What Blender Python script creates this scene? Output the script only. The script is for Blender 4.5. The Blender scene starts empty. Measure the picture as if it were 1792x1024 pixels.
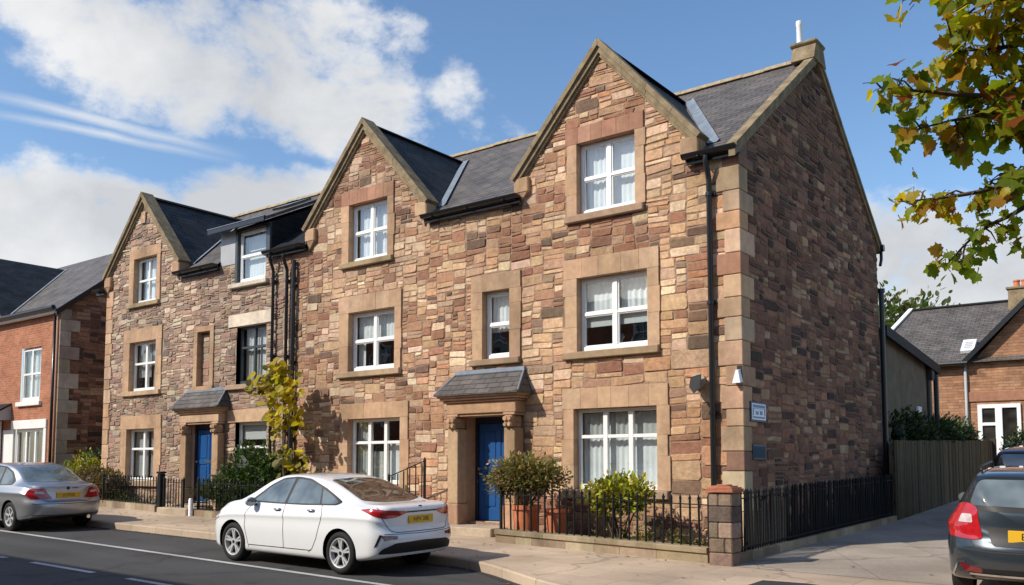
import bpy, bmesh, math, random
from mathutils import Vector, Matrix, noise
from mathutils.bvhtree import BVHTree

R = math.radians
scene = bpy.context.scene
COL = scene.collection
RNG = random.Random(7)

# ------------------------------------------------------------------ materials
def nt_new(name):
    m = bpy.data.materials.new(name)
    m.use_nodes = True
    nt = m.node_tree
    for n in list(nt.nodes):
        nt.nodes.remove(n)
    return m, nt

def N(nt, typ, **kw):
    n = nt.nodes.new(typ)
    for k, v in kw.items():
        if k.startswith('i_'):
            key = k[2:]
            key = int(key) if key.isdigit() else key.replace('_', ' ')
            n.inputs[key].default_value = v
        else:
            setattr(n, k, v)
    return n

def L(nt, a, b):
    nt.links.new(a, b)

def rgba(c):
    return (c[0], c[1], c[2], 1.0)

def principled(nt, rough=0.6, metal=0.0, spec=0.5, coat=0.0):
    b = N(nt, 'ShaderNodeBsdfPrincipled')
    b.inputs['Roughness'].default_value = rough
    b.inputs['Metallic'].default_value = metal
    b.inputs['Specular IOR Level'].default_value = spec
    if coat:
        b.inputs['Coat Weight'].default_value = coat
        b.inputs['Coat Roughness'].default_value = 0.04
    o = N(nt, 'ShaderNodeOutputMaterial')
    L(nt, b.outputs[0], o.inputs[0])
    return b

def mat_flat(name, col, rough=0.5, metal=0.0, spec=0.5, coat=0.0, var=0.0, scale=6.0, bump=0.0, bscale=60.0):
    m, nt = nt_new(name)
    b = principled(nt, rough, metal, spec, coat)
    tc = N(nt, 'ShaderNodeTexCoord')
    if var > 0:
        no = N(nt, 'ShaderNodeTexNoise', i_Scale=scale, i_Detail=6.0, i_Roughness=0.65)
        L(nt, tc.outputs['Object'], no.inputs['Vector'])
        rmp = N(nt, 'ShaderNodeMapRange')
        rmp.inputs[1].default_value = 0.3; rmp.inputs[2].default_value = 0.7
        L(nt, no.outputs['Fac'], rmp.inputs[0])
        mx = N(nt, 'ShaderNodeMix', data_type='RGBA')
        mx.inputs[6].default_value = rgba([c * (1 - var) for c in col])
        mx.inputs[7].default_value = rgba([min(1, c * (1 + var)) for c in col])
        L(nt, rmp.outputs[0], mx.inputs[0])
        L(nt, mx.outputs[2], b.inputs['Base Color'])
    else:
        b.inputs['Base Color'].default_value = rgba(col)
    if bump > 0:
        n2 = N(nt, 'ShaderNodeTexNoise', i_Scale=bscale, i_Detail=5.0, i_Roughness=0.7)
        L(nt, tc.outputs['Object'], n2.inputs['Vector'])
        bp = N(nt, 'ShaderNodeBump', i_Strength=bump, i_Distance=0.01)
        L(nt, n2.outputs['Fac'], bp.inputs['Height'])
        L(nt, bp.outputs[0], b.inputs['Normal'])
    return m

def mat_attr(name, rough=0.9, var=0.25, scale=9.0, bump=0.6, bscale=35.0, stain=0.0, spec=0.25, fine=0.0):
    """colour comes from the mesh's own per-stone colour, broken up with noise"""
    m, nt = nt_new(name)
    b = principled(nt, rough, 0, spec)
    tc = N(nt, 'ShaderNodeTexCoord')
    at = N(nt, 'ShaderNodeVertexColor', layer_name='Col')
    no = N(nt, 'ShaderNodeTexNoise', i_Scale=scale, i_Detail=8.0, i_Roughness=0.7)
    L(nt, tc.outputs['Object'], no.inputs['Vector'])
    rmp = N(nt, 'ShaderNodeMapRange')
    rmp.inputs[1].default_value = 0.25; rmp.inputs[2].default_value = 0.75
    rmp.inputs[3].default_value = 1 - var; rmp.inputs[4].default_value = 1 + var
    L(nt, no.outputs['Fac'], rmp.inputs[0])
    mul = N(nt, 'ShaderNodeVectorMath', operation='SCALE')
    L(nt, at.outputs['Color'], mul.inputs[0]); L(nt, rmp.outputs[0], mul.inputs['Scale'])
    last = mul.outputs[0]
    if stain > 0:
        mp = N(nt, 'ShaderNodeMapping'); mp.inputs['Scale'].default_value = (1.3, 1.3, 0.35)
        L(nt, tc.outputs['Object'], mp.inputs[0])
        n3 = N(nt, 'ShaderNodeTexNoise', i_Scale=1.1, i_Detail=6.0, i_Roughness=0.6)
        L(nt, mp.outputs[0], n3.inputs['Vector'])
        r3 = N(nt, 'ShaderNodeMapRange')
        r3.inputs[1].default_value = 0.45; r3.inputs[2].default_value = 0.7
        r3.inputs[3].default_value = 1.0; r3.inputs[4].default_value = 1 - stain
        L(nt, n3.outputs['Fac'], r3.inputs[0])
        m3 = N(nt, 'ShaderNodeVectorMath', operation='SCALE')
        L(nt, last, m3.inputs[0]); L(nt, r3.outputs[0], m3.inputs['Scale'])
        last = m3.outputs[0]
    L(nt, last, b.inputs['Base Color'])
    n2 = N(nt, 'ShaderNodeTexNoise', i_Scale=bscale, i_Detail=6.0, i_Roughness=0.75)
    L(nt, tc.outputs['Object'], n2.inputs['Vector'])
    bp = N(nt, 'ShaderNodeBump', i_Strength=bump, i_Distance=0.02)
    L(nt, n2.outputs['Fac'], bp.inputs['Height'])
    L(nt, bp.outputs[0], b.inputs['Normal'])
    return m

def mat_courses(name, c1, c2, cm, bw, bh, mortar=0.01, rough=0.7, bump=0.5, var=0.3, offset=0.5, saw=False, uv=True, spec=0.3, moss=None):
    """slates or bricks laid in courses, in metres of the UV map"""
    m, nt = nt_new(name)
    b = principled(nt, rough, 0, spec)
    tc = N(nt, 'ShaderNodeTexCoord')
    src = tc.outputs['UV'] if uv else tc.outputs['Object']
    nz = N(nt, 'ShaderNodeTexNoise', i_Scale=2.2, i_Detail=3.0)
    L(nt, src, nz.inputs['Vector'])
    sc = N(nt, 'ShaderNodeVectorMath', operation='SCALE'); sc.inputs['Scale'].default_value = bh * 0.28
    sb = N(nt, 'ShaderNodeVectorMath', operation='SUBTRACT'); sb.inputs[1].default_value = (0.5, 0.5, 0.5)
    L(nt, nz.outputs['Color'], sb.inputs[0]); L(nt, sb.outputs[0], sc.inputs[0])
    ad = N(nt, 'ShaderNodeVectorMath', operation='ADD')
    L(nt, src, ad.inputs[0]); L(nt, sc.outputs[0], ad.inputs[1])
    br = N(nt, 'ShaderNodeTexBrick')
    br.offset = offset
    br.inputs['Color1'].default_value = rgba(c1); br.inputs['Color2'].default_value = rgba(c2)
    br.inputs['Mortar'].default_value = rgba(cm)
    br.inputs['Scale'].default_value = 1.0
    br.inputs['Mortar Size'].default_value = mortar
    br.inputs['Mortar Smooth'].default_value = 0.3
    br.inputs['Bias'].default_value = 0.0
    br.inputs['Brick Width'].default_value = bw
    br.inputs['Row Height'].default_value = bh
    L(nt, ad.outputs[0], br.inputs['Vector'])
    no = N(nt, 'ShaderNodeTexNoise', i_Scale=1.6, i_Detail=8.0, i_Roughness=0.72)
    L(nt, src, no.inputs['Vector'])
    rmp = N(nt, 'ShaderNodeMapRange')
    rmp.inputs[1].default_value = 0.3; rmp.inputs[2].default_value = 0.7
    rmp.inputs[3].default_value = 1 - var; rmp.inputs[4].default_value = 1 + var
    L(nt, no.outputs['Fac'], rmp.inputs[0])
    mul = N(nt, 'ShaderNodeVectorMath', operation='SCALE')
    L(nt, br.outputs['Color'], mul.inputs[0]); L(nt, rmp.outputs[0], mul.inputs['Scale'])
    last = mul.outputs[0]
    if moss:
        n5 = N(nt, 'ShaderNodeTexNoise', i_Scale=0.8, i_Detail=9.0, i_Roughness=0.75)
        L(nt, src, n5.inputs['Vector'])
        r5 = N(nt, 'ShaderNodeMapRange'); r5.inputs[1].default_value = 0.52; r5.inputs[2].default_value = 0.72
        r5.inputs[4].default_value = 0.6
        L(nt, n5.outputs['Fac'], r5.inputs[0])
        mx = N(nt, 'ShaderNodeMix', data_type='RGBA'); mx.inputs[7].default_value = rgba(moss)
        L(nt, r5.outputs[0], mx.inputs[0]); L(nt, last, mx.inputs[6]); last = mx.outputs[2]
    L(nt, last, b.inputs['Base Color'])
    # height: joints, rough faces, and for slates the lip of every course
    n2 = N(nt, 'ShaderNodeTexNoise', i_Scale=30.0, i_Detail=5.0, i_Roughness=0.7)
    L(nt, src, n2.inputs['Vector'])
    h = N(nt, 'ShaderNodeMath', operation='MULTIPLY'); h.inputs[1].default_value = -1.0
    L(nt, br.outputs['Fac'], h.inputs[0])
    h2 = N(nt, 'ShaderNodeMath', operation='MULTIPLY_ADD'); h2.inputs[1].default_value = 0.5
    L(nt, n2.outputs['Fac'], h2.inputs[0]); L(nt, h.outputs[0], h2.inputs[2])
    hh = h2.outputs[0]
    if saw:
        sp = N(nt, 'ShaderNodeSeparateXYZ'); L(nt, ad.outputs[0], sp.inputs[0])
        dv = N(nt, 'ShaderNodeMath', operation='DIVIDE'); dv.inputs[1].default_value = bh
        L(nt, sp.outputs['Y'], dv.inputs[0])
        fr = N(nt, 'ShaderNodeMath', operation='FRACT'); L(nt, dv.outputs[0], fr.inputs[0])
        h3 = N(nt, 'ShaderNodeMath', operation='MULTIPLY_ADD'); h3.inputs[1].default_value = -1.4
        L(nt, fr.outputs[0], h3.inputs[0]); L(nt, hh, h3.inputs[2]); hh = h3.outputs[0]
    bp = N(nt, 'ShaderNodeBump', i_Strength=bump, i_Distance=0.02 if saw else 0.012)
    L(nt, hh, bp.inputs['Height']); L(nt, bp.outputs[0], b.inputs['Normal'])
    return m

def mat_leaf(name, rough=0.45, trans=0.6):
    m, nt = nt_new(name)
    at = N(nt, 'ShaderNodeVertexColor', layer_name='Col')
    d = N(nt, 'ShaderNodeBsdfPrincipled'); d.inputs['Roughness'].default_value = rough
    d.inputs['Specular IOR Level'].default_value = 0.35
    t = N(nt, 'ShaderNodeBsdfTranslucent')
    sc = N(nt, 'ShaderNodeVectorMath', operation='MULTIPLY'); sc.inputs[1].default_value = (1.5, 1.5, 0.6)
    L(nt, at.outputs['Color'], d.inputs['Base Color'])
    L(nt, at.outputs['Color'], sc.inputs[0]); L(nt, sc.outputs[0], t.inputs['Color'])
    mx = N(nt, 'ShaderNodeMixShader'); mx.inputs[0].default_value = trans
    L(nt, d.outputs[0], mx.inputs[1]); L(nt, t.outputs[0], mx.inputs[2])
    o = N(nt, 'ShaderNodeOutputMaterial'); L(nt, mx.outputs[0], o.inputs[0])
    return m

def mat_pane(name, tint=(0.9, 0.95, 0.95), refl=1.0, wob=0.04):
    """clear window glass: see-through with a Fresnel reflection and the slight wave of old panes"""
    m, nt = nt_new(name)
    tc = N(nt, 'ShaderNodeTexCoord')
    no = N(nt, 'ShaderNodeTexNoise', i_Scale=1.7, i_Detail=1.0)
    L(nt, tc.outputs['Object'], no.inputs['Vector'])
    bp = N(nt, 'ShaderNodeBump', i_Strength=wob, i_Distance=0.2); L(nt, no.outputs['Fac'], bp.inputs['Height'])
    tr = N(nt, 'ShaderNodeBsdfTransparent'); tr.inputs[0].default_value = rgba(tint)
    gl = N(nt, 'ShaderNodeBsdfGlossy'); gl.inputs['Roughness'].default_value = 0.015
    L(nt, bp.outputs[0], gl.inputs['Normal'])
    # thin sheet: the same Schlick reflectance from either side
    ge = N(nt, 'ShaderNodeNewGeometry')
    dp = N(nt, 'ShaderNodeVectorMath', operation='DOT_PRODUCT'); L(nt, ge.outputs['Incoming'], dp.inputs[0]); L(nt, ge.outputs['Normal'], dp.inputs[1])
    ab = N(nt, 'ShaderNodeMath', operation='ABSOLUTE'); L(nt, dp.outputs['Value'], ab.inputs[0])
    om = N(nt, 'ShaderNodeMath', operation='SUBTRACT'); om.inputs[0].default_value = 1.0; L(nt, ab.outputs[0], om.inputs[1])
    pw = N(nt, 'ShaderNodeMath', operation='POWER'); pw.inputs[1].default_value = 4.0; L(nt, om.outputs[0], pw.inputs[0])
    mu = N(nt, 'ShaderNodeMath', operation='MULTIPLY_ADD'); mu.inputs[1].default_value = 0.85 * refl; mu.inputs[2].default_value = 0.15 * refl; mu.use_clamp = True
    L(nt, pw.outputs[0], mu.inputs[0])
    mx = N(nt, 'ShaderNodeMixShader'); L(nt, mu.outputs[0], mx.inputs[0])
    L(nt, tr.outputs[0], mx.inputs[1]); L(nt, gl.outputs[0], mx.inputs[2])
    o = N(nt, 'ShaderNodeOutputMaterial'); L(nt, mx.outputs[0], o.inputs[0])
    return m

def mat_ground(name, c1, c2, scale, rough, bump, bscale, slab=None, crack=None, spec=0.3, blot=0.25, tracks=0.0):
    m, nt = nt_new(name)
    b = principled(nt, rough, 0, spec)
    tc = N(nt, 'ShaderNodeTexCoord')
    co = tc.outputs['Object']
    n1 = N(nt, 'ShaderNodeTexNoise', i_Scale=scale, i_Detail=10.0, i_Roughness=0.75)
    L(nt, co, n1.inputs['Vector'])
    r1 = N(nt, 'ShaderNodeMapRange'); r1.inputs[1].default_value = 0.3; r1.inputs[2].default_value = 0.7
    L(nt, n1.outputs['Fac'], r1.inputs[0])
    mx = N(nt, 'ShaderNodeMix', data_type='RGBA')
    mx.inputs[6].default_value = rgba(c1); mx.inputs[7].default_value = rgba(c2)
    L(nt, r1.outputs[0], mx.inputs[0])
    n0 = N(nt, 'ShaderNodeTexNoise', i_Scale=0.55, i_Detail=5.0, i_Roughness=0.6)
    L(nt, co, n0.inputs['Vector'])
    r0 = N(nt, 'ShaderNodeMapRange'); r0.inputs[1].default_value = 0.35; r0.inputs[2].default_value = 0.68
    r0.inputs[3].default_value = 1 + blot * 0.4; r0.inputs[4].default_value = 1 - blot
    L(nt, n0.outputs['Fac'], r0.inputs[0])
    ml = N(nt, 'ShaderNodeVectorMath', operation='SCALE')
    L(nt, mx.outputs[2], ml.inputs[0]); L(nt, r0.outputs[0], ml.inputs['Scale'])
    last = ml.outputs[0]
    n2 = N(nt, 'ShaderNodeTexNoise', i_Scale=bscale, i_Detail=4.0, i_Roughness=0.8)
    L(nt, co, n2.inputs['Vector'])
    hgt = n2.outputs['Fac']
    if slab:
        br = N(nt, 'ShaderNodeTexBrick'); br.offset = 0.5
        br.inputs['Scale'].default_value = 1.0
        br.inputs['Brick Width'].default_value = slab[0]; br.inputs['Row Height'].default_value = slab[1]
        br.inputs['Mortar Size'].default_value = slab[2]; br.inputs['Mortar Smooth'].default_value = 0.4
        br.inputs['Color1'].default_value = (1, 1, 1, 1); br.inputs['Color2'].default_value = (0.86, 0.86, 0.86, 1)
        br.inputs['Mortar'].default_value = (slab[3], slab[3], slab[3], 1)
        mp = N(nt, 'ShaderNodeMapping'); mp.inputs['Rotation'].default_value = (0, 0, slab[4])
        L(nt, co, mp.inputs[0]); L(nt, mp.outputs[0], br.inputs['Vector'])
        mm = N(nt, 'ShaderNodeVectorMath', operation='MULTIPLY')
        L(nt, last, mm.inputs[0]); L(nt, br.outputs['Color'], mm.inputs[1]); last = mm.outputs[0]
        hm = N(nt, 'ShaderNodeMath', operation='MULTIPLY_ADD'); hm.inputs[1].default_value = -1.2
        L(nt, br.outputs['Fac'], hm.inputs[0]); L(nt, hgt, hm.inputs[2]); hgt = hm.outputs[0]
    if tracks:
        mt = N(nt, 'ShaderNodeMapping'); mt.inputs['Scale'].default_value = (0.05, 1.5, 1.0); L(nt, co, mt.inputs[0])
        n6 = N(nt, 'ShaderNodeTexNoise', i_Scale=1.0, i_Detail=4.0, i_Roughness=0.6); L(nt, mt.outputs[0], n6.inputs['Vector'])
        r6 = N(nt, 'ShaderNodeMapRange'); r6.inputs[1].default_value = 0.35; r6.inputs[2].default_value = 0.65
        r6.inputs[3].default_value = 1 - tracks; r6.inputs[4].default_value = 1 + tracks
        L(nt, n6.outputs['Fac'], r6.inputs[0])
        m6 = N(nt, 'ShaderNodeVectorMath', operation='SCALE'); L(nt, last, m6.inputs[0]); L(nt, r6.outputs[0], m6.inputs['Scale']); last = m6.outputs[0]
        n7 = N(nt, 'ShaderNodeTexVoronoi', i_Scale=1.3); L(nt, co, n7.inputs['Vector'])
        r7 = N(nt, 'ShaderNodeMapRange'); r7.inputs[1].default_value = 0.05; r7.inputs[2].default_value = 0.16; r7.inputs[3].default_value = 0.6; r7.inputs[4].default_value = 1.0
        L(nt, n7.outputs['Distance'], r7.inputs[0])
        m7 = N(nt, 'ShaderNodeVectorMath', operation='SCALE'); L(nt, last, m7.inputs[0]); L(nt, r7.outputs[0], m7.inputs['Scale']); last = m7.outputs[0]
    if crack:
        vo = N(nt, 'ShaderNodeTexVoronoi', feature='DISTANCE_TO_EDGE', i_Scale=crack)
        nw = N(nt, 'ShaderNodeTexNoise', i_Scale=1.5, i_Detail=4.0); L(nt, co, nw.inputs['Vector'])
        av = N(nt, 'ShaderNodeVectorMath', operation='ADD'); L(nt, co, av.inputs[0]); L(nt, nw.outputs['Color'], av.inputs[1])
        L(nt, av.outputs[0], vo.inputs['Vector'])
        rc = N(nt, 'ShaderNodeMapRange'); rc.inputs[1].default_value = 0.004; rc.inputs[2].default_value = 0.016
        rc.inputs[3].default_value = 0.72; rc.inputs[4].default_value = 1.0
        L(nt, vo.outputs['Distance'], rc.inputs[0])
        m4 = N(nt, 'ShaderNodeVectorMath', operation='SCALE'); L(nt, last, m4.inputs[0]); L(nt, rc.outputs[0], m4.inputs['Scale'])
        last = m4.outputs[0]
    L(nt, last, b.inputs['Base Color'])
    bp = N(nt, 'ShaderNodeBump', i_Strength=bump, i_Distance=0.008)
    L(nt, hgt, bp.inputs['Height']); L(nt, bp.outputs[0], b.inputs['Normal'])
    return m

M = {}
M['stone'] = mat_attr('rubble_stone', 0.92, 0.42, 11.0, 0.9, 26.0, stain=0.25)
M['dressed'] = mat_attr('dressed_sandstone', 0.9, 0.24, 6.0, 0.5, 40.0, stain=0.38)
M['mortar'] = mat_flat('lime_mortar', (0.30, 0.20, 0.14), 0.95, var=0.3, scale=14, bump=0.6, bscale=50, spec=0.2)
M['mortar_pale'] = mat_flat('pale_mortar', (0.30, 0.235, 0.175), 0.95, var=0.3, scale=14, bump=0.6, bscale=50, spec=0.2)
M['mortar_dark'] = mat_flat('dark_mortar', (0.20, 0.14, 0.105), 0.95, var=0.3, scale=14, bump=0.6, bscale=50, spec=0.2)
M['coping'] = mat_flat('weathered_coping', (0.235, 0.18, 0.11), 0.92, var=0.4, scale=4.5, bump=0.6, bscale=30, spec=0.2)
M['slate'] = mat_courses('slate_roof', (0.10, 0.09, 0.084), (0.15, 0.13, 0.115), (0.03, 0.028, 0.028), 0.30, 0.145, 0.008, 0.62, 1.0, 0.45, saw=True, spec=0.35, moss=(0.15, 0.122, 0.098))
M['slate_dark'] = mat_courses('dark_slate', (0.040, 0.043, 0.048), (0.065, 0.066, 0.07), (0.012, 0.012, 0.014), 0.28, 0.15, 0.007, 0.65, 1.0, 0.3, saw=True, spec=0.2)
M['slate_clad'] = mat_courses('black_slate_cladding', (0.018, 0.02, 0.023), (0.028, 0.029, 0.032), (0.008, 0.008, 0.009), 0.28, 0.15, 0.007, 0.6, 0.6, 0.25, saw=True, spec=0.2)
M['ridge'] = mat_flat('ridge_clay', (0.34, 0.265, 0.165), 0.9, var=0.3, scale=6, bump=0.4)
M['lead'] = mat_flat('lead_sheet', (0.20, 0.235, 0.28), 0.5, var=0.25, scale=5, bump=0.2)
M['black_metal'] = mat_flat('black_gloss_paint', (0.012, 0.013, 0.015), 0.28, spec=0.5, bump=0.05)
M['iron'] = mat_flat('painted_iron', (0.009, 0.010, 0.011), 0.6, spec=0.22, var=0.3, scale=12, bump=0.25, bscale=90)
M['white_frame'] = mat_flat('white_window_paint', (0.80, 0.80, 0.78), 0.35, var=0.04, scale=3)
M['dark_frame'] = mat_flat('dark_window_paint', (0.05, 0.06, 0.065), 0.35)
M['grey_panel'] = mat_flat('grey_panel_paint', (0.36, 0.37, 0.38), 0.55, var=0.08)
M['pane'] = mat_pane('window_glass', refl=1.15)
M['dark_room'] = mat_flat('dark_room', (0.022, 0.02, 0.018), 0.9)
M['curtain'] = mat_flat('net_curtain', (0.74, 0.75, 0.76), 0.9, var=0.1, scale=4)
M['curtain_grey'] = mat_flat('grey_curtain', (0.46, 0.46, 0.44), 0.9, var=0.12, scale=4)
M['blind'] = mat_flat('roller_blind', (0.55, 0.56, 0.55), 0.8)
M['door_blue'] = mat_flat('blue_door_paint', (0.012, 0.075, 0.235), 0.33, var=0.12, scale=2.5)
M['door_frame'] = mat_flat('navy_frame_paint', (0.008, 0.014, 0.035), 0.4)
M['brass'] = mat_flat('brass', (0.75, 0.62, 0.38), 0.3, metal=1.0)
M['chrome'] = mat_flat('chrome', (0.75, 0.76, 0.78), 0.18, metal=1.0)
M['soffit'] = mat_flat('soffit_board', (0.03, 0.028, 0.026), 0.6)
M['brick'] = mat_courses('orange_brick', (0.34, 0.115, 0.058), (0.43, 0.17, 0.09), (0.36, 0.23, 0.16), 0.225, 0.075, 0.009, 0.9, 0.5, 0.3, spec=0.2)
M['brick_far'] = mat_courses('orange_stone_courses', (0.28, 0.135, 0.075), (0.40, 0.215, 0.125), (0.24, 0.145, 0.09), 0.36, 0.10, 0.010, 0.92, 0.8, 0.45, spec=0.2)
M['white_paint'] = mat_flat('white_masonry_paint', (0.72, 0.72, 0.70), 0.6, var=0.06, scale=3)
M['render'] = mat_flat('grey_brown_render', (0.185, 0.145, 0.105), 0.95, var=0.25, scale=2.5, bump=0.5, bscale=40, spec=0.2)
M['terracotta'] = mat_flat('terracotta', (0.50, 0.155, 0.065), 0.75, var=0.18, scale=5, bump=0.15)
M['red_cap'] = mat_flat('red_sandstone_cap', (0.43, 0.165, 0.09), 0.85, var=0.25, scale=9, bump=0.4)
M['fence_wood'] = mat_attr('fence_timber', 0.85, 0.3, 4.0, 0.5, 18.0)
M['bark'] = mat_flat('bark', (0.085, 0.062, 0.042), 0.9, var=0.35, scale=14, bump=0.8, bscale=30)
M['leaf'] = mat_leaf('leaf')
M['leaf_thick'] = mat_leaf('shrub_leaf', 0.5, 0.25)
M['asphalt'] = mat_ground('asphalt', (0.046, 0.045, 0.046), (0.085, 0.083, 0.08), 38.0, 0.85, 0.8, 140.0, crack=0.22, blot=0.22, tracks=.2)
M['asphalt_and_shadow'] = mat_ground('asphalt_and_shadow', (0.035, 0.035, 0.037), (0.055, 0.055, 0.056), 45.0, 0.88, 0.7, 160.0)  # colours the kerb channel and the painted shadow sheet
M['paving'] = mat_ground('tan_paving', (0.47, 0.355, 0.25), (0.58, 0.445, 0.32), 22.0, 0.88, 0.35, 120.0, slab=(.92, .62, 0.007, 0.62, 0.0), crack=0.3, blot=0.3)
M['lane'] = mat_ground('lane_concrete', (0.35, 0.29, 0.23), (0.44, 0.365, 0.29), 18.0, 0.88, 0.35, 110.0, slab=(3.6, 1.35, 0.010, 0.66, R(62)), crack=0.25, blot=0.3)
M['kerb'] = mat_ground('kerb_stone', (0.42, 0.325, 0.235), (0.54, 0.42, 0.305), 20.0, 0.88, 0.4, 90.0, slab=(0.9, 40.0, 0.008, 0.5, 0.0))
M['road_paint'] = mat_ground('worn_road_paint', (0.34, 0.335, 0.32), (0.62, 0.61, 0.58), 30.0, 0.75, 0.3, 120.0, blot=0.35)
M['soil'] = mat_ground('garden_soil', (0.07, 0.05, 0.034), (0.15, 0.115, 0.08), 16.0, 0.95, 0.9, 40.0)
M['grass'] = mat_ground('rough_grass', (0.045, 0.06, 0.02), (0.085, 0.10, 0.04), 9.0, 0.95, 0.9, 60.0)
M['tyre'] = mat_flat('tyre_rubber', (0.014, 0.014, 0.014), 0.75, bump=0.2, bscale=90, spec=0.3)
M['rim'] = mat_flat('alloy_rim', (0.62, 0.62, 0.63), 0.35, metal=0.35)
M['rim_dark'] = mat_flat('dark_alloy', (0.05, 0.05, 0.055), 0.35, metal=0.7)
M['black_plastic'] = mat_flat('black_plastic', (0.014, 0.014, 0.015), 0.5, spec=0.35)
M['gap'] = mat_flat('panel_gap', (0.05, 0.05, 0.052), 0.8, spec=0.1)
M['well'] = mat_flat('wheel_well', (0.006, 0.006, 0.006), 0.9, spec=0.1)
M['plate_yellow'] = mat_flat('yellow_plate', (0.72, 0.42, 0.02), 0.45)
M['plate_ink'] = mat_flat('plate_lettering', (0.02, 0.016, 0.01), 0.5)
M['sign_white'] = mat_flat('sign_white', (0.80, 0.87, 0.95), 0.4)
M['sign_blue'] = mat_flat('sign_blue', (0.06, 0.20, 0.42), 0.4)
M['sign_navy'] = mat_flat('sign_navy', (0.012, 0.03, 0.075), 0.4)
M['plaque_teal'] = mat_flat('plaque_teal', (0.015, 0.05, 0.085), 0.6, spec=.2)
M['lamp_white'] = mat_flat('white_plastic', (0.78, 0.80, 0.82), 0.4)
M['flue'] = mat_flat('white_flue', (0.86, 0.86, 0.86), 0.45)

def mat_carpaint(name, col, metal=0.0, rough=0.35, flake=0.0):
    m, nt = nt_new(name)
    b = principled(nt, rough, metal, 0.5, 1.0)
    tc = N(nt, 'ShaderNodeTexCoord')
    no = N(nt, 'ShaderNodeTexNoise', i_Scale=3.0, i_Detail=7.0, i_Roughness=0.7)
    L(nt, tc.outputs['Object'], no.inputs['Vector'])
    # road dust gathers low on the body
    sp = N(nt, 'ShaderNodeSeparateXYZ'); L(nt, tc.outputs['Object'], sp.inputs[0])
    rz = N(nt, 'ShaderNodeMapRange'); rz.inputs[1].default_value = 0.62; rz.inputs[2].default_value = 0.15
    rz.inputs[3].default_value = 0.0; rz.inputs[4].default_value = 0.4
    L(nt, sp.outputs['Z'], rz.inputs[0])
    mu = N(nt, 'ShaderNodeMath', operation='MULTIPLY'); L(nt, rz.outputs[0], mu.inputs[0]); L(nt, no.outputs['Fac'], mu.inputs[1])
    mx = N(nt, 'ShaderNodeMix', data_type='RGBA')
    mx.inputs[6].default_value = rgba(col); mx.inputs[7].default_value = (0.22, 0.19, 0.15, 1)
    L(nt, mu.outputs[0], mx.inputs[0]); L(nt, mx.outputs[2], b.inputs['Base Color'])
    return m
M['paint_white'] = mat_carpaint('white_car_paint', (0.78, 0.79, 0.80))
M['paint_silver'] = mat_carpaint('silver_car_paint', (0.42, 0.43, 0.45), 0.75, 0.38)
M['paint_grey'] = mat_carpaint('dark_grey_car_paint', (0.026, 0.040, 0.054), 0.45, 0.33)
M['paint_maroon'] = mat_carpaint('maroon_car_paint', (0.07, 0.012, 0.014), 0.3, 0.35)

def mat_carglass(name, col):
    m, nt = nt_new(name)
    b = principled(nt, 0.03, 0.0, 0.9)
    b.inputs['IOR'].default_value = 1.7
    tc = N(nt, 'ShaderNodeTexCoord')
    no = N(nt, 'ShaderNodeTexNoise', i_Scale=2.6, i_Detail=2.0)
    L(nt, tc.outputs['Object'], no.inputs['Vector'])
    r = N(nt, 'ShaderNodeMapRange'); r.inputs[1].default_value = 0.35; r.inputs[2].default_value = 0.65
    L(nt, no.outputs['Fac'], r.inputs[0])
    mx = N(nt, 'ShaderNodeMix', data_type='RGBA')
    mx.inputs[6].default_value = rgba([c * 0.5 for c in col]); mx.inputs[7].default_value = rgba([c * 1.5 for c in col])
    L(nt, r.outputs[0], mx.inputs[0]); L(nt, mx.outputs[2], b.inputs['Base Color'])
    return m
M['car_glass'] = mat_carglass('tinted_car_glass', (0.11, 0.135, 0.135))
M['car_glass_dark'] = mat_carglass('dark_car_glass', (0.03, 0.028, 0.024))

def mat_lens(name, col):
    m, nt = nt_new(name)
    b = principled(nt, 0.12, 0.0, 0.6, 1.0)
    tc = N(nt, 'ShaderNodeTexCoord')
    wv = N(nt, 'ShaderNodeTexNoise', i_Scale=14.0, i_Detail=2.0)
    L(nt, tc.outputs['Object'], wv.inputs['Vector'])
    mx = N(nt, 'ShaderNodeMix', data_type='RGBA')
    mx.inputs[6].default_value = rgba([c * 0.45 for c in col]); mx.inputs[7].default_value = rgba(col)
    L(nt, wv.outputs['Fac'], mx.inputs[0]); L(nt, mx.outputs[2], b.inputs['Base Color'])
    return m
M['lens_red'] = mat_lens('red_lens', (0.55, 0.012, 0.018))
M['lens_dark_red'] = mat_lens('dark_red_lens', (0.20, 0.008, 0.012))
M['lens_clear'] = mat_lens('clear_lens', (0.75, 0.62, 0.60))

# ------------------------------------------------------------------ mesh builder
ORG = {}
def org(o):
    return ORG.get(o.name, Vector((0, 0, 0))) if o is not None else Vector((0, 0, 0))

def link(o, parent=None):
    COL.objects.link(o)
    if parent is not None:
        o.parent = parent
    return o

def tag(o, label=None, cat=None, group=None, kind=None):
    if label: o['label'] = label
    if cat: o['category'] = cat
    if group: o['group'] = group
    if kind: o['kind'] = kind
    return o

def thing(name, label, cat, loc=(0, 0, 0), rot=(0, 0, 0), group=None):
    o = bpy.data.objects.new(name, None)
    o.empty_display_size = 0.2
    link(o)
    o.location = loc; o.rotation_euler = rot
    ORG[o.name] = Vector(loc) if rot == (0, 0, 0) else Vector((0, 0, 0))
    tag(o, label, cat, group)
    return o

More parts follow.
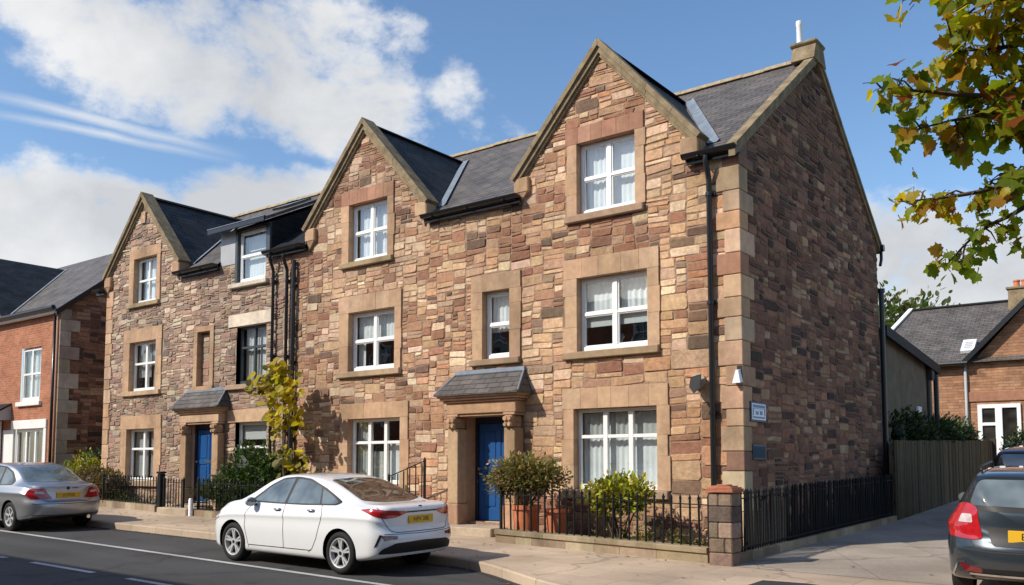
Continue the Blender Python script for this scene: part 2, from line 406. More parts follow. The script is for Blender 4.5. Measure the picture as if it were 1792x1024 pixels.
class MB:
    def __init__(s):
        s.v = []; s.f = []; s.c = []; s.uv = []; s.smooth = False; s.has_c = False; s.has_uv = False
    def vert(s, p, c=None):
        s.v.append((p[0], p[1], p[2])); s.c.append(c if c else (0.5, 0.5, 0.5))
        if c: s.has_c = True
        return len(s.v) - 1
    def face(s, ids, uv=None):
        s.f.append(tuple(ids)); s.uv.append(uv)
        if uv: s.has_uv = True
    def poly(s, pts, c=None, uv=None):
        s.face([s.vert(p, c) for p in pts], uv)
    def box(s, x0, x1, y0, y1, z0, z1, c=None):
        x0, x1 = min(x0, x1), max(x0, x1); y0, y1 = min(y0, y1), max(y0, y1); z0, z1 = min(z0, z1), max(z0, z1)
        i = [s.vert(p, c) for p in ((x0, y0, z0), (x1, y0, z0), (x1, y1, z0), (x0, y1, z0), (x0, y0, z1), (x1, y0, z1), (x1, y1, z1), (x0, y1, z1))]
        for f in ((0, 3, 2, 1), (4, 5, 6, 7), (0, 1, 5, 4), (1, 2, 6, 5), (2, 3, 7, 6), (3, 0, 4, 7)):
            s.face([i[k] for k in f])
        return i
    def bbox(s, x0, x1, y0, y1, z0, z1, b=0.01, c=None):
        """box with chamfered edges"""
        b = min(b, (x1 - x0) * .45, (y1 - y0) * .45, (z1 - z0) * .45)
        bm = bmesh.new()
        bmesh.ops.create_cube(bm, size=1)
        for v in bm.verts:
            v.co = Vector(((x0 + x1) / 2 + v.co.x * (x1 - x0), (y0 + y1) / 2 + v.co.y * (y1 - y0), (z0 + z1) / 2 + v.co.z * (z1 - z0)))
        bmesh.ops.bevel(bm, geom=bm.edges[:], offset=b, segments=1, affect='EDGES', profile=0.5)
        s.add_bm(bm, c)
    def add_bm(s, bm, c=None, mat=None):
        base = len(s.v)
        bm.verts.ensure_lookup_table()
        for v in bm.verts:
            s.vert(mat @ v.co if mat else v.co, c)
        for f in bm.faces:
            s.face([base + v.index for v in f.verts])
        bm.free()
    def prism(s, pts, d, c=None):
        """closed prism: polygon pts extruded by vector d"""
        d = Vector(d); n = len(pts)
        a = [s.vert(p, c) for p in pts]; b = [s.vert(Vector(p) + d, c) for p in pts]
        s.face(a[::-1]); s.face(b)
        for k in range(n):
            s.face((a[k], a[(k + 1) % n], b[(k + 1) % n], b[k]))
    def tube(s, pts, r, n=8, c=None, cap=True, r2=None):
        pts = [Vector(p) for p in pts]; rings = []
        up = Vector((0, 0, 1)); prev = None
        for i, p in enumerate(pts):
            t = (pts[min(i + 1, len(pts) - 1)] - pts[max(i - 1, 0)]).normalized()
            a = t.cross(up)
            if a.length < 1e-3: a = t.cross(Vector((0, 1, 0)))
            a.normalize()
            if prev is not None and a.dot(prev) < 0: a = -a
            prev = a
            b = t.cross(a)
            rr = r[i] if isinstance(r, (list, tuple)) else (r + ((r2 - r) * i / max(1, len(pts) - 1) if r2 is not None else 0))
            rings.append([s.vert(p + (a * math.cos(2 * math.pi * k / n) + b * math.sin(2 * math.pi * k / n)) * rr, c) for k in range(n)])
        for i in range(len(rings) - 1):
            for k in range(n):
                s.face((rings[i][k], rings[i][(k + 1) % n], rings[i + 1][(k + 1) % n], rings[i + 1][k]))
        if cap:
            s.face(rings[0][::-1]); s.face(rings[-1])
    def lathe(s, prof, cx, cy, n=20, c=None, cap=True):
        rings = []
        for (r, z) in prof:
            rings.append([s.vert((cx + r * math.cos(2 * math.pi * k / n), cy + r * math.sin(2 * math.pi * k / n), z), c) for k in range(n)])
        for i in range(len(rings) - 1):
            for k in range(n):
                s.face((rings[i][k], rings[i][(k + 1) % n], rings[i + 1][(k + 1) % n], rings[i + 1][k]))
        if cap:
            s.face(rings[0][::-1]); s.face(rings[-1])
    def quad_uv(s, pts, o, u, v):
        """flat face with a UV map in metres along u and v"""
        o = Vector(o); u = Vector(u).normalized(); v = Vector(v).normalized()
        s.poly(pts, uv=[((Vector(p) - o).dot(u), (Vector(p) - o).dot(v)) for p in pts])
    def mesh(s, name, mat, off=Vector((0, 0, 0)), smooth=None, angle=None, merge=0.0):
        me = bpy.data.meshes.new(name)
        me.from_pydata([(a - off.x, b - off.y, c - off.z) for a, b, c in s.v], [], s.f)
        if s.has_uv:
            ul = me.uv_layers.new(name='UVMap')
            k = 0; flat = []
            for f, uv in zip(s.f, s.uv):
                for j in range(len(f)):
                    flat.extend(uv[j] if uv else (s.v[f[j]][0] + s.v[f[j]][1], s.v[f[j]][2]))
            ul.data.foreach_set('uv', flat)
        if s.has_c:
            ca = me.color_attributes.new('Col', 'FLOAT_COLOR', 'POINT')
            fl = []
            for c in s.c: fl.extend((c[0], c[1], c[2], 1.0))
            ca.data.foreach_set('color', fl)
        for mm in (mat if isinstance(mat, (list, tuple)) else [mat]):
            me.materials.append(mm)
        if smooth if smooth is not None else s.smooth:
            me.polygons.foreach_set('use_smooth', [True] * len(me.polygons))
            if angle: me.set_sharp_from_angle(angle=R(angle))
        me.validate(); me.update()
        return me
    def build(s, name, mat, parent=None, origin=None, smooth=None, angle=None):
        """one object; with a parent the given world coordinates are kept"""
        off = org(parent) if parent is not None else (Vector(origin) if origin is not None else Vector((0, 0, 0)))
        o = bpy.data.objects.new(name, s.mesh(name, mat, off, smooth, angle))
        link(o, parent)
        if parent is None: o.location = off
        ORG[o.name] = off
        return o

def structure(mb, name, mat, **kw):
    o = mb.build(name, mat, **kw)
    o['kind'] = 'structure'
    return o

def lerp(a, b, t): return a + (b - a) * t
def clamp(x, a, b): return max(a, min(b, x))
def pick(pal, rng):
    t = rng.random() * sum(w for w, _ in pal)
    for w, c in pal:
        t -= w
        if t <= 0: break
    j = rng.uniform(0.82, 1.18)
    return tuple(clamp(k * j * rng.uniform(0.95, 1.05), 0, 1) for k in c)

# ------------------------------------------------------------------ lie of the land
def zp(x, y):
    x = clamp(x, -34, 9)
    return 0.35 - 0.015 * x + 0.02 * clamp(y, -16, 22) + 0.02 * max(0, min(y, 22) - 7)
ROAD_DROP = 0.13
def zr(x, y): return zp(x, y) - ROAD_DROP
def ky(x):
    """y of the kerb's road edge"""
    if x < -3.2: return -3.27
    if x > 0.2: return -4.55
    t = (x + 3.2) / 3.4
    return -3.27 - 1.28 * (t * t * (3 - 2 * t))
# ------------------------------------------------------------------ masonry
PAL_RIGHT = [(20, (0.68, 0.50, 0.345)), (26, (0.50, 0.30, 0.175)), (24, (0.54, 0.36, 0.22)), (22, (0.32, 0.165, 0.105)), (9, (0.175, 0.115, 0.082)), (1, (0.50, 0.24, 0.13)), (8, (0.43, 0.28, 0.19))]
PAL_LEFT = [(20, (0.52, 0.41, 0.30)), (26, (0.42, 0.29, 0.205)), (24, (0.36, 0.225, 0.165)), (18, (0.28, 0.18, 0.14)), (6, (0.20, 0.155, 0.135))]
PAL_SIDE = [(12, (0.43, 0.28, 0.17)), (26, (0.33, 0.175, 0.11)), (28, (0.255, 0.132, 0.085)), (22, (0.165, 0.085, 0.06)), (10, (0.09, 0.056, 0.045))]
PAL_DRESS = [(40, (0.50, 0.325, 0.20)), (40, (0.46, 0.29, 0.175)), (20, (0.54, 0.37, 0.24))]
PAL_DRESS_RED = [(40, (0.42, 0.22, 0.14)), (40, (0.37, 0.19, 0.12)), (20, (0.47, 0.28, 0.18))]
PAL_QUOIN = [(36, (0.50, 0.34, 0.21)), (25, (0.45, 0.26, 0.155)), (16, (0.27, 0.16, 0.11)), (18, (0.58, 0.42, 0.275))]
PAL_PALE = [(50, (0.66, 0.56, 0.43)), (50, (0.60, 0.50, 0.38))]

def stones(mb, u0, u1, z0, z1, inside, to3d, pal, rng, cw=0.05, ch=0.04, w=(3, 8), h=(2, 5), warp=0.03, gap=0.0035, prot=(0.004, 0.018), cut=(0.04, 0.17), seed=0.0, lean=0.0, tint=None, sizef=None):
    """squared rubble: stones of mixed size packed on a fine grid, then bent a little so that no joint is straight"""
    nu = int((u1 - u0) / cw); nz = int((z1 - z0) / ch)
    free = [[inside(u0 + (i + .5) * cw, z0 + (j + .5) * ch) for i in range(nu)] for j in range(nz)]
    for j in range(nz):
        row = free[j]; i = 0
        while i < nu:
            if not row[i]:
                i += 1; continue
            run = 0
            while i + run < nu and row[i + run] and run < (w[1] + w[0]) * 2: run += 1
            sf = sizef(u0 + i * cw, z0 + j * ch) if sizef else 1.0
            sw = min(run, max(2, int(rng.randint(*w) * sf + .5)))
            if 0 < run - sw < w[0] and run <= w[1] + 1: sw = run
            sh = max(1, int(rng.randint(*h) * sf + rng.random()))
            if rng.random() < .93: sh = min(sh, max(1, int(sw * .64 * cw / ch)))
            k = 1
            while k < sh and j + k < nz and all(free[j + k][i:i + sw]): k += 1
            sh = k
            for a in range(sh):
                for b in range(sw): free[j + a][i + b] = False
            ua, ub = u0 + i * cw, u0 + (i + sw) * cw
            za, zb = z0 + j * ch, z0 + (j + sh) * ch
            i += sw
            g = gap * rng.uniform(0.6, 1.7)
            ua += g; ub -= g; za += g; zb -= g
            if ub - ua < 0.02 or zb - za < 0.015: continue
            cx = (ub - ua); cz = (zb - za); m = min(cx, cz)
            def J(): return rng.uniform(-0.010, 0.010)
            c = [rng.uniform(*cut) * m for _ in range(4)]
            ring = [(ua + c[0], za + J()), (ub - c[1], za + J()), (ub + J(), za + c[1]), (ub + J(), zb - c[2]), (ub - c[2], zb + J()), (ua + c[3], zb + J()), (ua + J(), zb - c[3]), (ua + J(), za + c[0])]
            mu, mz = (ua + ub) / 2, (za + zb) / 2
            ht = rng.uniform(*prot); ins = min(0.014, m * 0.22)
            tilt_u = rng.uniform(-0.06, 0.06); tilt_z = rng.uniform(-0.08, 0.08)
            col = pick(pal, rng)
            if tint: col = tint(mu, mz, col)
            out = []; inn = []
            for (pu, pz) in ring:
                nv = noise.noise_vector(Vector((pu * 1.1, pz * 1.6, seed))) * warp + noise.noise_vector(Vector((pu * 4.0, pz * 4.0, seed + 9))) * warp * 0.35
                du, dz = nv.x + lean * pz, nv.y
                out.append(mb.vert(to3d(pu + du, pz + dz, -0.003), col))
                qu = pu - math.copysign(min(ins, abs(pu - mu) * 0.6), pu - mu); qz = pz - math.copysign(min(ins, abs(pz - mz) * 0.6), pz - mz)
                hh = ht + (qu - mu) * tilt_u + (qz - mz) * tilt_z
                inn.append(mb.vert(to3d(qu + du, qz + dz, max(0.004, hh)), col))
            n = len(ring)
            for k in range(n):
                mb.face((out[k], out[(k + 1) % n], inn[(k + 1) % n], inn[k]))
            mb.face(inn)

def front3d(u, z, h): return (u, -h, z)

def sheet_with_holes(mb, zs, left, right, holes, y=0.0, flip=None):
    """vertical wall sheet between left(z) and right(z) with rectangular holes (x0,x1,z0,z1)"""
    cuts = sorted(set([z for z in zs] + [z for h in holes for z in (h[2], h[3]) if zs[0] < z < zs[-1]]))
    to = flip if flip else (lambda u, z: (u, y, z))
    for a, b in zip(cuts[:-1], cuts[1:]):
        mid = (a + b) / 2
        seg = sorted([(h[0], h[1]) for h in holes if h[2] < mid < h[3]])
        xa, xb = left(a), left(b)
        for (p, q) in seg:
            mb.poly([to(xa, a), to(p, a), to(p, b), to(xb, b)])
            xa = xb = q
        mb.poly([to(xa, a), to(right(a), a), to(right(b), b), to(xb, b)])

def blocks_v(mb, x0, x1, y0, y1, z0, z1, pal, rng, size=0.45, b=0.003, jit=None):
    """a stack of dressed blocks"""
    z = z0
    while z < z1 - 0.02:
        h = size * rng.uniform(0.75, 1.3)
        if z1 - (z + h) < size * 0.5: h = z1 - z
        mb.bbox(x0 - (jit[0] * rng.uniform(-.04, .02) if jit else 0), x1 + (jit[1] * rng.uniform(-.02, .04) if jit else 0), y0 + rng.uniform(-0.002, 0.002), y1, z + 0.001, z + h - 0.001, b, tuple(lerp(p, q, .6) for p, q in zip(pick(pal, rng), pal[0][1]))); z += h
def blocks_h(mb, x0, x1, y0, y1, z0, z1, pal, rng, n=1, b=0.003):
    xs = [x0] + sorted(x0 + (x1 - x0) * (k + rng.uniform(-.12, .12)) / n for k in range(1, n)) + [x1]
    for a, c in zip(xs[:-1], xs[1:]):
        mb.bbox(a + 0.001, c - 0.001, y0 + rng.uniform(-0.002, 0.002), y1, z0, z1, b, tuple(lerp(p, q, .5) for p, q in zip(pick(pal, rng), pal[0][1])))

def curtain_mesh(mb, x0, x1, z0, z1, y, amp=0.022, per=0.11, rng=RNG):
    n = max(6, int((x1 - x0) / 0.018)); ph = rng.uniform(0, 6); rows = 5
    g = []
    for j in range(rows + 1):
        z = lerp(z0, z1, j / rows); r = []
        for i in range(n + 1):
            x = lerp(x0, x1, i / n)
            a = amp * (0.6 + 0.4 * math.sin(3.1 * x + ph)) * (1 - 0.25 * j / rows)
            r.append(mb.vert((x, y + a * math.sin(2 * math.pi * x / per + ph + 0.5 * math.sin(5 * x)) + a * .3 * math.sin(23 * x + ph), z)))
        g.append(r)
    for j in range(rows):
        for i in range(n):
            mb.face((g[j][i], g[j][i + 1], g[j + 1][i + 1], g[j + 1][i]))

def make_window(house, op, sur, cols=2, rows=(0.5,), frame='white_frame', curtains=(), lintel_n=1, pal=PAL_DRESS, lintel_pal=None, reveal=0.11, split=False, thick=0.062, sill_pal=None, jamb=True, sash=False, interior=True, label=None, colf=None, name='window'):
    x0, x1, z0, z1 = op; rng = random.Random(int(abs(x0 * 100 + z0 * 37)))
    yf = reveal
    f = MB(); t = thick; g = 0.004
    # outer frame
    f.bbox(x0 + g, x0 + t, yf, yf + .07, z0 + g, z1 - g, .006); f.bbox(x1 - t, x1 - g, yf, yf + .07, z0 + g, z1 - g, .006)
    f.bbox(x0 + t, x1 - t, yf + .001, yf + .069, z1 - t, z1 - g, .006); f.bbox(x0 + t, x1 - t, yf - .02, yf + .071, z0 + g, z0 + t * 1.5, .006)
    zb, zt = z0 + t * 1.5, z1 - t
    xs = colf if colf else [k / cols for k in range(1, cols)]
    xs = [lerp(x0 + t, x1 - t, k) for k in xs]
    zs = [lerp(zb, zt, r) for r in rows]
    mw = 0.044 if split else 0.028
    for x in xs: f.bbox(x - mw, x + mw, yf - .006, yf + .064, zb + .001, zt - .001, .005)
    edges = [x0 + t] + xs + [x1 - t]
    for z in zs:
        for a, b in zip(edges[:-1], edges[1:]):
            aa = a + (mw if a in xs else 0); bb = b - (mw if b in xs else 0)
            f.bbox(aa + .001, bb - .001, yf - .004, yf + .062, z - .03, z + .03, .005)
            if sash:   # casement stiles round every light
                pass
    if sash:
        zz = [zb] + zs + [zt]
        for a, b in zip(edges[:-1], edges[1:]):
            aa = a + (mw if a in xs else 0); bb = b - (mw if b in xs else 0)
            for k, (p, q) in enumerate(zip(zz[:-1], zz[1:])):
                pp = p + (.024 if p in zs else 0); qq = q - (.024 if q in zs else 0); s = 0.026
                f.bbox(aa + .002, aa + s, yf + .012, yf + .05, pp + .002, qq - .002, .004); f.bbox(bb - s, bb - .002, yf + .012, yf + .05, pp + .002, qq - .002, .004)
                f.bbox(aa + s, bb - s, yf + .013, yf + .049, pp + .002, pp + s, .004); f.bbox(aa + s, bb - s, yf + .013, yf + .049, qq - s, qq - .002, .004)
    win = f.build(name, M[frame], house)
    if label: win['label'] = label
    p = MB(); p.poly([(x0 + t * .5, yf + .035, z0 + t), (x1 - t * .5, yf + .035, z0 + t), (x1 - t * .5, yf + .035, z1 - t * .5), (x0 + t * .5, yf + .035, z1 - t * .5)])
    p.build('pane', M['pane'], win)
    for cu in curtains:
        c = MB(); kind = cu[0]
        a, b = lerp(x0 + .02, x1 - .02, cu[1]), lerp(x0 + .02, x1 - .02, cu[2]); q, r = lerp(z0, z1, cu[3]), lerp(z0, z1, cu[4])
        if kind == 'blind':
            c.box(a, b, yf + .10, yf + .106, q, r); c.box(a, b, yf + .098, yf + .108, q - .02, q - .001)
            c.build('blind', M['blind'], win)
        else:
            curtain_mesh(c, a, b, q, r, yf + .16, rng=rng)
            c.build('curtain', M['curtain' if kind == 'net' else 'curtain_grey'], win, smooth=True)
    if interior:
        i = MB(); d = 1.1; e = .10
        y0 = yf + .085
        i.poly([(x0 - e, d, z0 - e), (x1 + e, d, z0 - e), (x1 + e, d, z1 + e), (x0 - e, d, z1 + e)])
        i.poly([(x0 - e, y0, z0 - e), (x0 - e, d, z0 - e), (x0 - e, d, z1 + e), (x0 - e, y0, z1 + e)])
        i.poly([(x1 + e, y0, z0 - e), (x1 + e, d, z0 - e), (x1 + e, d, z1 + e), (x1 + e, y0, z1 + e)])
        i.poly([(x0 - e, y0, z1 + e), (x1 + e, y0, z1 + e), (x1 + e, d, z1 + e), (x0 - e, d, z1 + e)])
        i.poly([(x0 - e, y0, z0 - e), (x1 + e, y0, z0 - e), (x1 + e, d, z0 - e), (x0 - e, d, z0 - e)])
        i.build('interior', M['dark_room'], win)
    if sur:
        sx0, sx1, sz0, sz1 = sur; s = MB(); yb = yf + .075
        if jamb:
            blocks_v(s, sx0, x0, -.034, yb, z0 - .0, z1, pal, rng, jit=(1, 0)); blocks_v(s, x1, sx1, -.034, yb, z0, z1, pal, rng, jit=(0, 1))
        blocks_h(s, sx0, sx1, -.036, yb, z1 + .001, sz1, lintel_pal or pal, rng, lintel_n)
        s.build('surround', M['dressed'], win)
        b = MB(); sc = pick(sill_pal or [(1, (0.40, 0.285, 0.18))], rng)
        b.bbox(sx0 - .0, sx1 + .0, -.095, yb - .002, sz0, z0 - .002, .012, sc); b.build('sill', M['dressed'], win)
    return win

def weather(wins):
    """run-off below the sills and soot below the eaves"""
    def f(u, z, c):
        k = 1.0
        for w in wins:
            s = w['sur']
            if s[0] - .05 < u < s[1] + .05 and s[2] - .75 < z < s[2]:
                e = min(abs(u - s[0]), abs(u - s[1])); k *= 1 - .30 * math.exp(-e / .18) * (1 - (s[2] - z) / .75) - .07
        if 6.0 < z < 6.62: k *= 1 - .22 * (z - 6.0) / .62
        if z < .9: k *= .82
        return tuple(v * k for v in c)
    return f
def holes_of(wins): return [w['op'] for w in wins]

def in_rect(x, z, r, e=0.0): return r[0] - e < x < r[1] + e and r[2] - e < z < r[3] + e

# roof geometry shared by the terrace
EAVE_Y, EAVE_Z, RIDGE_Y, RIDGE_Z = -0.16, 6.62, 3.88, 9.58
SL = (RIDGE_Z - EAVE_Z) / (RIDGE_Y - EAVE_Y)
BACK_Y = 7.77
G_KNEE, G_APEX, G_HALF = 7.02, 9.08, 1.84
def roof_y(z): return (z - EAVE_Z) / SL + EAVE_Y

def main_roof(house, x0, x1, mat='slate', name='roof', gables=(), notch=None):
    r = MB(); za = G_APEX - .05; ya = roof_y(za); zk = G_KNEE - .1; yk = roof_y(zk); hb = (G_APEX - .03 - zk) / (G_APEX - G_KNEE) * G_HALF
    def rq(pts): r.quad_uv(pts, (x0, EAVE_Y, EAVE_Z), (1, 0, 0), (0, 1, SL))
    rq([(x0, ya, za), (x1, ya, za), (x1, RIDGE_Y, RIDGE_Z), (x0, RIDGE_Y, RIDGE_Z)])
    gs = sorted(gables); lefts = [None] + gs; rights = gs + [None]
    for a, b in zip(lefts, rights):
        lo = [(x0, EAVE_Y, EAVE_Z)] if a is None else [(a + G_HALF - .05, EAVE_Y, EAVE_Z)]
        le = [(x0, ya, za)] if a is None else [(a, ya, za), (a + hb - .03, yk, zk), (a + G_HALF - .05, yk - .01, zk)]
        ro = [(x1, EAVE_Y, EAVE_Z)] if b is None else [(b - G_HALF + .05, EAVE_Y, EAVE_Z)]
        re_ = [(x1, ya, za)] if b is None else [(b - G_HALF + .05, yk - .01, zk), (b - hb + .03, yk, zk), (b, ya, za)]
        if a is not None: le = [(a, ya, za), (a + hb - .03, yk, zk)]
        if b is not None: re_ = [(b - hb + .03, yk, zk), (b, ya, za)]
        if notch and b is None:
            na, nb_ = notch; yn = .12; zn = EAVE_Z + SL * (yn - EAVE_Y)
            rq(lo + [(na, EAVE_Y, EAVE_Z), (na, ya, za)] + le); rq([(nb_, EAVE_Y, EAVE_Z)] + ro + re_ + [(nb_, ya, za)]); rq([(na, yn, zn), (nb_, yn, zn), (nb_, ya, za), (na, ya, za)])
            for e0, e1 in ((lo[0][0], na), (nb_, ro[0][0])):
                r.poly([(e0, EAVE_Y, EAVE_Z - .05), (e1, EAVE_Y, EAVE_Z - .05), (e1, EAVE_Y, EAVE_Z - .003), (e0, EAVE_Y, EAVE_Z - .003)])
            continue
        rq(lo + ro + re_ + le)
        e0, e1 = lo[0][0], ro[0][0]
        r.poly([(e0, EAVE_Y, EAVE_Z - .05), (e1, EAVE_Y, EAVE_Z - .05), (e1, EAVE_Y, EAVE_Z - .003), (e0, EAVE_Y, EAVE_Z - .003)])
    yb = BACK_Y + .16
    r.quad_uv([(x1, yb, EAVE_Z), (x0, yb, EAVE_Z), (x0, RIDGE_Y + .001, RIDGE_Z), (x1, RIDGE_Y + .001, RIDGE_Z)], (x0, yb, EAVE_Z), (-1, 0, 0), (0, -1, SL))
    ro = r.build(name, M[mat], house)
    t = MB(); n = int((x1 - x0) / .45); rng = random.Random(3)
    for k in range(n):
        a = lerp(x0, x1, k / n); b = lerp(x0, x1, (k + 1) / n) - .006; dz = rng.uniform(-.008, .008)
        pts = []
        for q in range(7):
            an = math.pi * (q / 6) ; pts.append((a, RIDGE_Y - math.cos(an) * .15, RIDGE_Z - .055 + dz + math.sin(an) * .11))
        t.prism(pts, (b - a, 0, 0))
    t.build('ridge_tiles', M['ridge'], ro)
    return ro

def gable_set(house, xc, holes, stone_fn, left=True, right=True, mortar='mortar', coping_pal=None, lead_sides=(1, -1)):
    """stone gable rising from the front wall: wall sheet, coping, kneelers and the cross roof behind it"""
    th = math.atan2(G_APEX - G_KNEE, G_HALF); c = math.cos(th); s_ = math.sin(th)
    hw = lambda z: (G_HALF - .06) if z <= G_KNEE else max(0.0, (G_APEX - .04 - z) / (G_APEX - G_KNEE) * G_HALF - 0.02)
    w = MB(); holes = [h for h in holes if abs((h[0] + h[1]) / 2 - xc) < 1.2]
    sheet_with_holes(w, [6.60, G_KNEE, G_APEX - .06], lambda z: xc - hw(z), lambda z: xc + hw(z), holes)
    # cheeks beside the kneelers
    for s in (-1, 1):
        w.poly([(xc + s * (G_HALF - .06), 0, 6.60), (xc + s * (G_HALF - .06), .55, 6.60), (xc + s * (G_HALF - .06), .55, G_KNEE + .05), (xc + s * (G_HALF - .06), 0, G_KNEE + .05)])
    g = w.build('gable', M[mortar], house)
    st = MB(); stone_fn(st, xc, hw)
    st.build('stonework', M['stone'], g)
    cp = MB()
    for s in (-1, 1):
        for (k0, k1, ya, yb) in ((-.035, .055, -.14, .22), (-.115, -.037, -.095, .0), (-.16, -.117, -.055, .0)):
            def pt(k, end):
                if end: return (xc, G_APEX + k / c)
                return (xc + s * (G_HALF + .05) + s * k * s_ * 1.0, G_KNEE - .05 + k * c)
            nseg = 4
            for q in range(nseg):
                t0 = q / nseg; t1 = (q + 1) / nseg - (.0025 if q < nseg - 1 else 0); dy = RNG.uniform(-.004, .004)
                mx = lambda A, B, t: (lerp(A[0], B[0], t), lerp(A[1], B[1], t))
                a, b = mx(pt(k1, 0), pt(k1, 1), t0), mx(pt(k1, 0), pt(k1, 1), t1); d, e = mx(pt(k0, 0), pt(k0, 1), t1), mx(pt(k0, 0), pt(k0, 1), t0)
                cp.prism([(p[0], ya + dy, p[1]) for p in ((a, b, d, e) if s > 0 else (e, d, b, a))], (0, yb - ya - dy, 0))
    cp.build('coping', M['coping'], g)
    for s in (-1, 1):
        kn = MB()
        a, b = xc + s * (G_HALF - .30), xc + s * (G_HALF + .03)
        kn.bbox(min(a, b), max(a, b), -.10, .26, 6.70, G_KNEE - .03, .02, pick(PAL_DRESS, RNG))
        kn.prism([(xc + s * (G_HALF - .06), -.098, 6.70), (xc + s * (G_HALF - .28), -.098, 6.70), (xc + s * (G_HALF - .06), -.04, 6.50)], (0, .2, 0), pick(PAL_DRESS, RNG))
        kn.build('kneeler', M['dressed'], g)
    # cross roof
    za = G_APEX - .03; zk = G_KNEE - .1; hb = (za - zk) / (G_APEX - G_KNEE) * G_HALF
    ya, yk = roof_y(za), roof_y(zk)
    r = MB()
    for s in (-1, 1):
        pts = [(xc, .20, za), (xc, ya, za), (xc + s * hb, yk, zk), (xc + s * hb, .20, zk)]
        r.quad_uv(pts, (xc, .2, za), (0, 1, 0), (-s * hb, 0, za - zk))
    rr = r.build('gable_roof', M['slate_dark'], house)
    t = MB(); t.prism([(xc - .13, .2, za - .03), (xc, .2, za + .06), (xc + .13, .2, za - .03)], (0, ya - .05, 0)); t.build('ridge_tiles', M['slate_dark'], rr)
    ld = MB()
    for s in lead_sides:
        p0 = Vector((xc + s * (hb - .02), yk, zk + .022)); p1 = Vector((xc + s * .05, ya, za + .022))
        ld.poly([p0, p0 + Vector((s * .15, .0, .0)), p1 + Vector((s * .15, 0, 0)), p1])
        e = Vector((0, 0, .035)); q = Vector((s * .15, 0, 0))
        ld.poly([p0 + q, p0 + q + e + Vector((s * .05, 0, 0)), p1 + q + e + Vector((s * .05, 0, 0)), p1 + q])
    ld.build('lead_valley', M['lead'], rr)
    return g

def gutter(house, x0, x1, y=-.20, z=6.60):
    g = MB(); n = 8
    a = []; b = []
    for k in range(n + 1):
        an = math.pi * (1 + k / n); a.append((math.cos(an) * .075, math.sin(an) * .075))
    for k in range(n + 1):
        an = math.pi * (1 + (n - k) / n); b.append((math.cos(an) * .066, math.sin(an) * .066))
    prof = a + b
    g.prism([(x0, y + p[0], z + .06 + p[1]) for p in prof], (x1 - x0, 0, 0))
    for x in (x0 + .004, x1 - .012):
        g.prism([(x, y + p[0] * 1.05, z + .06 + p[1] * 1.05) for p in a], (.01, 0, 0))
    # fascia board behind
    g.box(x0 + .01, x1 - .01, y + .085, y + .11, z - .08, z + .05)
    k = x0 + .3
    while k < x1:
        g.box(k - .012, k + .012, y - .085, y + .084, z - .028, z - .016); k += .9
    go = g.build('gutter', M['black_metal'], house, smooth=True, angle=40)
    so = MB(); so.box(x0, x1, y + .112, -.034, z - .055, z - .035); so.build('soffit', M['soffit'], go)
    return go

def downpipe(house, x, ztop, zbot, y=-.09, r=.045, hopper=False, swan=True, axis='y'):
    p = MB()
    if swan: pts = [(x, -.20, ztop), (x, -.20, ztop - .10), (x, y - .02, ztop - .30), (x, y, ztop - .38), (x, y, zbot)]
    else: pts = [(x, y, ztop), (x, y, zbot)]
    p.tube(pts, r, 10)
    if hopper:
        p.bbox(x - .13, x + .13, y - .12, y + .06, ztop - .05, ztop + .14, .02)
        p.bbox(x - .08, x + .08, y - .08, y + .05, ztop - .18, ztop - .052, .02)
    d = p.build('downpipe', M['black_metal'], house, smooth=True, angle=40)
    z = ztop - .6
    while z > zbot + .3:
        b = MB(); b.tube([(x, y, z - .03), (x, y, z + .03)], r + .012, 10); b.box(x - .085, x + .085, y + r - .01, -.026, z - .022, z + .022); z -= 1.75
        b.build('bracket', M['black_metal'], d, smooth=True, angle=40)
    return d

def make_door(house, x0, x1, z0, z1, y, handle_left=True):
    """blue panelled door in a dark frame"""
    d = MB(); f = .07
    fr = MB()
    fr.bbox(x0 + .002, x0 + f, y - .02, y + .08, z0, z1 - .002, .006); fr.bbox(x1 - f, x1 - .002, y - .02, y + .08, z0, z1 - .002, .006)
    fr.bbox(x0 + f, x1 - f, y - .02, y + .08, z1 - .16, z1 - .002, .006)
    a, b, t = x0 + f + .004, x1 - f - .004, z1 - .165
    d.box(a, b, y + .03, y + .075, z0 + .01, t)
    st = .10; mid = (a + b) / 2
    def rail(xa, xb, za, zb): d.bbox(xa, xb, y + .012, y + .032, za, zb, .008)
    rail(a, a + st, z0 + .01, t); rail(b - st, b, z0 + .01, t); rail(mid - .05, mid + .05, z0 + .24, t - .12)
    rail(a + st, b - st, z0 + .01, z0 + .24); rail(a + st, b - st, t - .12, t)
    for (xa, xb) in ((a + st, mid - .05), (mid + .05, b - st)):
        rail(xa, xb, z0 + .92, z0 + 1.04)
        for (za, zb) in ((z0 + .24, z0 + .92), (z0 + 1.04, t - .12)):
            d.bbox(xa + .03, xb - .03, y + .016, y + .034, za + .04, zb - .04, .012)
    do = d.build('door', M['door_blue'], house)
    fr.build('frame', M['door_frame'], do)
    h = MB(); h.bbox(mid - .12, mid + .12, y - .002, y + .012, z0 + .96, z0 + 1.01, .004); h.build('letterbox', M['brass'], do)
    k = MB(); hx = a + .05 if handle_left else b - .05
    k.tube([(hx, y + .012, z0 + .99), (hx, y - .03, z0 + .99)], .012, 8); k.tube([(hx, y - .03, z0 + .99), (hx, y - .055, z0 + .99)], [.028, .03], 10)
    k.build('handle', M['brass'], do, smooth=True, angle=40)
    s = MB(); s.bbox(x0, x1, y - .06, y + .1, z0 - .05, z0 - .002, .01, (0.48, 0.38, 0.27)); s.build('threshold', M['dressed'], do)
    return do

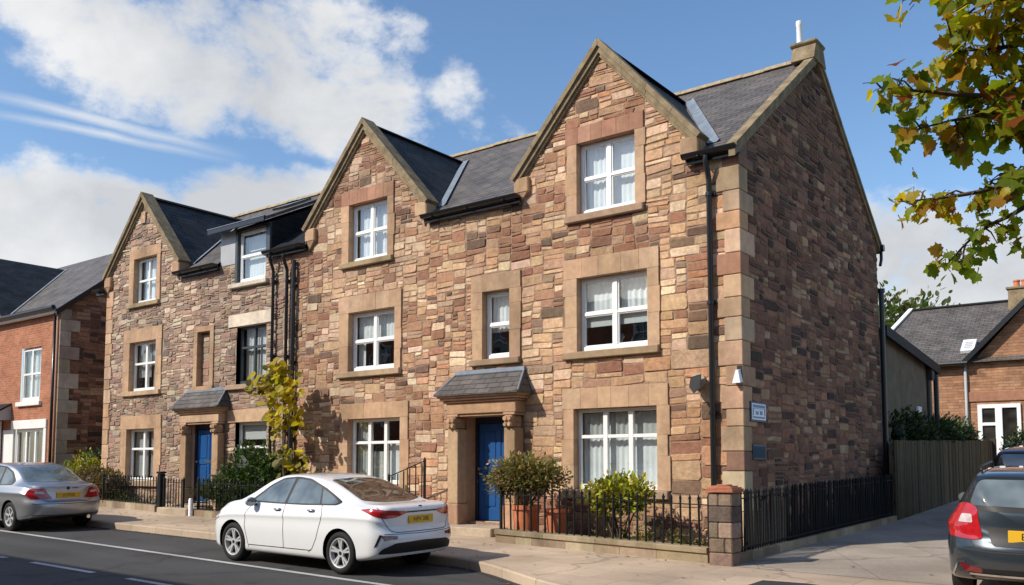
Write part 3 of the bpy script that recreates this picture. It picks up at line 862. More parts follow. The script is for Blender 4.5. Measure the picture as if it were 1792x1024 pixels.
def make_porch(house, xc, zs, zg, half=.80, ow=.55, pd=.30, ed=.47, zt=2.62, jd=.36):
    """stone doorcase: pilasters with scroll brackets, frieze, cornice and a hipped slate roof"""
    rng = random.Random(int(abs(xc * 10)))
    p = MB(); C = lambda: pick(PAL_DRESS, rng)
    pils = []
    for s in (-1, 1):
        pil = MB(); pils.append(pil)
        a, b = sorted((xc + s * ow, xc + s * half))
        pil.bbox(a, b, -pd, -.02, zs + .34, zt - .28, .012, C())                 # shaft
        pil.bbox(a - .025, b + .025, -pd - .03, -.021, zg - .05, zs + .338, .015, C())   # plinth block
        pil.bbox(a - .012, b + .012, -pd - .02, -.022, zt - .05, zt, .01, C())
        # recessed inner jamb running back to the door
        j0, j1 = sorted((xc + s * ow, xc + s * (ow + .08)))
        pil.box(j0 + .001, j1, -.02, jd, zs - .1, zt, C())
    po = MB()
    po.bbox(xc - half - .03, xc + half + .03, -pd - .02, .02, zt + .002, zt + .21, .01, C())
    po.bbox(xc - half - .07, xc + half + .07, -pd - .07, .021, zt + .212, zt + .255, .012, C())
    po.bbox(xc - half - .12, xc + half + .12, -pd - .12, .022, zt + .257, zt + .30, .015, C())
    po.bbox(xc - half - .16, xc + half + .16, -pd - .16, .023, zt + .302, zt + .36, .02, C())
    porch = po.build('porch', M['dressed'], house)
    for pil in pils: pil.build('pilaster', M['dressed'], porch)
    for s in (-1, 1):
        sc = MB()
        cx = xc + s * (ow + half) / 2; hw = (half - ow) * .36
        zc = zt - .17
        sc.bbox(cx - hw, cx + hw, -pd - .045, -.03, zt - .275, zt - .055, .02, C())
        for (dz, rr) in ((.055, .055), (-.055, .042)):
            for q in (-1, 1):
                sc.tube([(cx + q * hw * .52, -pd - .03, zc + dz), (cx + q * hw * .52, -pd - .085, zc + dz)], [rr, rr * .75], 12, C())
        for q in (-1, 1): sc.tube([(cx + q * (hw + .0), -pd * .6, zc + .05), (cx + q * (hw + .025), -pd * .6, zc + .05)], [.06, .045], 12, C())
        sc.build('scroll_bracket', M['dressed'], porch, smooth=True, angle=35)
    # inner soffit
    i = MB(); i.box(xc - ow, xc + ow, -pd + .02, jd, zt - .04, zt + .001, C()); i.build('lintel', M['dressed'], porch)
    r = MB(); zb = zt + .362; ztop = zt + .80
    e = half + .20; ey = -pd - .20; tx = half + .01
    bt = [(xc - e, ey, zb), (xc + e, ey, zb), (xc + e, -.0, zb), (xc - e, -.0, zb)]
    tp = [(xc - tx, -.02, ztop), (xc + tx, -.02, ztop)]
    r.quad_uv([bt[0], bt[1], tp[1], tp[0]], bt[0], (1, 0, 0), (0, -ey, ztop - zb))
    r.quad_uv([bt[1], bt[2], tp[1]], bt[1], (0, 1, 0), (-.2, 0, .45)); r.quad_uv([bt[3], bt[0], tp[0]], bt[3], (0, -1, 0), (.2, 0, .45))
    r.prism([bt[0], bt[1], bt[2], bt[3]], (0, 0, -.0015) if False else (0, 0, -.02))
    ro = r.build('porch_roof', M['slate'], house)
    l = MB()
    for q, t_ in ((bt[0], tp[0]), (bt[1], tp[1])):
        l.tube([Vector(q) + Vector((0, .02, .01)), Vector(t_) + Vector((0, 0, .01))], .02, 6)
    l.bbox(xc - tx - .03, xc + tx + .03, -.06, .0, ztop - .03, ztop + .05, .008)
    l.build('flashing', M['lead'], ro)
    st = MB()
    st.bbox(xc - ow - .12, xc + ow + .12, -pd - .52, .30, zg - .1, zs - .052, .015, (0.45, 0.36, 0.26))
    st.build('doorstep', M['dressed'], porch)
    return porch
# ------------------------------------------------------------------ the right-hand house of the terrace
XR0, XR1 = -11.10, 0.0
def W(op, sur, **kw): return dict(op=op, sur=sur, kw=kw)
right_wins = [
    W((-3.01, -1.83, 6.08, 7.38), (-3.25, -1.66, 5.95, 7.68), cols=2, split=True, sash=True, lintel_n=6, lintel_pal=PAL_DRESS_RED, curtains=[('net', 0, .5, 0, 1), ('net', .5, 1, 0, 1)]),
    W((-8.93, -7.75, 6.04, 7.32), (-9.17, -7.57, 5.92, 7.62), cols=2, split=True, sash=True, lintel_n=6, lintel_pal=PAL_DRESS_RED, curtains=[('net', 0, .5, 0, 1), ('net', .5, 1, 0, 1)]),
    W((-3.02, -1.62, 3.64, 4.95), (-3.30, -1.40, 3.51, 5.30), cols=2, split=True, sash=True, lintel_n=5, curtains=[('net', 0, .48, .5, 1), ('net', .52, 1, .5, 1), ('blind', 0, 1, .36, .52)]),
    W((-5.17, -4.52, 3.66, 4.96), (-5.45, -4.26, 3.54, 5.28), cols=1, sash=True, lintel_n=1, curtains=[('net', 0, 1, .42, 1)]),
    W((-8.90, -7.51, 3.66, 4.94), (-9.22, -7.32, 3.53, 5.30), cols=2, split=True, sash=True, lintel_n=5, curtains=[('net', 0, .5, .52, 1), ('net', .5, 1, .52, 1), ('net', 0, .16, 0, .5)]),
    W((-3.10, -1.47, 1.24, 2.64), (-3.34, -1.26, 1.10, 3.0), cols=3, rows=(.66,), split=True, lintel_n=6, curtains=[('net', 0, .36, 0, .68), ('net', .33, .68, 0, .68), ('net', .65, 1, 0, .68), ('grey', 0, 1, .66, .95)]),
    W((-8.88, -7.33, 1.26, 2.64), (-9.14, -7.10, 1.12, 2.97), cols=3, rows=(.64,), split=True, lintel_n=3, curtains=[('grey', 0, .3, 0, 1), ('net', .64, 1, 0, .62), ('grey', .34, .62, 0, .5)]),
]
house_r = thing('stone_house', 'tall red sandstone house with two steep gables, white windows and blue door, at the corner', 'house', (-5.5, 3.9, 0.4))
PORCH_R = (-4.99, 2.62)
def quoin_in_front(x, z): return x > -0.36
def inside_right(x, z):
    if x < XR0 + .02 or x > -0.20: return False
    if z > 6.60:
        ok = False
        for xc in (-2.5, -8.45):
            hw = (G_HALF - .08) if z <= G_KNEE else (G_APEX - .1 - z) / (G_APEX - G_KNEE) * G_HALF - .06
            if abs(x - xc) < hw: ok = True
        if not ok: return False
    for w in right_wins:
        if in_rect(x, z, w['sur'], 0.0): return False
    if in_rect(x, z, (-5.80, -4.18, 0, 2.9)): return False
    return True
door_r = (-5.54, -4.44, 0.60, 2.62)
fw = MB()
sheet_with_holes(fw, [0.1, 6.60], lambda z: XR0, lambda z: XR1, [w['op'] for w in right_wins] + [door_r])
front = fw.build('front_wall', M['mortar'], house_r)
sm = MB(); rg = random.Random(11)
WTH_R = weather(right_wins)
def tint_r(u, z, c):
    n = noise.noise(Vector((u * .33, z * .45, 4.2))); k = 1 + .22 * n
    m = noise.noise(Vector((u * .75, z * 1.5, 14.2))) + .35 * noise.noise(Vector((u * 2.1, z * 3.0, 3.1)))
    if m > .10:
        f = clamp((m - .10) * 1.7, 0, .72); c = tuple(lerp(a, b, f) for a, b in zip(c, (.27, .13, .08)))
    elif m < -.12:
        f = clamp((-m - .12) * 1.5, 0, .6); c = tuple(lerp(a, b, f) for a, b in zip(c, (.65, .46, .30)))
    s = clamp((u + 9) / 8.0, 0, 1)           # cleaner and warmer towards the corner
    return WTH_R(u, z, (clamp(c[0] * k * lerp(.96, 1.08, s), 0, .8), clamp(c[1] * k * lerp(.96, 1.04, s), 0, .8), clamp(c[2] * k * lerp(.97, .98, s), 0, .8)))
stones(sm, XR0, -5.6, 0.2, 9.1, inside_right, front3d, PAL_RIGHT, rg, .050, .039, (3, 9), (2, 5), .04, tint=tint_r)
stones(sm, -5.6, -0.18, 0.2, 9.1, inside_right, front3d, PAL_RIGHT, rg, .050, .038, (4, 10), (2, 5), .035, seed=3, tint=tint_r, sizef=lambda u, z: 1 + .5 * clamp((u + 3.4) / 2.0, 0, 1) * clamp((5.4 - z) / 2.0, 0, 1))
sm.build('stonework', M['stone'], front)
for w in right_wins: make_window(house_r, w['op'], w['sur'], **w['kw'])
for xc in (-2.5, -8.45):
    gable_set(house_r, xc, [w['op'] for w in right_wins], lambda st, xc, hw: st.box(xc - .12, xc + .12, -.02, .0, 8.62, 8.72, pick(PAL_DRESS, RNG)), lead_sides=(1, -1))
# corner quoins, seen on both faces
q = MB(); rg = random.Random(5); z = .2; k = 0
while z < 6.5:
    h = rg.uniform(.27, .40)
    if z + h > 6.4: h = 6.58 - z
    lw, sw = (.36, .30) if k % 2 else (.25, .52)
    q.bbox(-lw * rg.uniform(.92, 1.06), .032, -.034, sw * rg.uniform(.92, 1.1), z + .004, z + h - .004, .010, pick(PAL_QUOIN, rg)); z += h; k += 1
q.build('quoins', M['dressed'], house_r)
# side wall with its gable
def side_top(y): return EAVE_Z + SL * (min(y, BACK_Y - y) + .16) + .02
sw_ = MB()
def s3(u, z, h=0.0): return (h, u, z)
sw_.poly([s3(0, .1), s3(BACK_Y, .1), s3(BACK_Y, side_top(0)), s3(RIDGE_Y, side_top(RIDGE_Y) + .1), s3(0, side_top(0))])
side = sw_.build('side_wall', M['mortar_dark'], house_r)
sm = MB(); rg = random.Random(21)
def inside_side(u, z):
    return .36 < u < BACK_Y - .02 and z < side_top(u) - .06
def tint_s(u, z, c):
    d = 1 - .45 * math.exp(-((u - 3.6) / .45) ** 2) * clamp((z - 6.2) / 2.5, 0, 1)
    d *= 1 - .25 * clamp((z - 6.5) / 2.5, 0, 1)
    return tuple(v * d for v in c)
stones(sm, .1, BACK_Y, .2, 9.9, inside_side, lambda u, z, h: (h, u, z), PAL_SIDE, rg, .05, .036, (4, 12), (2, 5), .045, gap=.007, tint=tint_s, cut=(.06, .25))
sm.build('stonework', M['stone'], side)
# skew coping and its peak block
cp = MB()
sy0, syp, sy1 = -.22, RIDGE_Y, BACK_Y + .22
def skew(k, x0, x1):
    zz = lambda y: EAVE_Z + SL * (min(y, BACK_Y - y) + .16) + k
    pts = [(x0, sy0, zz(sy0)), (x0, syp, zz(syp)), (x0, sy1, zz(sy1))]
    return pts
for (k0, k1, xa, xb) in ((.02, .11, -.10, .075), (-.10, .018, -.06, .05)):
    lo, hi = skew(k0, xa, xb), skew(k1, xa, xb)
    for (i0, i1) in ((0, 1), (1, 2)):
        for q in range(6):
            t0, t1 = q / 6, (q + 1) / 6 - .0015; P_ = lambda A, t: tuple(Vector(A[i0]).lerp(Vector(A[i1]), t)); dx = RNG.uniform(-.004, .004)
            cp.prism([(p[0] + dx, p[1], p[2]) for p in (P_(lo, t0), P_(lo, t1), P_(hi, t1), P_(hi, t0))], (xb - xa, 0, 0))
cop = cp.build('coping', M['coping'], house_r)
pk = MB(); pk.prism([(-.36, syp - .36, 9.45), (-.36, syp - .22, 9.78), (-.36, syp + .22, 9.78), (-.36, syp + .36, 9.45)], (.45, 0, 0))
pk.bbox(-.42, .12, syp - .27, syp + .27, 9.782, 9.87, .03)
pk.build('peak_block', M['coping'], cop)
fl = MB(); fl.lathe([(.055, 9.84), (.055, 10.30), (.062, 10.31), (.062, 10.40), (.05, 10.405)], -.30, syp, 14)
fl.build('flue', M['flue'], house_r, smooth=True, angle=40)
main_roof(house_r, XR0 - .0, -.06, gables=(-2.5, -8.45))
bw = MB(); bw.poly([(XR0, BACK_Y, .1), (XR1, BACK_Y, .1), (XR1, BACK_Y, EAVE_Z), (XR0, BACK_Y, EAVE_Z)])
bw.build('back_wall', M['render'], house_r)
gutter(house_r, -.86, .06); gutter(house_r, -6.60, -4.20); gutter(house_r, -11.66, -10.26)
gb = MB(); gb.tube([(-.3, BACK_Y + .2, EAVE_Z - .02), (.12, BACK_Y + .2, EAVE_Z - .02)], .08, 10); gb.tube([(.05, BACK_Y + .2, EAVE_Z - .05), (.07, BACK_Y + .12, EAVE_Z - .3), (.07, BACK_Y + .02, EAVE_Z - .45)], .035, 8)
gb.build('gutter', M['black_metal'], house_r, smooth=True, angle=40)
downpipe(house_r, -.455, 6.58, 1.0)
downpipe(house_r, -10.92, 6.50, .6, r=.04, hopper=False); downpipe(house_r, -10.68, 6.35, .6, r=.052, swan=False, hopper=False)
dp = MB(); dp.tube([(.06, BACK_Y + .06, 5.55), (.06, BACK_Y + .06, .5)], .06, 10); dp.tube([(.06, BACK_Y + .06, 5.55), (.06, BACK_Y + .06, 5.64)], .085, 10)
dp.build('downpipe', M['black_metal'], house_r, smooth=True, angle=40)
make_door(house_r, *door_r, .24)
make_porch(house_r, PORCH_R[0], .60, .38)

# fittings on its walls
f = thing('floodlight', 'black floodlight on a round pale base on the sunlit wall near the corner', 'lamp', (-.72, -.03, 2.98))
b = MB(); b.tube([(-.72, -.03, 3.0), (-.72, -.055, 3.0)], .13, 18, (0.5, 0.4, 0.3)); b.build('base_plate', M['dressed'], f, smooth=True, angle=40)
b = MB(); b.tube([(-.72, -.05, 2.98), (-.70, -.14, 2.96)], .03, 8); b.prism([(-.80, -.13, 3.06), (-.62, -.12, 3.10), (-.60, -.20, 2.90), (-.70, -.22, 2.80), (-.80, -.18, 2.92)], (.04, -.10, -.03)); b.build('lamp_head', M['iron'], f)
f = thing('security_light', 'small white wedge-shaped lamp on the corner of the stone house', 'lamp', (.02, -.06, 2.95))
b = MB(); b.prism([(-.10, -.036, 2.94), (.03, -.036, 2.94), (.0, -.036, 3.14), (-.04, -.036, 3.14)], (.01, -.13, -.02)); b.build('shade', M['lamp_white'], f)
b = MB(); b.box(-.06, .02, -.04, -.032, 3.0, 3.2); b.build('bracket', M['black_plastic'], f)

sg = thing('wall_sign', 'white sign with blue picture in a dark frame on the shaded side wall', 'sign', (.05, .52, 2.36))
b = MB(); b.bbox(.030, .052, .20, .84, 2.34, 2.66, .006); b.build('frame', M['sign_navy'], sg)
b = MB(); b.box(.0525, .058, .24, .80, 2.375, 2.63); b.build('panel', M['sign_white'], sg)
b = MB()
X = .0592
for (ya, yb, za, zb) in ((.27, .77, 2.565, 2.612), (.27, .77, 2.398, 2.425), (.27, .31, 2.44, 2.55), (.73, .77, 2.44, 2.55), (.27, .77, 2.548, 2.556)):
    b.poly([(X, ya, za), (X, yb, za), (X, yb, zb), (X, ya, zb)])
for (ya, yb, za, zb) in ((.38, .50, 2.455, 2.525), (.55, .66, 2.455, 2.535)):
    b.poly([(X, ya, za), (X, yb, za), (X, yb, zb), (X, (ya + yb) / 2, zb - .03), (X, ya, zb)])
b.build('artwork', M['sign_blue'], sg)
sg = thing('wall_plaque', 'dark teal rectangular plaque low on the shaded side wall', 'plaque', (.05, .54, 1.74))
b = MB(); b.bbox(.030, .050, .28, .80, 1.74, 1.99, .006); b.build('frame', M['sign_navy'], sg)
b = MB(); b.box(.0505, .055, .32, .76, 1.775, 1.955); b.build('panel', M['plaque_teal'], sg)

# ------------------------------------------------------------------ the left-hand house of the terrace
XL0, XL1 = -18.97, -11.10
left_wins = [
    W((-17.60, -16.47, 6.09, 7.34), (-17.84, -16.28, 5.97, 7.62), cols=2, split=False, lintel_n=1, curtains=[('net', 0, .5, 0, 1), ('net', .5, 1, 0, 1)]),
    W((-17.70, -16.40, 3.67, 5.02), (-18.02, -16.12, 3.54, 5.38), cols=2, split=True, lintel_n=1, rows=(.56,), curtains=[('grey', 0, .5, .3, 1), ('grey', .5, 1, .52, 1), ('grey', .6, 1, 0, .5)]),
    W((-12.90, -11.75, 3.60, 5.02), (-13.2, -11.55, 3.48, 5.32), cols=2, frame='dark_frame', rows=(.64,), lintel_pal=PAL_PALE, jamb=False, curtains=[('net', .5, 1, 0, 1), ('net', 0, .5, .6, 1), ('grey', 0, .46, 0, .6)]),
    W((-17.73, -16.36, 1.24, 2.64), (-18.05, -16.05, 1.10, 3.0), cols=2, split=True, rows=(.62,), lintel_n=1, curtains=[('grey', 0, .45, 0, 1), ('grey', .55, 1, .1, 1)]),
    W((-12.87, -11.68, 1.20, 2.69), (-13.16, -11.46, 1.06, 2.99), cols=1, rows=(.60,), lintel_n=1, jamb=False, curtains=[('blind', 0, 1, .74, 1)]),
]
dorm_op = (-12.90, -11.83, 6.08, 7.36)
niche = (-14.50, -13.96, 3.64, 5.03)
house_l = thing('stone_house', 'weathered rubble house with one gable, slate dormer and dark upper window', 'house', (-15.0, 3.9, 0.5))
door_l = (-14.60, -13.50, 0.76, 2.72)
DOOR_L_Y = .06
def inside_left(x, z):
    if x < XL0 + .26 or x > XL1 - .02: return False
    if z > 6.60:
        hw = (G_HALF - .08) if z <= G_KNEE else (G_APEX - .1 - z) / (G_APEX - G_KNEE) * G_HALF - .06
        if abs(x + 17.18) > hw: return False
    for w in left_wins:
        s = w['sur'] if w['kw'].get('jamb', True) else None
        if s:
            if in_rect(x, z, s): return False
        else:
            s = w['sur']
            if in_rect(x, z, w['op'], .02) or in_rect(x, z, (s[0], s[1], w['op'][3], s[3])) or in_rect(x, z, (s[0], s[1], s[2], w['op'][2])): return False
    if in_rect(x, z, dorm_op, .03) or in_rect(x, z, (-13.15, -11.6, 5.95, 6.10)): return False
    if in_rect(x, z, (niche[0] - .16, niche[1] + .16, niche[2] - .1, niche[3] + .12)): return False
    if in_rect(x, z, (-14.86, -13.26, 0, 3.0)): return False
    return True
fw = MB()
sheet_with_holes(fw, [0.1, 6.60], lambda z: XL0, lambda z: XL1, [w['op'] for w in left_wins] + [door_l, dorm_op, niche])
front = fw.build('front_wall', M['mortar_pale'], house_l)
sm = MB(); rg = random.Random(31)
WTH_L = weather(left_wins)
def tint_l(u, z, c):
    k = 1 + .25 * noise.noise(Vector((u * .5, z * .5, 8.2))); return WTH_L(u, z, tuple(clamp(v * k, 0, .8) for v in c))
stones(sm, XL0, XL1, 0.2, 9.1, inside_left, front3d, PAL_LEFT, rg, .05, .036, (3, 8), (1, 4), .07, gap=.006, cut=(.08, .32), prot=(.004, .024), seed=5, tint=tint_l)
sm.build('stonework', M['stone'], front)
for w in left_wins: make_window(house_l, w['op'], w['sur'], **w['kw'])
gable_set(house_l, -17.18, [w['op'] for w in left_wins], lambda st, xc, hw: st.box(xc - .1, xc + .1, -.05, .0, 8.3, 8.62, pick(PAL_DRESS, RNG)), mortar='mortar_pale')
nb = MB()
nb.box(niche[0] - .02, niche[1] + .02, .12, .2, niche[2] - .02, niche[3] + .02, (.36, .25, .17))
blocks_v(nb, niche[0] - .16, niche[0], -.033, .12, niche[2], niche[3], PAL_DRESS, rg); blocks_v(nb, niche[1], niche[1] + .16, -.033, .12, niche[2], niche[3], PAL_DRESS, rg)
blocks_h(nb, niche[0] - .16, niche[1] + .16, -.034, .12, niche[3], niche[3] + .14, PAL_DRESS, rg); blocks_h(nb, niche[0] - .18, niche[1] + .18, -.06, .12, niche[2] - .1, niche[2], PAL_DRESS, rg)
nb_stone = MB()
stones(nb, niche[0] + .03, niche[1] - .03, niche[2] + .02, niche[3] - .02, lambda x, z: True, lambda u, z, h: (u, .12 - h, z), PAL_LEFT, rg, .05, .036, (3, 8), (2, 5), .03)
nb.build('blind_window', M['dressed'], house_l)
q = MB(); z = .3; k = 0
while z < 6.5:
    h = rg.uniform(.28, .42)
    if z + h > 6.3: h = 6.58 - z
    q.bbox(XL0 - .03, XL0 + (.34 if k % 2 else .27), -.034, .3, z + .004, z + h - .004, .010, pick(PAL_DRESS, rg)); z += h; k += 1
q.build('quoins', M['dressed'], house_l)
sd = MB(); sd.poly([(XL0, 0, .1), (XL0, BACK_Y, .1), (XL0, BACK_Y, EAVE_Z), (XL0, RIDGE_Y, RIDGE_Z), (XL0, 0, EAVE_Z)]); sd.build('side_wall', M['mortar'], house_l)
bw = MB(); bw.poly([(XL0, BACK_Y, .1), (XL1, BACK_Y, .1), (XL1, BACK_Y, EAVE_Z), (XL0, BACK_Y, EAVE_Z)]); bw.build('back_wall', M['render'], house_l)
main_roof(house_l, XL0 - .1, XL1 - .002, gables=(-17.18,), notch=(-13.60, -11.70))
# dormer
dx0, dx1 = -13.62, -11.68
SLd = (9.42 - 7.46) / (3.66 + .26); dorm = None
for x in (dx0, dx1):
    dm = MB(); zf = lambda y: 7.43 + SLd * (y + .0)
    dm.quad_uv([(x, 0.0, 6.50), (x, 0.0, zf(0)), (x, 3.6, zf(3.6)), (x, .3, 6.6)], (x, 0, 6.5), (0, 1, 0), (0, 0, 1))
    if dorm is None: dorm = MB(); dorm.bbox(dx0 + .01, dx1 - .01, .06, .10, 7.37, 7.43, .004); dorm = dorm.build('dormer', M['slate_clad'], house_l)
    dm.build('dormer_cheek', M['slate_clad'], dorm)
for (pa, pb, pc) in ((dx0, -13.0, 6.60), (-11.83, dx1 + .002, 6.60), (-12.998, -11.832, 7.36)):
    pn = MB(); pn.bbox(pa, pb, -.012, .05, pc, 7.44, .006); pn.build('front_panel', M['grey_panel' if pa == dx0 else 'dark_frame'], dorm)
pn = MB(); pn.bbox(-13.0, -12.905, -.03, .10, 6.10, 7.42, .004); pn.build('corner_post', M['dark_frame'], dorm)
ap = MB(); ap.quad_uv([(-11.67, EAVE_Y - .02, EAVE_Z + .012), (-10.36, EAVE_Y - .02, EAVE_Z + .012), (-10.36, .9, EAVE_Z + SL * 1.06 + .03), (-9.7, 1.9, EAVE_Z + SL * 2.06 + .03), (-11.67, 1.9, EAVE_Z + SL * 2.06 + .03)], (-11.67, 0, EAVE_Z), (1, 0, 0), (0, 1, SL)); ap.build('slate_apron', M['slate_clad'], house_l)
dr = MB(); a0, a1 = dx0 - .16, dx1 + .14
P = [(a0, -.26, 7.48), (a1, -.26, 7.48), (a1, 3.66, 9.46), (a0, 3.66, 9.46)]
dr.quad_uv(P, P[0], (1, 0, 0), (0, 1, SLd)); 
dr.prism([(a0, -.26, 7.40), (a0, -.26, 7.478), (a0, 3.66, 9.458), (a0, 3.66, 9.38)], (a1 - a0, 0, 0))
dro = dr.build('dormer_roof', M['slate'], house_l)
fa = MB(); fa.bbox(a0, a1, -.30, -.262, 7.37, 7.485, .006); fa.build('fascia', M['black_metal'], dro)
le = MB(); le.bbox(a0 - .01, a1 + .01, -.31, -.20, 7.487, 7.505, .004); le.build('lead_edge', M['lead'], dro)
rl = MB(); rl.prism([(-12.9, 1.0, 7.48 + SLd * 1.26 + .02), (-12.25, 1.0, 7.48 + SLd * 1.26 + .02), (-12.25, 1.7, 7.48 + SLd * 1.96 + .02), (-12.9, 1.7, 7.48 + SLd * 1.96 + .02)], (0, -.02, .05)); rl.build('rooflight', M['car_glass_dark'], dro)
make_window(house_l, dorm_op, None, cols=1, rows=(.5,), sash=True, reveal=.05, curtains=[('net', 0, .98, .0, 1)])
s = MB(); s.bbox(-13.17, -11.68, -.11, .06, 5.965, 6.075, .012, (.62, .54, .43)); s.build('sill', M['dressed'], dorm)
gutter(house_l, -15.36, -13.60); gutter(house_l, -19.42, -18.98)
downpipe(house_l, -11.42, 6.55, .7, r=.038)
make_door(house_l, *door_l, DOOR_L_Y)
make_porch(house_l, -14.05, .76, .54, zt=2.72, pd=.22, jd=.13)

# rear wing behind the corner house
wing = thing('rear_wing', 'plain rendered rear building with dark sloping roof edge behind the timber fence', 'outbuilding', (-2.5, 10.3, .6))
w = MB(); wt = lambda y: 4.74 - .085 * (y - 7.8)
w.poly([(-.05, 7.79, .3), (-.05, 13.0, .3), (-.05, 13.0, wt(13.0)), (-.05, 7.79, wt(7.79))]); w.poly([(-5, 13.0, .3), (-.05, 13.0, .3), (-.05, 13.0, wt(13.0)), (-5, 13.0, wt(13.0))])
w.build('wall', M['render'], wing)
w = MB(); w.prism([(-5, 7.95, wt(7.95) + .0), (-5, 13.15, wt(13.15)), (-5, 13.15, wt(13.15) + .06), (-5, 7.95, wt(7.95) + .06)], (5.1, 0, 0)); ro = w.build('roof', M['slate_dark'], wing)
w = MB(); w.prism([(.102, 7.9, wt(7.9) - .14), (.102, 13.2, wt(13.2) - .16), (.102, 13.2, wt(13.2) + .09), (.102, 7.9, wt(7.9) + .09)], (.04, 0, 0)); w.build('bargeboard', M['iron'], ro)
w = MB(); w.tube([(.03, 13.12, 4.2), (.03, 13.12, .6)], .07, 8); w.build('downpipe', M['black_metal'], wing, smooth=True, angle=40)
w = MB(); w.tube([(-.02, 12.45, 4.05), (-.02, 12.45, .6)], .05, 8); w.prism([(-.04, 12.35, 4.22), (-.04, 12.75, 4.22), (-.04, 12.62, 3.92), (-.04, 12.4, 3.92)], (.14, 0, 0)); w.build('vent_pipe', M['soffit'], wing)
w = MB(); w.bbox(-.048, .02, 11.15, 11.5, 2.98, 3.16, .01); tag(w.build('meter_box', M['lamp_white'], wing))

# ------------------------------------------------------------------ brick house at the left edge
hb = thing('brick_house', 'orange brick house with white windows, dark slate roof and stone side wall', 'house', (-26, 3.5, .6))
bx0, bx1 = -31.0, -21.76
b_ops = [(-24.16, -22.86, 3.66, 5.36), (-24.45, -22.48, .95, 2.80), (-29.5, -28.2, 3.66, 5.36)]
BE, BR, BRY = 6.44, 9.36, 3.6
f = MB(); sheet_with_holes(f, [.2, BE], lambda z: bx0, lambda z: bx1, b_ops)
for i, fc in enumerate(f.f): f.uv[i] = [(f.v[k][0], f.v[k][2]) for k in fc]
f.has_uv = True
fo = f.build('front_wall', M['brick'], hb)
make_window(hb, b_ops[0], None, cols=2, rows=(.5,), split=True, curtains=[('net', 0, 1, 0, 1)], reveal=.05, thick=.09)
make_window(hb, b_ops[2], None, cols=2, rows=(.5,), split=True, curtains=[('net', 0, 1, 0, 1)], reveal=.05, thick=.09)
make_window(hb, b_ops[1], None, cols=3, rows=(), split=True, curtains=[('grey', 0, .3, 0, 1), ('net', .7, 1, 0, 1)], reveal=.06, thick=.09)
s = MB(); s.bbox(-24.30, -22.72, -.09, .05, 3.52, 3.655, .01); s.build('sill', M['white_paint'], hb)
s = MB(); s.bbox(-24.62, -22.3, -.05, .05, 2.80, 3.08, .01); s.build('lintel', M['white_paint'], hb)
for (a, b_) in ((-25.2, -24.46), (-22.47, -22.3)):
    s = MB(); s.bbox(a, b_, -.04, .04, .3, 2.795, .01); s.build('shopfront_pier', M['white_paint'], hb)
cn = MB(); cn.prism([(-27.8, 0, 3.62), (-27.8, -.55, 3.28), (-27.8, -.55, 3.12), (-27.8, 0, 3.12)], (3.05, 0, 0)); co = cn.build('canopy', M['grey_panel'], hb)
cn = MB(); cn.prism([(-27.82, .0, 3.66), (-27.82, -.60, 3.30), (-27.82, -.60, 3.24), (-27.82, .0, 3.60)], (3.10, 0, 0)); cn.build('lead_edge', M['slate_dark'], co)
for a in (-25.5, -27.7):
    s = MB(); s.bbox(a, a + .25, -.30, -.05, .3, 3.1, .02); s.build('canopy_post', M['white_paint'], hb)
sd = MB(); sd.poly([(bx1, 0, .2), (bx1, 7.2, .2), (bx1, 7.2, BE), (bx1, BRY, BR), (bx1, 0, BE)])
so = sd.build('side_wall', M['mortar_dark'], hb)
sm = MB(); SB = (BR - BE) / BRY
stones(sm, .0, 3.7, .2, 9.2, lambda u, z: u > .30 and z < BE + SB * u - .1, lambda u, z, h: (bx1 + h, u, z), PAL_SIDE, rg, .055, .04, (4, 9), (2, 4), .04)
sm.build('stonework', M['stone'], so)
q = MB(); z = .3; k = 0
while z < 6.3:
    h = rg.uniform(.34, .5); q.bbox(bx1 - .02, bx1 + .034, .002, (.62 if k % 2 else .34), z + .004, min(z + h, BE) - .004, .008, pick([(1, (.50, .42, .32)), (1, (.42, .35, .27))], rg)); z += h; k += 1
q.build('quoins', M['dressed'], hb)
r = MB(); ye = -.18; ze = BE - .1
r.quad_uv([(bx0, ye, ze), (bx1 + .12, ye, ze), (bx1 + .12, BRY, BR), (bx0, BRY, BR)], (bx0, ye, ze), (1, 0, 0), (0, BRY - ye, BR - ze))
r.quad_uv([(bx1 + .12, 7.4, ze), (bx0, 7.4, ze), (bx0, BRY + .001, BR), (bx1 + .12, BRY + .001, BR)], (bx0, 7.4, ze), (-1, 0, 0), (0, -1, .8))
ro = r.build('roof', M['slate'], hb)
v = MB(); SLb = (BR - ze) / (BRY - ye)
v.prism([(bx1 + .10, ye, ze - .16), (bx1 + .10, BRY, BR - .16), (bx1 + .10, BRY, BR + .03), (bx1 + .10, ye, ze + .03)], (.05, 0, 0)); v.build('verge_board', M['black_metal'], ro)
g = MB(); g.box(bx0, bx1 + .06, -.20, -.04, BE - .16, BE - .02); go = g.build('fascia', M['white_paint'], hb)
g = MB(); g.tube([(bx0, -.27, BE - .02), (bx1 + .14, -.27, BE - .02)], .07, 10); g.build('gutter', M['black_metal'], hb, smooth=True, angle=50)
d = MB(); d.tube([(bx1 - .12, -.09, BE - .1), (bx1 - .12, -.09, .5)], .045, 8); d.build('downpipe', M['black_metal'], hb, smooth=True)
d = MB(); d.tube([(bx1 + .02, -.07, BE - .1), (bx1 + .02, -.07, .5)], .03, 8); d.build('cable_duct', M['brick'], hb, smooth=True)
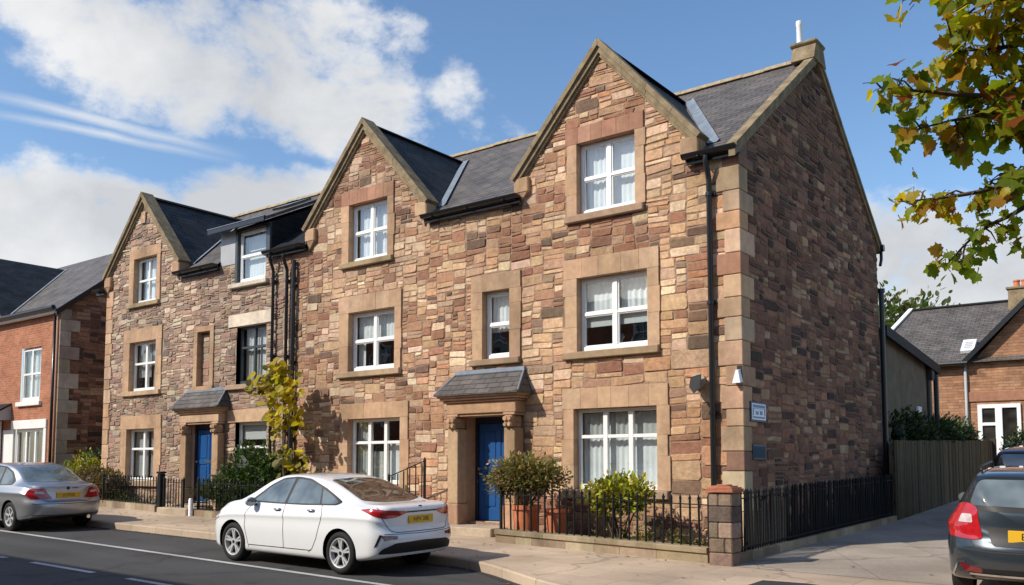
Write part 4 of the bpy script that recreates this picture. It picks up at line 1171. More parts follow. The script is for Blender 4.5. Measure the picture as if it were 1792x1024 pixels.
# its cross gable
xc, ga, gk, gh = -28.0, 9.0, 6.5, 2.6
yb = lambda z: (z - ze) / SLb + ye
g = MB(); g.poly([(xc - gh, -.03, gk - .1), (xc + gh, -.03, gk - .1), (xc, -.03, ga - .1)]); g.has_uv = True; g.uv = [[(-gh, 0), (gh, 0), (0, ga - gk)]]
gg = g.build('gable', M['brick'], hb)
g = MB()
for s_ in (-1, 1):
    g.quad_uv([(xc, -.15, ga), (xc, yb(ga), ga), (xc + s_ * gh, yb(gk), gk), (xc + s_ * gh, -.15, gk)], (xc, 0, ga), (0, 1, 0), (-s_ * gh, 0, ga - gk))
gr = g.build('gable_roof', M['slate_dark'], hb)
g = MB(); g.poly([(xc + gh - .02, yb(gk), gk + .04), (xc + gh + .14, yb(gk), gk + .04), (xc + .16, yb(ga), ga + .03), (xc, yb(ga), ga + .03)]); g.build('lead_valley', M['lead'], gr)

# ------------------------------------------------------------------ house at the end of the lane
hf = thing('stone_house', 'far house with slate roof, roof vent and white bay door at the lane end', 'house', (1, 24, .9))
FY = 22.0; fe = 5.30
fx0, fx1 = -4.6, 6.5
ops = [(-.48, .86, 1.55, 3.80)]
f = MB(); sheet_with_holes(f, [.5, fe], lambda z: fx0, lambda z: fx1, ops)
f.poly([(-.62, FY * 0, fe), (4.2, 0, fe), (1.79, 0, 7.95)])
f.v = [(a, b + FY, c) for a, b, c in f.v]
for i, fc in enumerate(f.f): f.uv[i] = [(f.v[k][0], f.v[k][2]) for k in fc]
f.has_uv = True
f.build('front_wall', M['brick_far'], hf)
wn = MB(); o = ops[0]
def fb(x0, x1, z0, z1, d=0.0): wn.bbox(x0, x1, FY - .09 - d, FY + .02, z0, z1, .008)
fb(o[0], o[0] + .14, o[2], o[3]); fb(o[1] - .12, o[1], o[2], o[3]); fb(o[0] + .14, o[1] - .12, o[3] - .14, o[3], -.002); fb(o[0] + .14, o[1] - .12, o[2], o[2] + .14, -.002)
mx = o[0] + .68; fb(mx - .13, mx + .09, o[2] + .14, o[3] - .14, .01); fb(o[0] + .14, mx - .13, 3.05, 3.16); fb(o[0] + .14, mx - .13, 2.2, 2.3)
win = wn.build('window', M['white_frame'], hf)
p = MB(); p.poly([(o[0] + .1, FY - .02, o[2]), (o[1], FY - .02, o[2]), (o[1], FY - .02, o[3]), (o[0] + .1, FY - .02, o[3])]); p.build('pane', M['car_glass_dark'], win)
s = MB(); s.bbox(o[0] - .3, o[1] + .4, FY - .06, FY + .02, o[3] + .11, o[3] + .45, .01, (.33, .16, .10)); s.build('surround', M['dressed'], hf)
r = MB()
r.quad_uv([(fx0, FY - .25, fe), (fx1, FY - .25, fe), (fx1, 25.6, 7.95), (fx0 + 1.1, 25.6, 7.95)], (fx0, FY, fe), (1, 0, 0), (0, 3.85, 2.65))
r.quad_uv([(fx1, 29.4, fe), (fx0, 29.4, fe), (fx0 + 1.1, 25.6, 7.95), (fx1, 25.6, 7.95)], (fx0, FY, fe), (-1, 0, 0), (0, -3.85, 2.65))
for s_ in (-1, 1):
    r.quad_uv([(1.79, FY - .3, 7.98), (1.79, 25.6, 7.98), (1.79 + s_ * 2.6, FY - .25 + .08, fe + .02), (1.79 + s_ * 2.6, FY - .3, fe + .02)], (1.79, FY, 7.98), (0, 1, 0), (-s_ * 2.6, 0, 2.66))
ro = r.build('roof', M['slate'], hf)
v = MB()
for s_ in (-1, 1):
    v.prism([(1.79 + s_ * 2.66, FY - .36, fe - .16), (1.79, FY - .36, 7.84), (1.79, FY - .36, 8.06), (1.79 + s_ * 2.66, FY - .36, fe + .08)], (0, .07, 0))
v.tube([(fx0, FY - .34, fe - .02), (-.7, FY - .34, fe - .02)], .08, 8)
v.build('bargeboard', M['black_metal'], ro)
v = MB(); v.prism([(fx0 + .0, FY - .3, fe + .03), (fx0 + .16, FY - .3, fe + .03), (fx0 + 1.26, 25.6, 8.0), (fx0 + 1.1, 25.6, 8.0)], (0, 0, .07)); v.build('verge_flashing', M['flue'], ro)
v = MB(); v.tube([(fx0 + 1.1, 25.6, 7.98), (fx1, 25.6, 7.98)], .07, 6); v.build('ridge_tiles', M['slate_dark'], ro)
# roof vent lies on the slope
th = math.atan2(2.65, 3.85)
vc = Vector((-.80, 22.62, fe + (22.62 - FY + .25) * 2.65 / 3.85 + .03)); u = Vector((0, math.cos(th), math.sin(th))); n_ = Vector((0, -math.sin(th), math.cos(th)))
def slopebox(mb, x0, x1, a, b_, h0, h1):
    pts = [vc + Vector((x, 0, 0)) + u * t + n_ * h0 for x, t in ((x0, a), (x1, a), (x1, b_), (x0, b_))]
    mb.prism(pts, n_ * (h1 - h0))
v = MB(); slopebox(v, -.22, .22, -.42, .42, 0, .12); ve = v.build('roof_vent', M['lamp_white'], hf)
v = MB()
for k in range(4): slopebox(v, -.13, .13, -.24 + k * .13, -.16 + k * .13, .122, .127)
v.build('louvre', M['grey_panel'], ve)
d = MB(); d.tube([(-.82, FY - .1, fe - .1), (-.82, FY - .1, .9)], .05, 8); d.build('downpipe', M['grey_panel'], hf, smooth=True)
c = MB(); c.bbox(.18, 1.15, 25.0, 25.6, 7.2, 8.32, .03); c.bbox(.12, 1.21, 24.94, 25.66, 8.322, 8.42, .02); ch = c.build('chimney', M['coping'], hf)
for cx in (.45, .72):
    c = MB(); c.lathe([(.12, 8.42), (.10, 8.62), (.125, 8.64), (.125, 8.70)], cx, 25.3, 12); c.build('chimney_pot', M['terracotta'], ch, smooth=True, angle=40)

# ------------------------------------------------------------------ terrace across the road (behind the viewer): it shades the near half of the road
ho = thing('brick_terrace', 'long brick terrace across the road that shades the near half of the carriageway', 'house', (-12, -19, .3))
OY = -15.1; oh = 7.75; ox0, ox1 = -46.0, 26.0
f = MB(); oops = []
x = ox0 + 1.2
while x < ox1 - 2:
    oops += [(x, x + 1.1, .9, 2.5), (x, x + 1.1, 3.6, 5.1), (x, x + 1.1, 5.9, 7.2)]; x += 3.4
sheet_with_holes(f, [-.6, oh], lambda z: ox0, lambda z: ox1, oops); f.v = [(a, b + OY, c) for a, b, c in f.v]
for i, fc in enumerate(f.f): f.uv[i] = [(f.v[k][0], f.v[k][2]) for k in fc]
f.has_uv = True
for xx in (ox0, ox1): f.poly([(xx, OY, -.6), (xx, OY - 8, -.6), (xx, OY - 8, oh), (xx, OY - 4, oh + 2.2), (xx, OY, oh)], uv=[(0, 0), (8, 0), (8, 8), (4, 10), (0, 8)])
f.build('front_wall', M['brick'], ho)
first = None
for o in oops:
    w_, h_ = o[1] - o[0], o[3] - o[2]
    key = round(h_, 2)
    if first is None: first = {}
    if key not in first:
        p = MB()
        for (a, b_) in ((0, .07), (w_ / 2 - .03, w_ / 2 + .03), (w_ - .07, w_)): p.box(a, b_, 0, .06, 0, h_)
        p.box(.071, w_ - .071, .002, .058, h_ / 2 - .03, h_ / 2 + .03); p.box(.071, w_ - .071, .002, .058, 0, .08); p.box(.071, w_ - .071, .002, .058, h_ - .08, h_)
        q = MB(); q.poly([(0, 0, 0), (w_, 0, 0), (w_, 0, h_), (0, 0, h_)])
        first[key] = (p.mesh('window', M['white_frame']), q.mesh('pane', M['car_glass_dark']))
    wo = bpy.data.objects.new('window', first[key][0]); link(wo, ho); wo.location = Vector((o[0], OY - .09, o[2])) - org(ho)
    po_ = bpy.data.objects.new('pane', first[key][1]); link(po_, wo); po_.location = (0, -.02, 0)
r = MB(); r.quad_uv([(ox1, OY + .2, oh), (ox0, OY + .2, oh), (ox0, OY - 4, oh + 2.2), (ox1, OY - 4, oh + 2.2)], (ox1, OY, oh), (-1, 0, 0), (0, -4.2, 2.2)); r.quad_uv([(ox0, OY - 8.2, oh), (ox1, OY - 8.2, oh), (ox1, OY - 4, oh + 2.2), (ox0, OY - 4, oh + 2.2)], (ox0, OY - 8, oh), (1, 0, 0), (0, 4.2, 2.2))
r.build('roof', M['slate'], ho)
# ------------------------------------------------------------------ ground
def grid_sheet(x0, x1, nx, yfun0, yfun1, ny, zf, dz=0.0):
    mb = MB(); g = []
    for i in range(nx + 1):
        x = lerp(x0, x1, i / nx); r = []
        for j in range(ny + 1):
            y = lerp(yfun0(x), yfun1(x), j / ny); r.append(mb.vert((x, y, zf(x, y) + dz)))
        g.append(r)
    for i in range(nx):
        for j in range(ny):
            mb.face((g[i][j], g[i + 1][j], g[i + 1][j + 1], g[i][j + 1]))
    return mb
K = lambda v: (lambda x: v)
structure(grid_sheet(-500, 500, 100, K(-500), K(700), 100, lambda x, y: zp(x, y) - .32 - .00004 * 0), 'ground', M['grass'])
structure(grid_sheet(-120, 60, 120, K(-11.2), lambda x: ky(x) + .02, 12, zr), 'road', M['asphalt'])
structure(grid_sheet(-60, 12, 144, lambda x: ky(x) + .13, K(.06), 8, zp), 'pavement', M['paving'])
structure(grid_sheet(.30, 9.5, 30, K(-1.75), K(34), 60, zp, .004), 'lane', M['lane'])
structure(grid_sheet(-120, 60, 60, K(-16), K(-11.3), 4, zp), 'opposite_pavement', M['paving'])
structure(grid_sheet(1.35, 3.0, 6, lambda x: -4.2 + .25 * (x - 1.35), lambda x: -2.62 - .2 * abs(x - 1.8), 6, zp, .008), 'painted_shadow', M['asphalt_and_shadow'])  # dark sheet on the paving, drawn in place of a cast shadow
# kerb
kb = MB(); xs = [-60 + .5 * k for k in range(0, 113)] + [-3.6 + .1 * k for k in range(0, 42)] + [.6 + .5 * k for k in range(0, 20)]
xs = sorted(set(round(x, 3) for x in xs)); prev = None
for x in xs:
    y = ky(x); z = zp(x, y)
    sec = [(x, y, z - .2), (x, y + .004, z - .018), (x, y + .02, z + .003), (x, y + .138, z + .004), (x, y + .138, z - .2)]
    ids = [kb.vert(p) for p in sec]
    if prev:
        for k in range(4): kb.face((prev[k], ids[k], ids[k + 1], prev[k + 1]))
    prev = ids
structure(kb, 'kerb', M['kerb'])
kb = MB(); kb.box(-120, 60, -11.35, -11.2, -.3, .25); structure(kb, 'opposite_kerb', M['kerb'])
# gully channel of paler setts along the kerb
structure(grid_sheet(-60, 10, 140, lambda x: ky(x) - .12, lambda x: ky(x) - .004, 1, zr, .004), 'channel', M['asphalt_and_shadow'])
def marking(x0, x1, yf, wd, name='road_marking', n=None):
    n = n or max(2, int((x1 - x0) / .5))
    structure(grid_sheet(x0, x1, n, lambda x: yf(x) - wd / 2, lambda x: yf(x) + wd / 2, 1, zr, .004), name, M['road_paint'])
marking(-60, 12, lambda x: -4.83 - .022 * (x + 14.09) if x < -1 else -5.118 - .0 * x, .10)
for k in range(-14, 5):
    a = -8.35 + 2.65 * k
    marking(a, a + 1.78, lambda x: -6.74 + .0 * x, .10)
# beds behind the railings
structure(grid_sheet(-3.75, .32, 12, lambda x: -1.15 - .09 * (x + 3.75), K(-.0), 4, zp, .03), 'garden_bed', M['soil'])
structure(grid_sheet(-17.3, -9.2, 20, lambda x: -.72 - .085 * (x + 17.6), K(-.0), 4, zp, .03), 'garden_bed', M['soil'])

# ------------------------------------------------------------------ railings: a thing of rails and single bars
def railing(name, label, p0, p1, zb, h, spacing, group, finial=True, r=.011, rail_z=(.86, .10), post=True, jitter=.0, seed=1):
    """p0, p1: ends in plan; zb(x,y): height of its footing"""
    rng = random.Random(seed)
    p0 = Vector((p0[0], p0[1])); p1 = Vector((p1[0], p1[1])); d = (p1 - p0); ln = d.length; d /= ln
    t = thing(name, label, 'railing', (p0.x, p0.y, zb(p0.x, p0.y)), group=group)
    o = Vector((p0.x, p0.y, zb(p0.x, p0.y)))
    def at(s): q = p0 + d * s; return Vector((q.x, q.y, zb(q.x, q.y)))
    for k in rail_z:
        m = MB(); nrm = Vector((-d.y, d.x, 0)); a, b = at(0) + Vector((0, 0, h * k)), at(ln) + Vector((0, 0, h * k))
        w = nrm * .016; u = Vector((0, 0, .007))
        pts = [a - w - u, a + w - u, a + w + u, a - w + u]; m.prism(pts, b - a); m.build('rail', M['iron'], t)
    m = MB(); m.tube([(0, 0, 0), (0, 0, h - .03)], r, 6)
    if finial: m.tube([(0, 0, h - .05), (0, 0, h - .03), (0, 0, h + .03)], [r, r * 1.5, .002], 6)
    me = m.mesh('bar', M['iron'], smooth=True, angle=50)
    n = int(ln / spacing)
    for k in range(n + 1):
        s = (k + .5) * spacing
        if s > ln: break
        ob = bpy.data.objects.new('bar', me); link(ob, t); ob.location = at(s) - o
        ob.rotation_euler = (rng.uniform(-1, 1) * jitter, rng.uniform(-1, 1) * jitter, rng.uniform(0, 3))
    if post:
        for s in (0.0, ln):
            m = MB(); a = at(s); m.bbox(a.x - .022, a.x + .022, a.y - .022, a.y + .022, a.z, a.z + h + .01, .006); m.tube([(a.x, a.y, a.z + h + .005), (a.x, a.y, a.z + h + .06)], [.03, .008], 8)
            m.build('post', M['iron'], t)
    return t
def low_wall(label, pts, wd, h, mat='dressed', cap=True, group=None, seed=3):
    rng = random.Random(seed)
    t = thing('low_wall', label, 'wall', (pts[0][0], pts[0][1], zp(*pts[0])), group=group)
    m = MB(); c = MB()
    for (a, b) in zip(pts[:-1], pts[1:]):
        a = Vector(a); b = Vector(b); d = (b - a); ln = d.length; d /= ln; nr = Vector((-d.y, d.x))
        s = 0.0
        while s < ln - .01:
            e = min(ln, s + rng.uniform(.35, .75)); e = ln if ln - e < .2 else e
            q0, q1 = a + d * (s + .003), a + d * (e - .003)
            z0, z1 = zp(q0.x, q0.y), zp(q1.x, q1.y)
            col = pick([(3, (.36, .265, .17)), (2, (.28, .20, .135)), (2, (.40, .31, .21))], rng)
            hh = h - (.075 if cap else 0)
            P = []
            for (q, z) in ((q0, z0), (q1, z1)):
                P.append([q - nr * wd / 2, q + nr * wd / 2, z])
            i = [m.vert((p.x, p.y, z), col) for p, z in ((P[0][0], z0 - .1), (P[1][0], z1 - .1), (P[1][1], z1 - .1), (P[0][1], z0 - .1), (P[0][0], z0 + hh), (P[1][0], z1 + hh), (P[1][1], z1 + hh), (P[0][1], z0 + hh))]
            for f in ((0, 3, 2, 1), (4, 5, 6, 7), (0, 1, 5, 4), (1, 2, 6, 5), (2, 3, 7, 6), (3, 0, 4, 7)): m.face([i[k] for k in f])
            s = e
        if cap:
            s = 0.0
            while s < ln - .01:
                e = min(ln, s + rng.uniform(.8, 1.2)); e = ln if ln - e < .4 else e
                q0, q1 = a + d * (s + .003), a + d * (e - .003); z0, z1 = zp(q0.x, q0.y), zp(q1.x, q1.y)
                col = pick([(3, (.27, .215, .135)), (2, (.31, .25, .16))], rng); w2 = wd / 2 + .03
                vs = []
                for q, z in ((q0, z0), (q1, z1)):
                    for off, hz in ((-w2, h - .074), (-w2, h - .012), (-w2 + .015, h), (w2 - .015, h), (w2, h - .012), (w2, h - .074)):
                        pp = q + nr * off; vs.append(c.vert((pp.x, pp.y, z + hz), col))
                for k in range(6): c.face((vs[k], vs[(k + 1) % 6], vs[6 + (k + 1) % 6], vs[6 + k]))
                c.face(vs[:6][::-1]); c.face(vs[6:])
                s = e
    m.build('base', M['dressed'], t)
    if cap: c.build('coping', M['dressed'], t)
    return t
GR = 'black iron railings in front of the stone houses'
PIL = (.40, -1.62)
low_wall('low coped stone wall under the railing beside the potted shrub', [(-3.80, -1.23), (.17, -1.56)], .22, .21)
railing('iron_railing', 'black iron railing on the low wall in front of the big ground-floor window', (-3.78, -1.22), (.14, -1.555), lambda x, y: zp(x, y) + .20, .70, .148, GR, rail_z=(.84,), jitter=.018, seed=4, r=.0165)
low_wall('thin stone kerb under the railing along the shaded side wall', [(.42, -1.36), (.42, 6.85)], .16, .12, cap=False)
railing('iron_railing', 'dense black iron railing running back along the shaded side wall', (.42, -1.34), (.42, 6.82), lambda x, y: zp(x, y) + .11, .86, .094, GR, rail_z=(.88, .08), jitter=.025, seed=5, r=.019)
low_wall('low stone kerb under the left railing by the brown hedge', [(-17.35, -.86), (-14.35, -1.06)], .2, .16, cap=False)
railing('iron_railing', 'black iron railing in front of the brown-green hedge, left of the gate', (-17.3, -.86), (-14.4, -1.055), lambda x, y: zp(x, y) + .15, .68, .145, GR, rail_z=(.88, .06), jitter=.02, seed=6, r=.012)
low_wall('low stone kerb under the railing in front of the green bush', [(-12.55, -1.18), (-9.2, -1.40)], .2, .14, cap=False)
railing('iron_railing', 'black iron railing in front of the green bush, ending behind the white car', (-12.55, -1.18), (-9.2, -1.40), lambda x, y: zp(x, y) + .13, .70, .14, GR, rail_z=(.88, .06), jitter=.02, seed=7, r=.012)
railing('iron_gate', 'narrow black iron gate beside a thick iron post at the left blue door', (-14.1, -1.08), (-13.2, -1.14), lambda x, y: zp(x, y) + .06, .74, .125, None, rail_z=(.90, .1), seed=8, r=.012)
g_ = thing('gate_post', 'thick square black iron post left of the narrow gate', 'post', (-14.25, -1.07, zp(-14.25, -1.07)))
m = MB(); z = zp(-14.25, -1.07); m.bbox(-14.32, -14.18, -1.14, -1.0, z - .05, z + .92, .015); m.build('shaft', M['iron'], g_)
m = MB(); m.bbox(-14.34, -14.16, -1.16, -.98, z + .922, z + .97, .015); m.build('cap', M['iron'], g_)
st = MB(); z = zp(-13.4, -1.2); st.bbox(-13.95, -12.75, -1.36, -.80, z - .1, z + .15, .02, (.46, .37, .26)); tag(st.build('stone_step', M['dressed'], origin=(-13.4, -1.1, z)), 'pale stone step at the foot of the narrow iron gate', 'step')
for x, lb in ((-12.62, 'short white post beside the stone step at the left gate'),):
    m = MB(); z = zp(x, -1.3); m.lathe([(.05, z - .02), (.05, z + .36), (.035, z + .40)], x, -1.32, 12); tag(m.build('bollard', M['flue'], origin=(x, -1.32, z), smooth=True, angle=40), lb, 'post')
# sloping handrail left of the right-hand door
railing('iron_handrail', 'short iron handrail on the wall left of the right blue door, behind the white car', (-7.1, -.55), (-6.15, -.55), lambda x, y: zp(x, y) + .05 + .32 * clamp((x + 7.1) / .95, 0, 1), .95, .16, None, finial=False, rail_z=(.99, .12), seed=9, r=.013)

# gate pillar
pl = thing('gate_pillar', 'square stone pillar with a rounded red cap at the railing corner', 'pillar', (PIL[0], PIL[1], zp(*PIL)))
m = MB(); rg = random.Random(15); z = zp(*PIL) - .05; zt = 1.285
while z < zt - .02:
    h = rg.uniform(.13, .22); h = zt - z if zt - z - h < .1 else h
    if rg.random() < .5:
        m.bbox(PIL[0] - .165, PIL[0] + .165, PIL[1] - .165, PIL[1] + .165, z + .003, z + h - .003, .014, pick([(3, (.22, .165, .12)), (2, (.30, .22, .155)), (1, (.16, .12, .09))], rg))
    else:
        q = rg.uniform(-.06, .06)
        for a, b in ((-.165, q - .003), (q + .003, .165)): m.bbox(PIL[0] + a, PIL[0] + b, PIL[1] - .164, PIL[1] + .164, z + .003, z + h - .003, .014, pick([(3, (.22, .165, .12)), (2, (.30, .22, .155)), (1, (.16, .12, .09))], rg))
    z += h
m.build('shaft', M['stone'], pl)
m = MB(); n = 6
for k in range(n):
    a0 = .20 if k < 3 else .20 - .02 * (k - 2) ** 1.6
    z0 = zt + .003 + k * .018; m.bbox(PIL[0] - a0, PIL[0] + a0, PIL[1] - a0, PIL[1] + a0, z0, z0 + .0175, .008)
cap = m.build('cap', M['red_cap'], pl)

# timber fence
fn = thing('timber_fence', 'tall timber board fence along the lane behind the corner house', 'fence', (.46, 12.5, zp(.4, 12.5)))
m = MB(); rg = random.Random(17); y = 6.98
while y < 18.6:
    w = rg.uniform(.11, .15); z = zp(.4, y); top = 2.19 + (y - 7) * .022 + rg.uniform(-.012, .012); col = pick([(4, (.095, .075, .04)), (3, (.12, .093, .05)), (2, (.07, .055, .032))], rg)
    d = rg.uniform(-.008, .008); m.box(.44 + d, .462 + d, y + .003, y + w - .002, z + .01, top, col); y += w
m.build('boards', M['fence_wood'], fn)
for y in [7.0 + 2.3 * k for k in range(6)]:
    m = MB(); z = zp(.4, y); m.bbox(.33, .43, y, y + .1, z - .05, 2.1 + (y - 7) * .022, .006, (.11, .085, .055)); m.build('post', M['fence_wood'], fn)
for rz in (.8, 1.85):
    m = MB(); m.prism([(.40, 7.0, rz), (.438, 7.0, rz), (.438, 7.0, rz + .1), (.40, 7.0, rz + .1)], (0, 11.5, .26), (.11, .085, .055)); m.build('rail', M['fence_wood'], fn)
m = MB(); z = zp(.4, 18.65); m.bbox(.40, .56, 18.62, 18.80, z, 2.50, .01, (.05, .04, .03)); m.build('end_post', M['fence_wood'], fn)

# ------------------------------------------------------------------ planting
def leaf_shape(kind):
    if kind == 'oval': return [(0, 0), (.22, .2), (.26, .5), (.14, .82), (0, 1), (-.14, .82), (-.26, .5), (-.22, .2)]
    if kind == 'narrow': return [(0, 0), (.11, .35), (.08, .75), (0, 1), (-.08, .75), (-.11, .35)]
    if kind == 'round': return [(0, 0), (.38, .12), (.5, .45), (.36, .82), (0, 1), (-.36, .82), (-.5, .45), (-.38, .12)]
    if kind == 'maple':
        return [(0, 0), (.10, .10), (.32, .04), (.36, .20), (.54, .30), (.46, .45), (.58, .68), (.40, .66), (.30, .74), (.20, .76), (.18, .88), (0, 1.04),
                (-.18, .88), (-.20, .76), (-.30, .74), (-.40, .66), (-.58, .68), (-.46, .45), (-.54, .30), (-.36, .20), (-.32, .04), (-.10, .10)]
def add_leaf(mb, p, d, up, size, kind, col, fold=.25, rng=RNG, curl=0.0):
    d = Vector(d).normalized(); s = d.cross(Vector(up))
    if s.length < 1e-3: s = d.cross(Vector((1, 0, 0)))
    s.normalize(); n = s.cross(d)
    sh = leaf_shape(kind); pts = []
    for (a, b) in sh:
        pts.append(Vector(p) + d * (b * size) + s * (a * size) + n * (abs(a) * fold * size - curl * b * b * size))
    if kind == 'maple':
        c = mb.vert(Vector(p) + d * (.4 * size) - n * (.02 * size), col)
        ids = [mb.vert(q, tuple(v * rng.uniform(.85, 1.12) for v in col)) for q in pts]
        for k in range(len(ids)): mb.face((ids[k], ids[(k + 1) % len(ids)], c))
    else:
        ids = [mb.vert(q, col) for q in pts]; m = len(ids) // 2
        mb.face(ids[:m + 1]); mb.face([ids[0]] + ids[m:])
def core(mb, b, k, col):
    nu, nv = 14, 9; g = []
    for j in range(nv + 1):
        r = []
        for i in range(nu):
            a, e = 2 * math.pi * i / nu, math.pi * (j / nv - .5); q = Vector((math.cos(a) * math.cos(e), math.sin(a) * math.cos(e), math.sin(e)))
            s = k * (1 + .3 * noise.noise(q * 2.2 + Vector((b[0], b[1], b[2]))))
            r.append(mb.vert((b[0] + q.x * b[3] * s, b[1] + q.y * b[4] * s, b[2] + q.z * b[5] * s), col))
        g.append(r)
    for j in range(nv):
        for i in range(nu): mb.face((g[j][i], g[j][(i + 1) % nu], g[j + 1][(i + 1) % nu], g[j + 1][i]))
def foliage(mb, blobs, n, size, kind, pal, rng, shell=.55, updir=.35, droop=0.0, lump=.28, clump=7, light=.35, fold=.25):
    """leaves in small sprays through the volume of the blobs, denser near the surface, with gaps"""
    vol = [b[3] * b[4] * b[5] for b in blobs]; tv = sum(vol)
    for b, v in zip(blobs, vol):
        for _ in range(max(1, int(n * v / tv / clump))):
            while True:
                q = Vector((rng.gauss(0, 1), rng.gauss(0, 1), rng.gauss(0, 1)))
                if q.length > .1: break
            q.normalize(); rr = shell + (1 - shell) * rng.random() ** .6
            rr *= 1 + lump * noise.noise(Vector((q.x * 2.2 + b[0], q.y * 2.2 + b[1], q.z * 2.2 + b[2])))
            c = Vector((b[0] + q.x * b[3] * rr, b[1] + q.y * b[4] * rr, b[2] + q.z * b[5] * rr))
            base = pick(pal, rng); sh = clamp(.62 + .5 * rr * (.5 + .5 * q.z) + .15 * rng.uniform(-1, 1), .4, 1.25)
            out = (q + Vector((0, 0, updir))).normalized()
            for k in range(clump):
                o = Vector((rng.gauss(0, 1), rng.gauss(0, 1), rng.gauss(0, 1))) * size * .9
                d = (out + Vector((rng.gauss(0, .6), rng.gauss(0, .6), rng.gauss(0, .6) - droop))).normalized()
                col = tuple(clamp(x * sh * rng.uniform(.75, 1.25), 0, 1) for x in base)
                add_leaf(mb, c + o, d, (rng.gauss(0, .5), rng.gauss(0, .5), 1), size * rng.uniform(.65, 1.3), kind, col, fold, rng)
GREEN = [(4, (.045, .085, .018)), (3, (.065, .11, .022)), (2, (.03, .06, .015))]
DKGREEN = [(4, (.028, .052, .014)), (3, (.04, .07, .018)), (2, (.02, .036, .012))]
OLIVE = [(4, (.21, .19, .06)), (3, (.26, .20, .07)), (2, (.10, .11, .03)), (2, (.36, .27, .14))]
YGREEN = [(4, (.34, .34, .035)), (3, (.46, .42, .05)), (2, (.14, .18, .022))]
BROWNG = [(4, (.12, .095, .03)), (3, (.15, .10, .035)), (2, (.07, .07, .02)), (1, (.20, .12, .05))]
YELLOW = [(4, (.50, .40, .02)), (3, (.42, .35, .025)), (2, (.22, .21, .02)), (1, (.07, .07, .015))]
def shrub(name, label, cat, blobs, n, size, kind, pal, seed, stems=None, mat='leaf_thick', base=None, dense=0.0, **kw):
    rng = random.Random(seed); b = base or (blobs[0][0], blobs[0][1], zp(blobs[0][0], blobs[0][1]))
    t = thing(name, label, cat, b)
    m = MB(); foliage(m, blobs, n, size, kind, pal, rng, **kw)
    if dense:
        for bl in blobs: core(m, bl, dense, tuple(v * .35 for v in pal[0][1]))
    m.build('foliage', M[mat], t)
    s = MB(); B = Vector(b)
    for bl in blobs:
        for _ in range(stems or 3):
            e = Vector((bl[0] + rng.uniform(-.6, .6) * bl[3], bl[1] + rng.uniform(-.6, .6) * bl[4], bl[2] + rng.uniform(-.2, .6) * bl[5]))
            mid = B.lerp(e, .5) + Vector((rng.uniform(-.06, .06), rng.uniform(-.06, .06), .05)); s.tube([B + Vector((rng.uniform(-.05, .05), rng.uniform(-.05, .05), -.02)), mid, e], [.02, .013, .005], 5)
    s.build('stem', M['bark'], t)
    return t
# potted shrub and its planters
px, py = -3.40, -.92; pz = zp(px, py) + .03
t = thing('potted_shrub', 'olive-green shrub in a tall terracotta pot beside the right blue door', 'plant', (px, py, pz))
m = MB(); m.lathe([(.17, pz), (.23, pz + .50), (.255, pz + .505), (.255, pz + .58), (.225, pz + .58), (.215, pz + .52), (.0, pz + .52)], px - .08, py, 20, cap=False); m.build('pot', M['terracotta'], t, smooth=True, angle=35)
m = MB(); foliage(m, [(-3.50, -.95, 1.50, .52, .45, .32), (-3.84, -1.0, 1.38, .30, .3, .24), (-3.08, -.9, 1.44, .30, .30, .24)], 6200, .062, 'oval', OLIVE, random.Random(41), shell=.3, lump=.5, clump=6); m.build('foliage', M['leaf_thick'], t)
m = MB(); rg = random.Random(2)
for k in range(9): m.tube([(px - .08, py, pz + .5), (px + rg.uniform(-.2, .2), py + rg.uniform(-.1, .1), pz + .75), (px + rg.uniform(-.55, .5), py + rg.uniform(-.3, .3), pz + rg.uniform(.85, 1.3))], [.016, .011, .004], 5)
m.build('stem', M['bark'], t)
m = MB(); m.lathe([(.15, pz), (.19, pz + .46), (.21, pz + .465), (.21, pz + .52), (.18, pz + .52), (.175, pz + .47), (0, pz + .47)], px + .42, py + .18, 18, cap=False); tag(m.build('plant_pot', M['terracotta'], origin=(px + .42, py + .18, pz), smooth=True, angle=35), 'smaller terracotta pot in the shade just right of the tall potted shrub', 'pot')
shrub('shrub', 'bright yellow-green shrub behind the railing below the big window', 'plant', [(-1.66, -.95, 1.20, .36, .30, .22), (-1.95, -.95, 1.14, .24, .25, .17), (-1.36, -.98, 1.16, .24, .25, .18)], 2600, .085, 'oval', YGREEN + [(1, (.10, .13, .03))], 42, lump=.5, shell=.3)
shrub('bedding_plant', 'low yellowish bedding plants in the bed behind the railing', 'plant', [(-1.9, -.95, .50, .3, .2, .14), (-1.3, -1.0, .48, .34, .2, .15), (-.8, -1.0, .47, .3, .2, .16), (-.35, -1.1, .47, .22, .2, .14)], 700, .07, 'oval', [(3, (.22, .19, .04)), (2, (.12, .14, .03)), (1, (.26, .2, .09))], 43, lump=.4)
shrub('bush', 'dense dark green bush under the blind-covered window', 'plant', [(-11.25, -.66, 1.55, .78, .5, .52), (-10.75, -.7, 1.25, .55, .45, .5), (-11.9, -.66, 1.20, .5, .4, .38), (-11.4, -.8, 1.0, .9, .4, .45)], 5200, .09, 'oval', GREEN, 44, dense=.7)
shrub('hedge', 'low trimmed green hedge by the left blue door, behind the railing', 'hedge', [(-12.5, -.70, 1.10, .5, .35, .30), (-12.9, -.66, 1.05, .34, .3, .26)], 2000, .07, 'narrow', GREEN + [(2, (.09, .10, .03))], 45, updir=.8, dense=.7)
shrub('hedge', 'rounded brown-green hedge behind the left railing', 'hedge', [(-18.35, -.42, 1.18, .75, .4, .40), (-18.9, -.40, 1.15, .5, .4, .40), (-17.75, -.44, 1.12, .45, .35, .36), (-18.4, -.44, .9, .95, .38, .36)], 6000, .07, 'oval', BROWNG, 46, dense=.75, shell=.7, lump=.2)
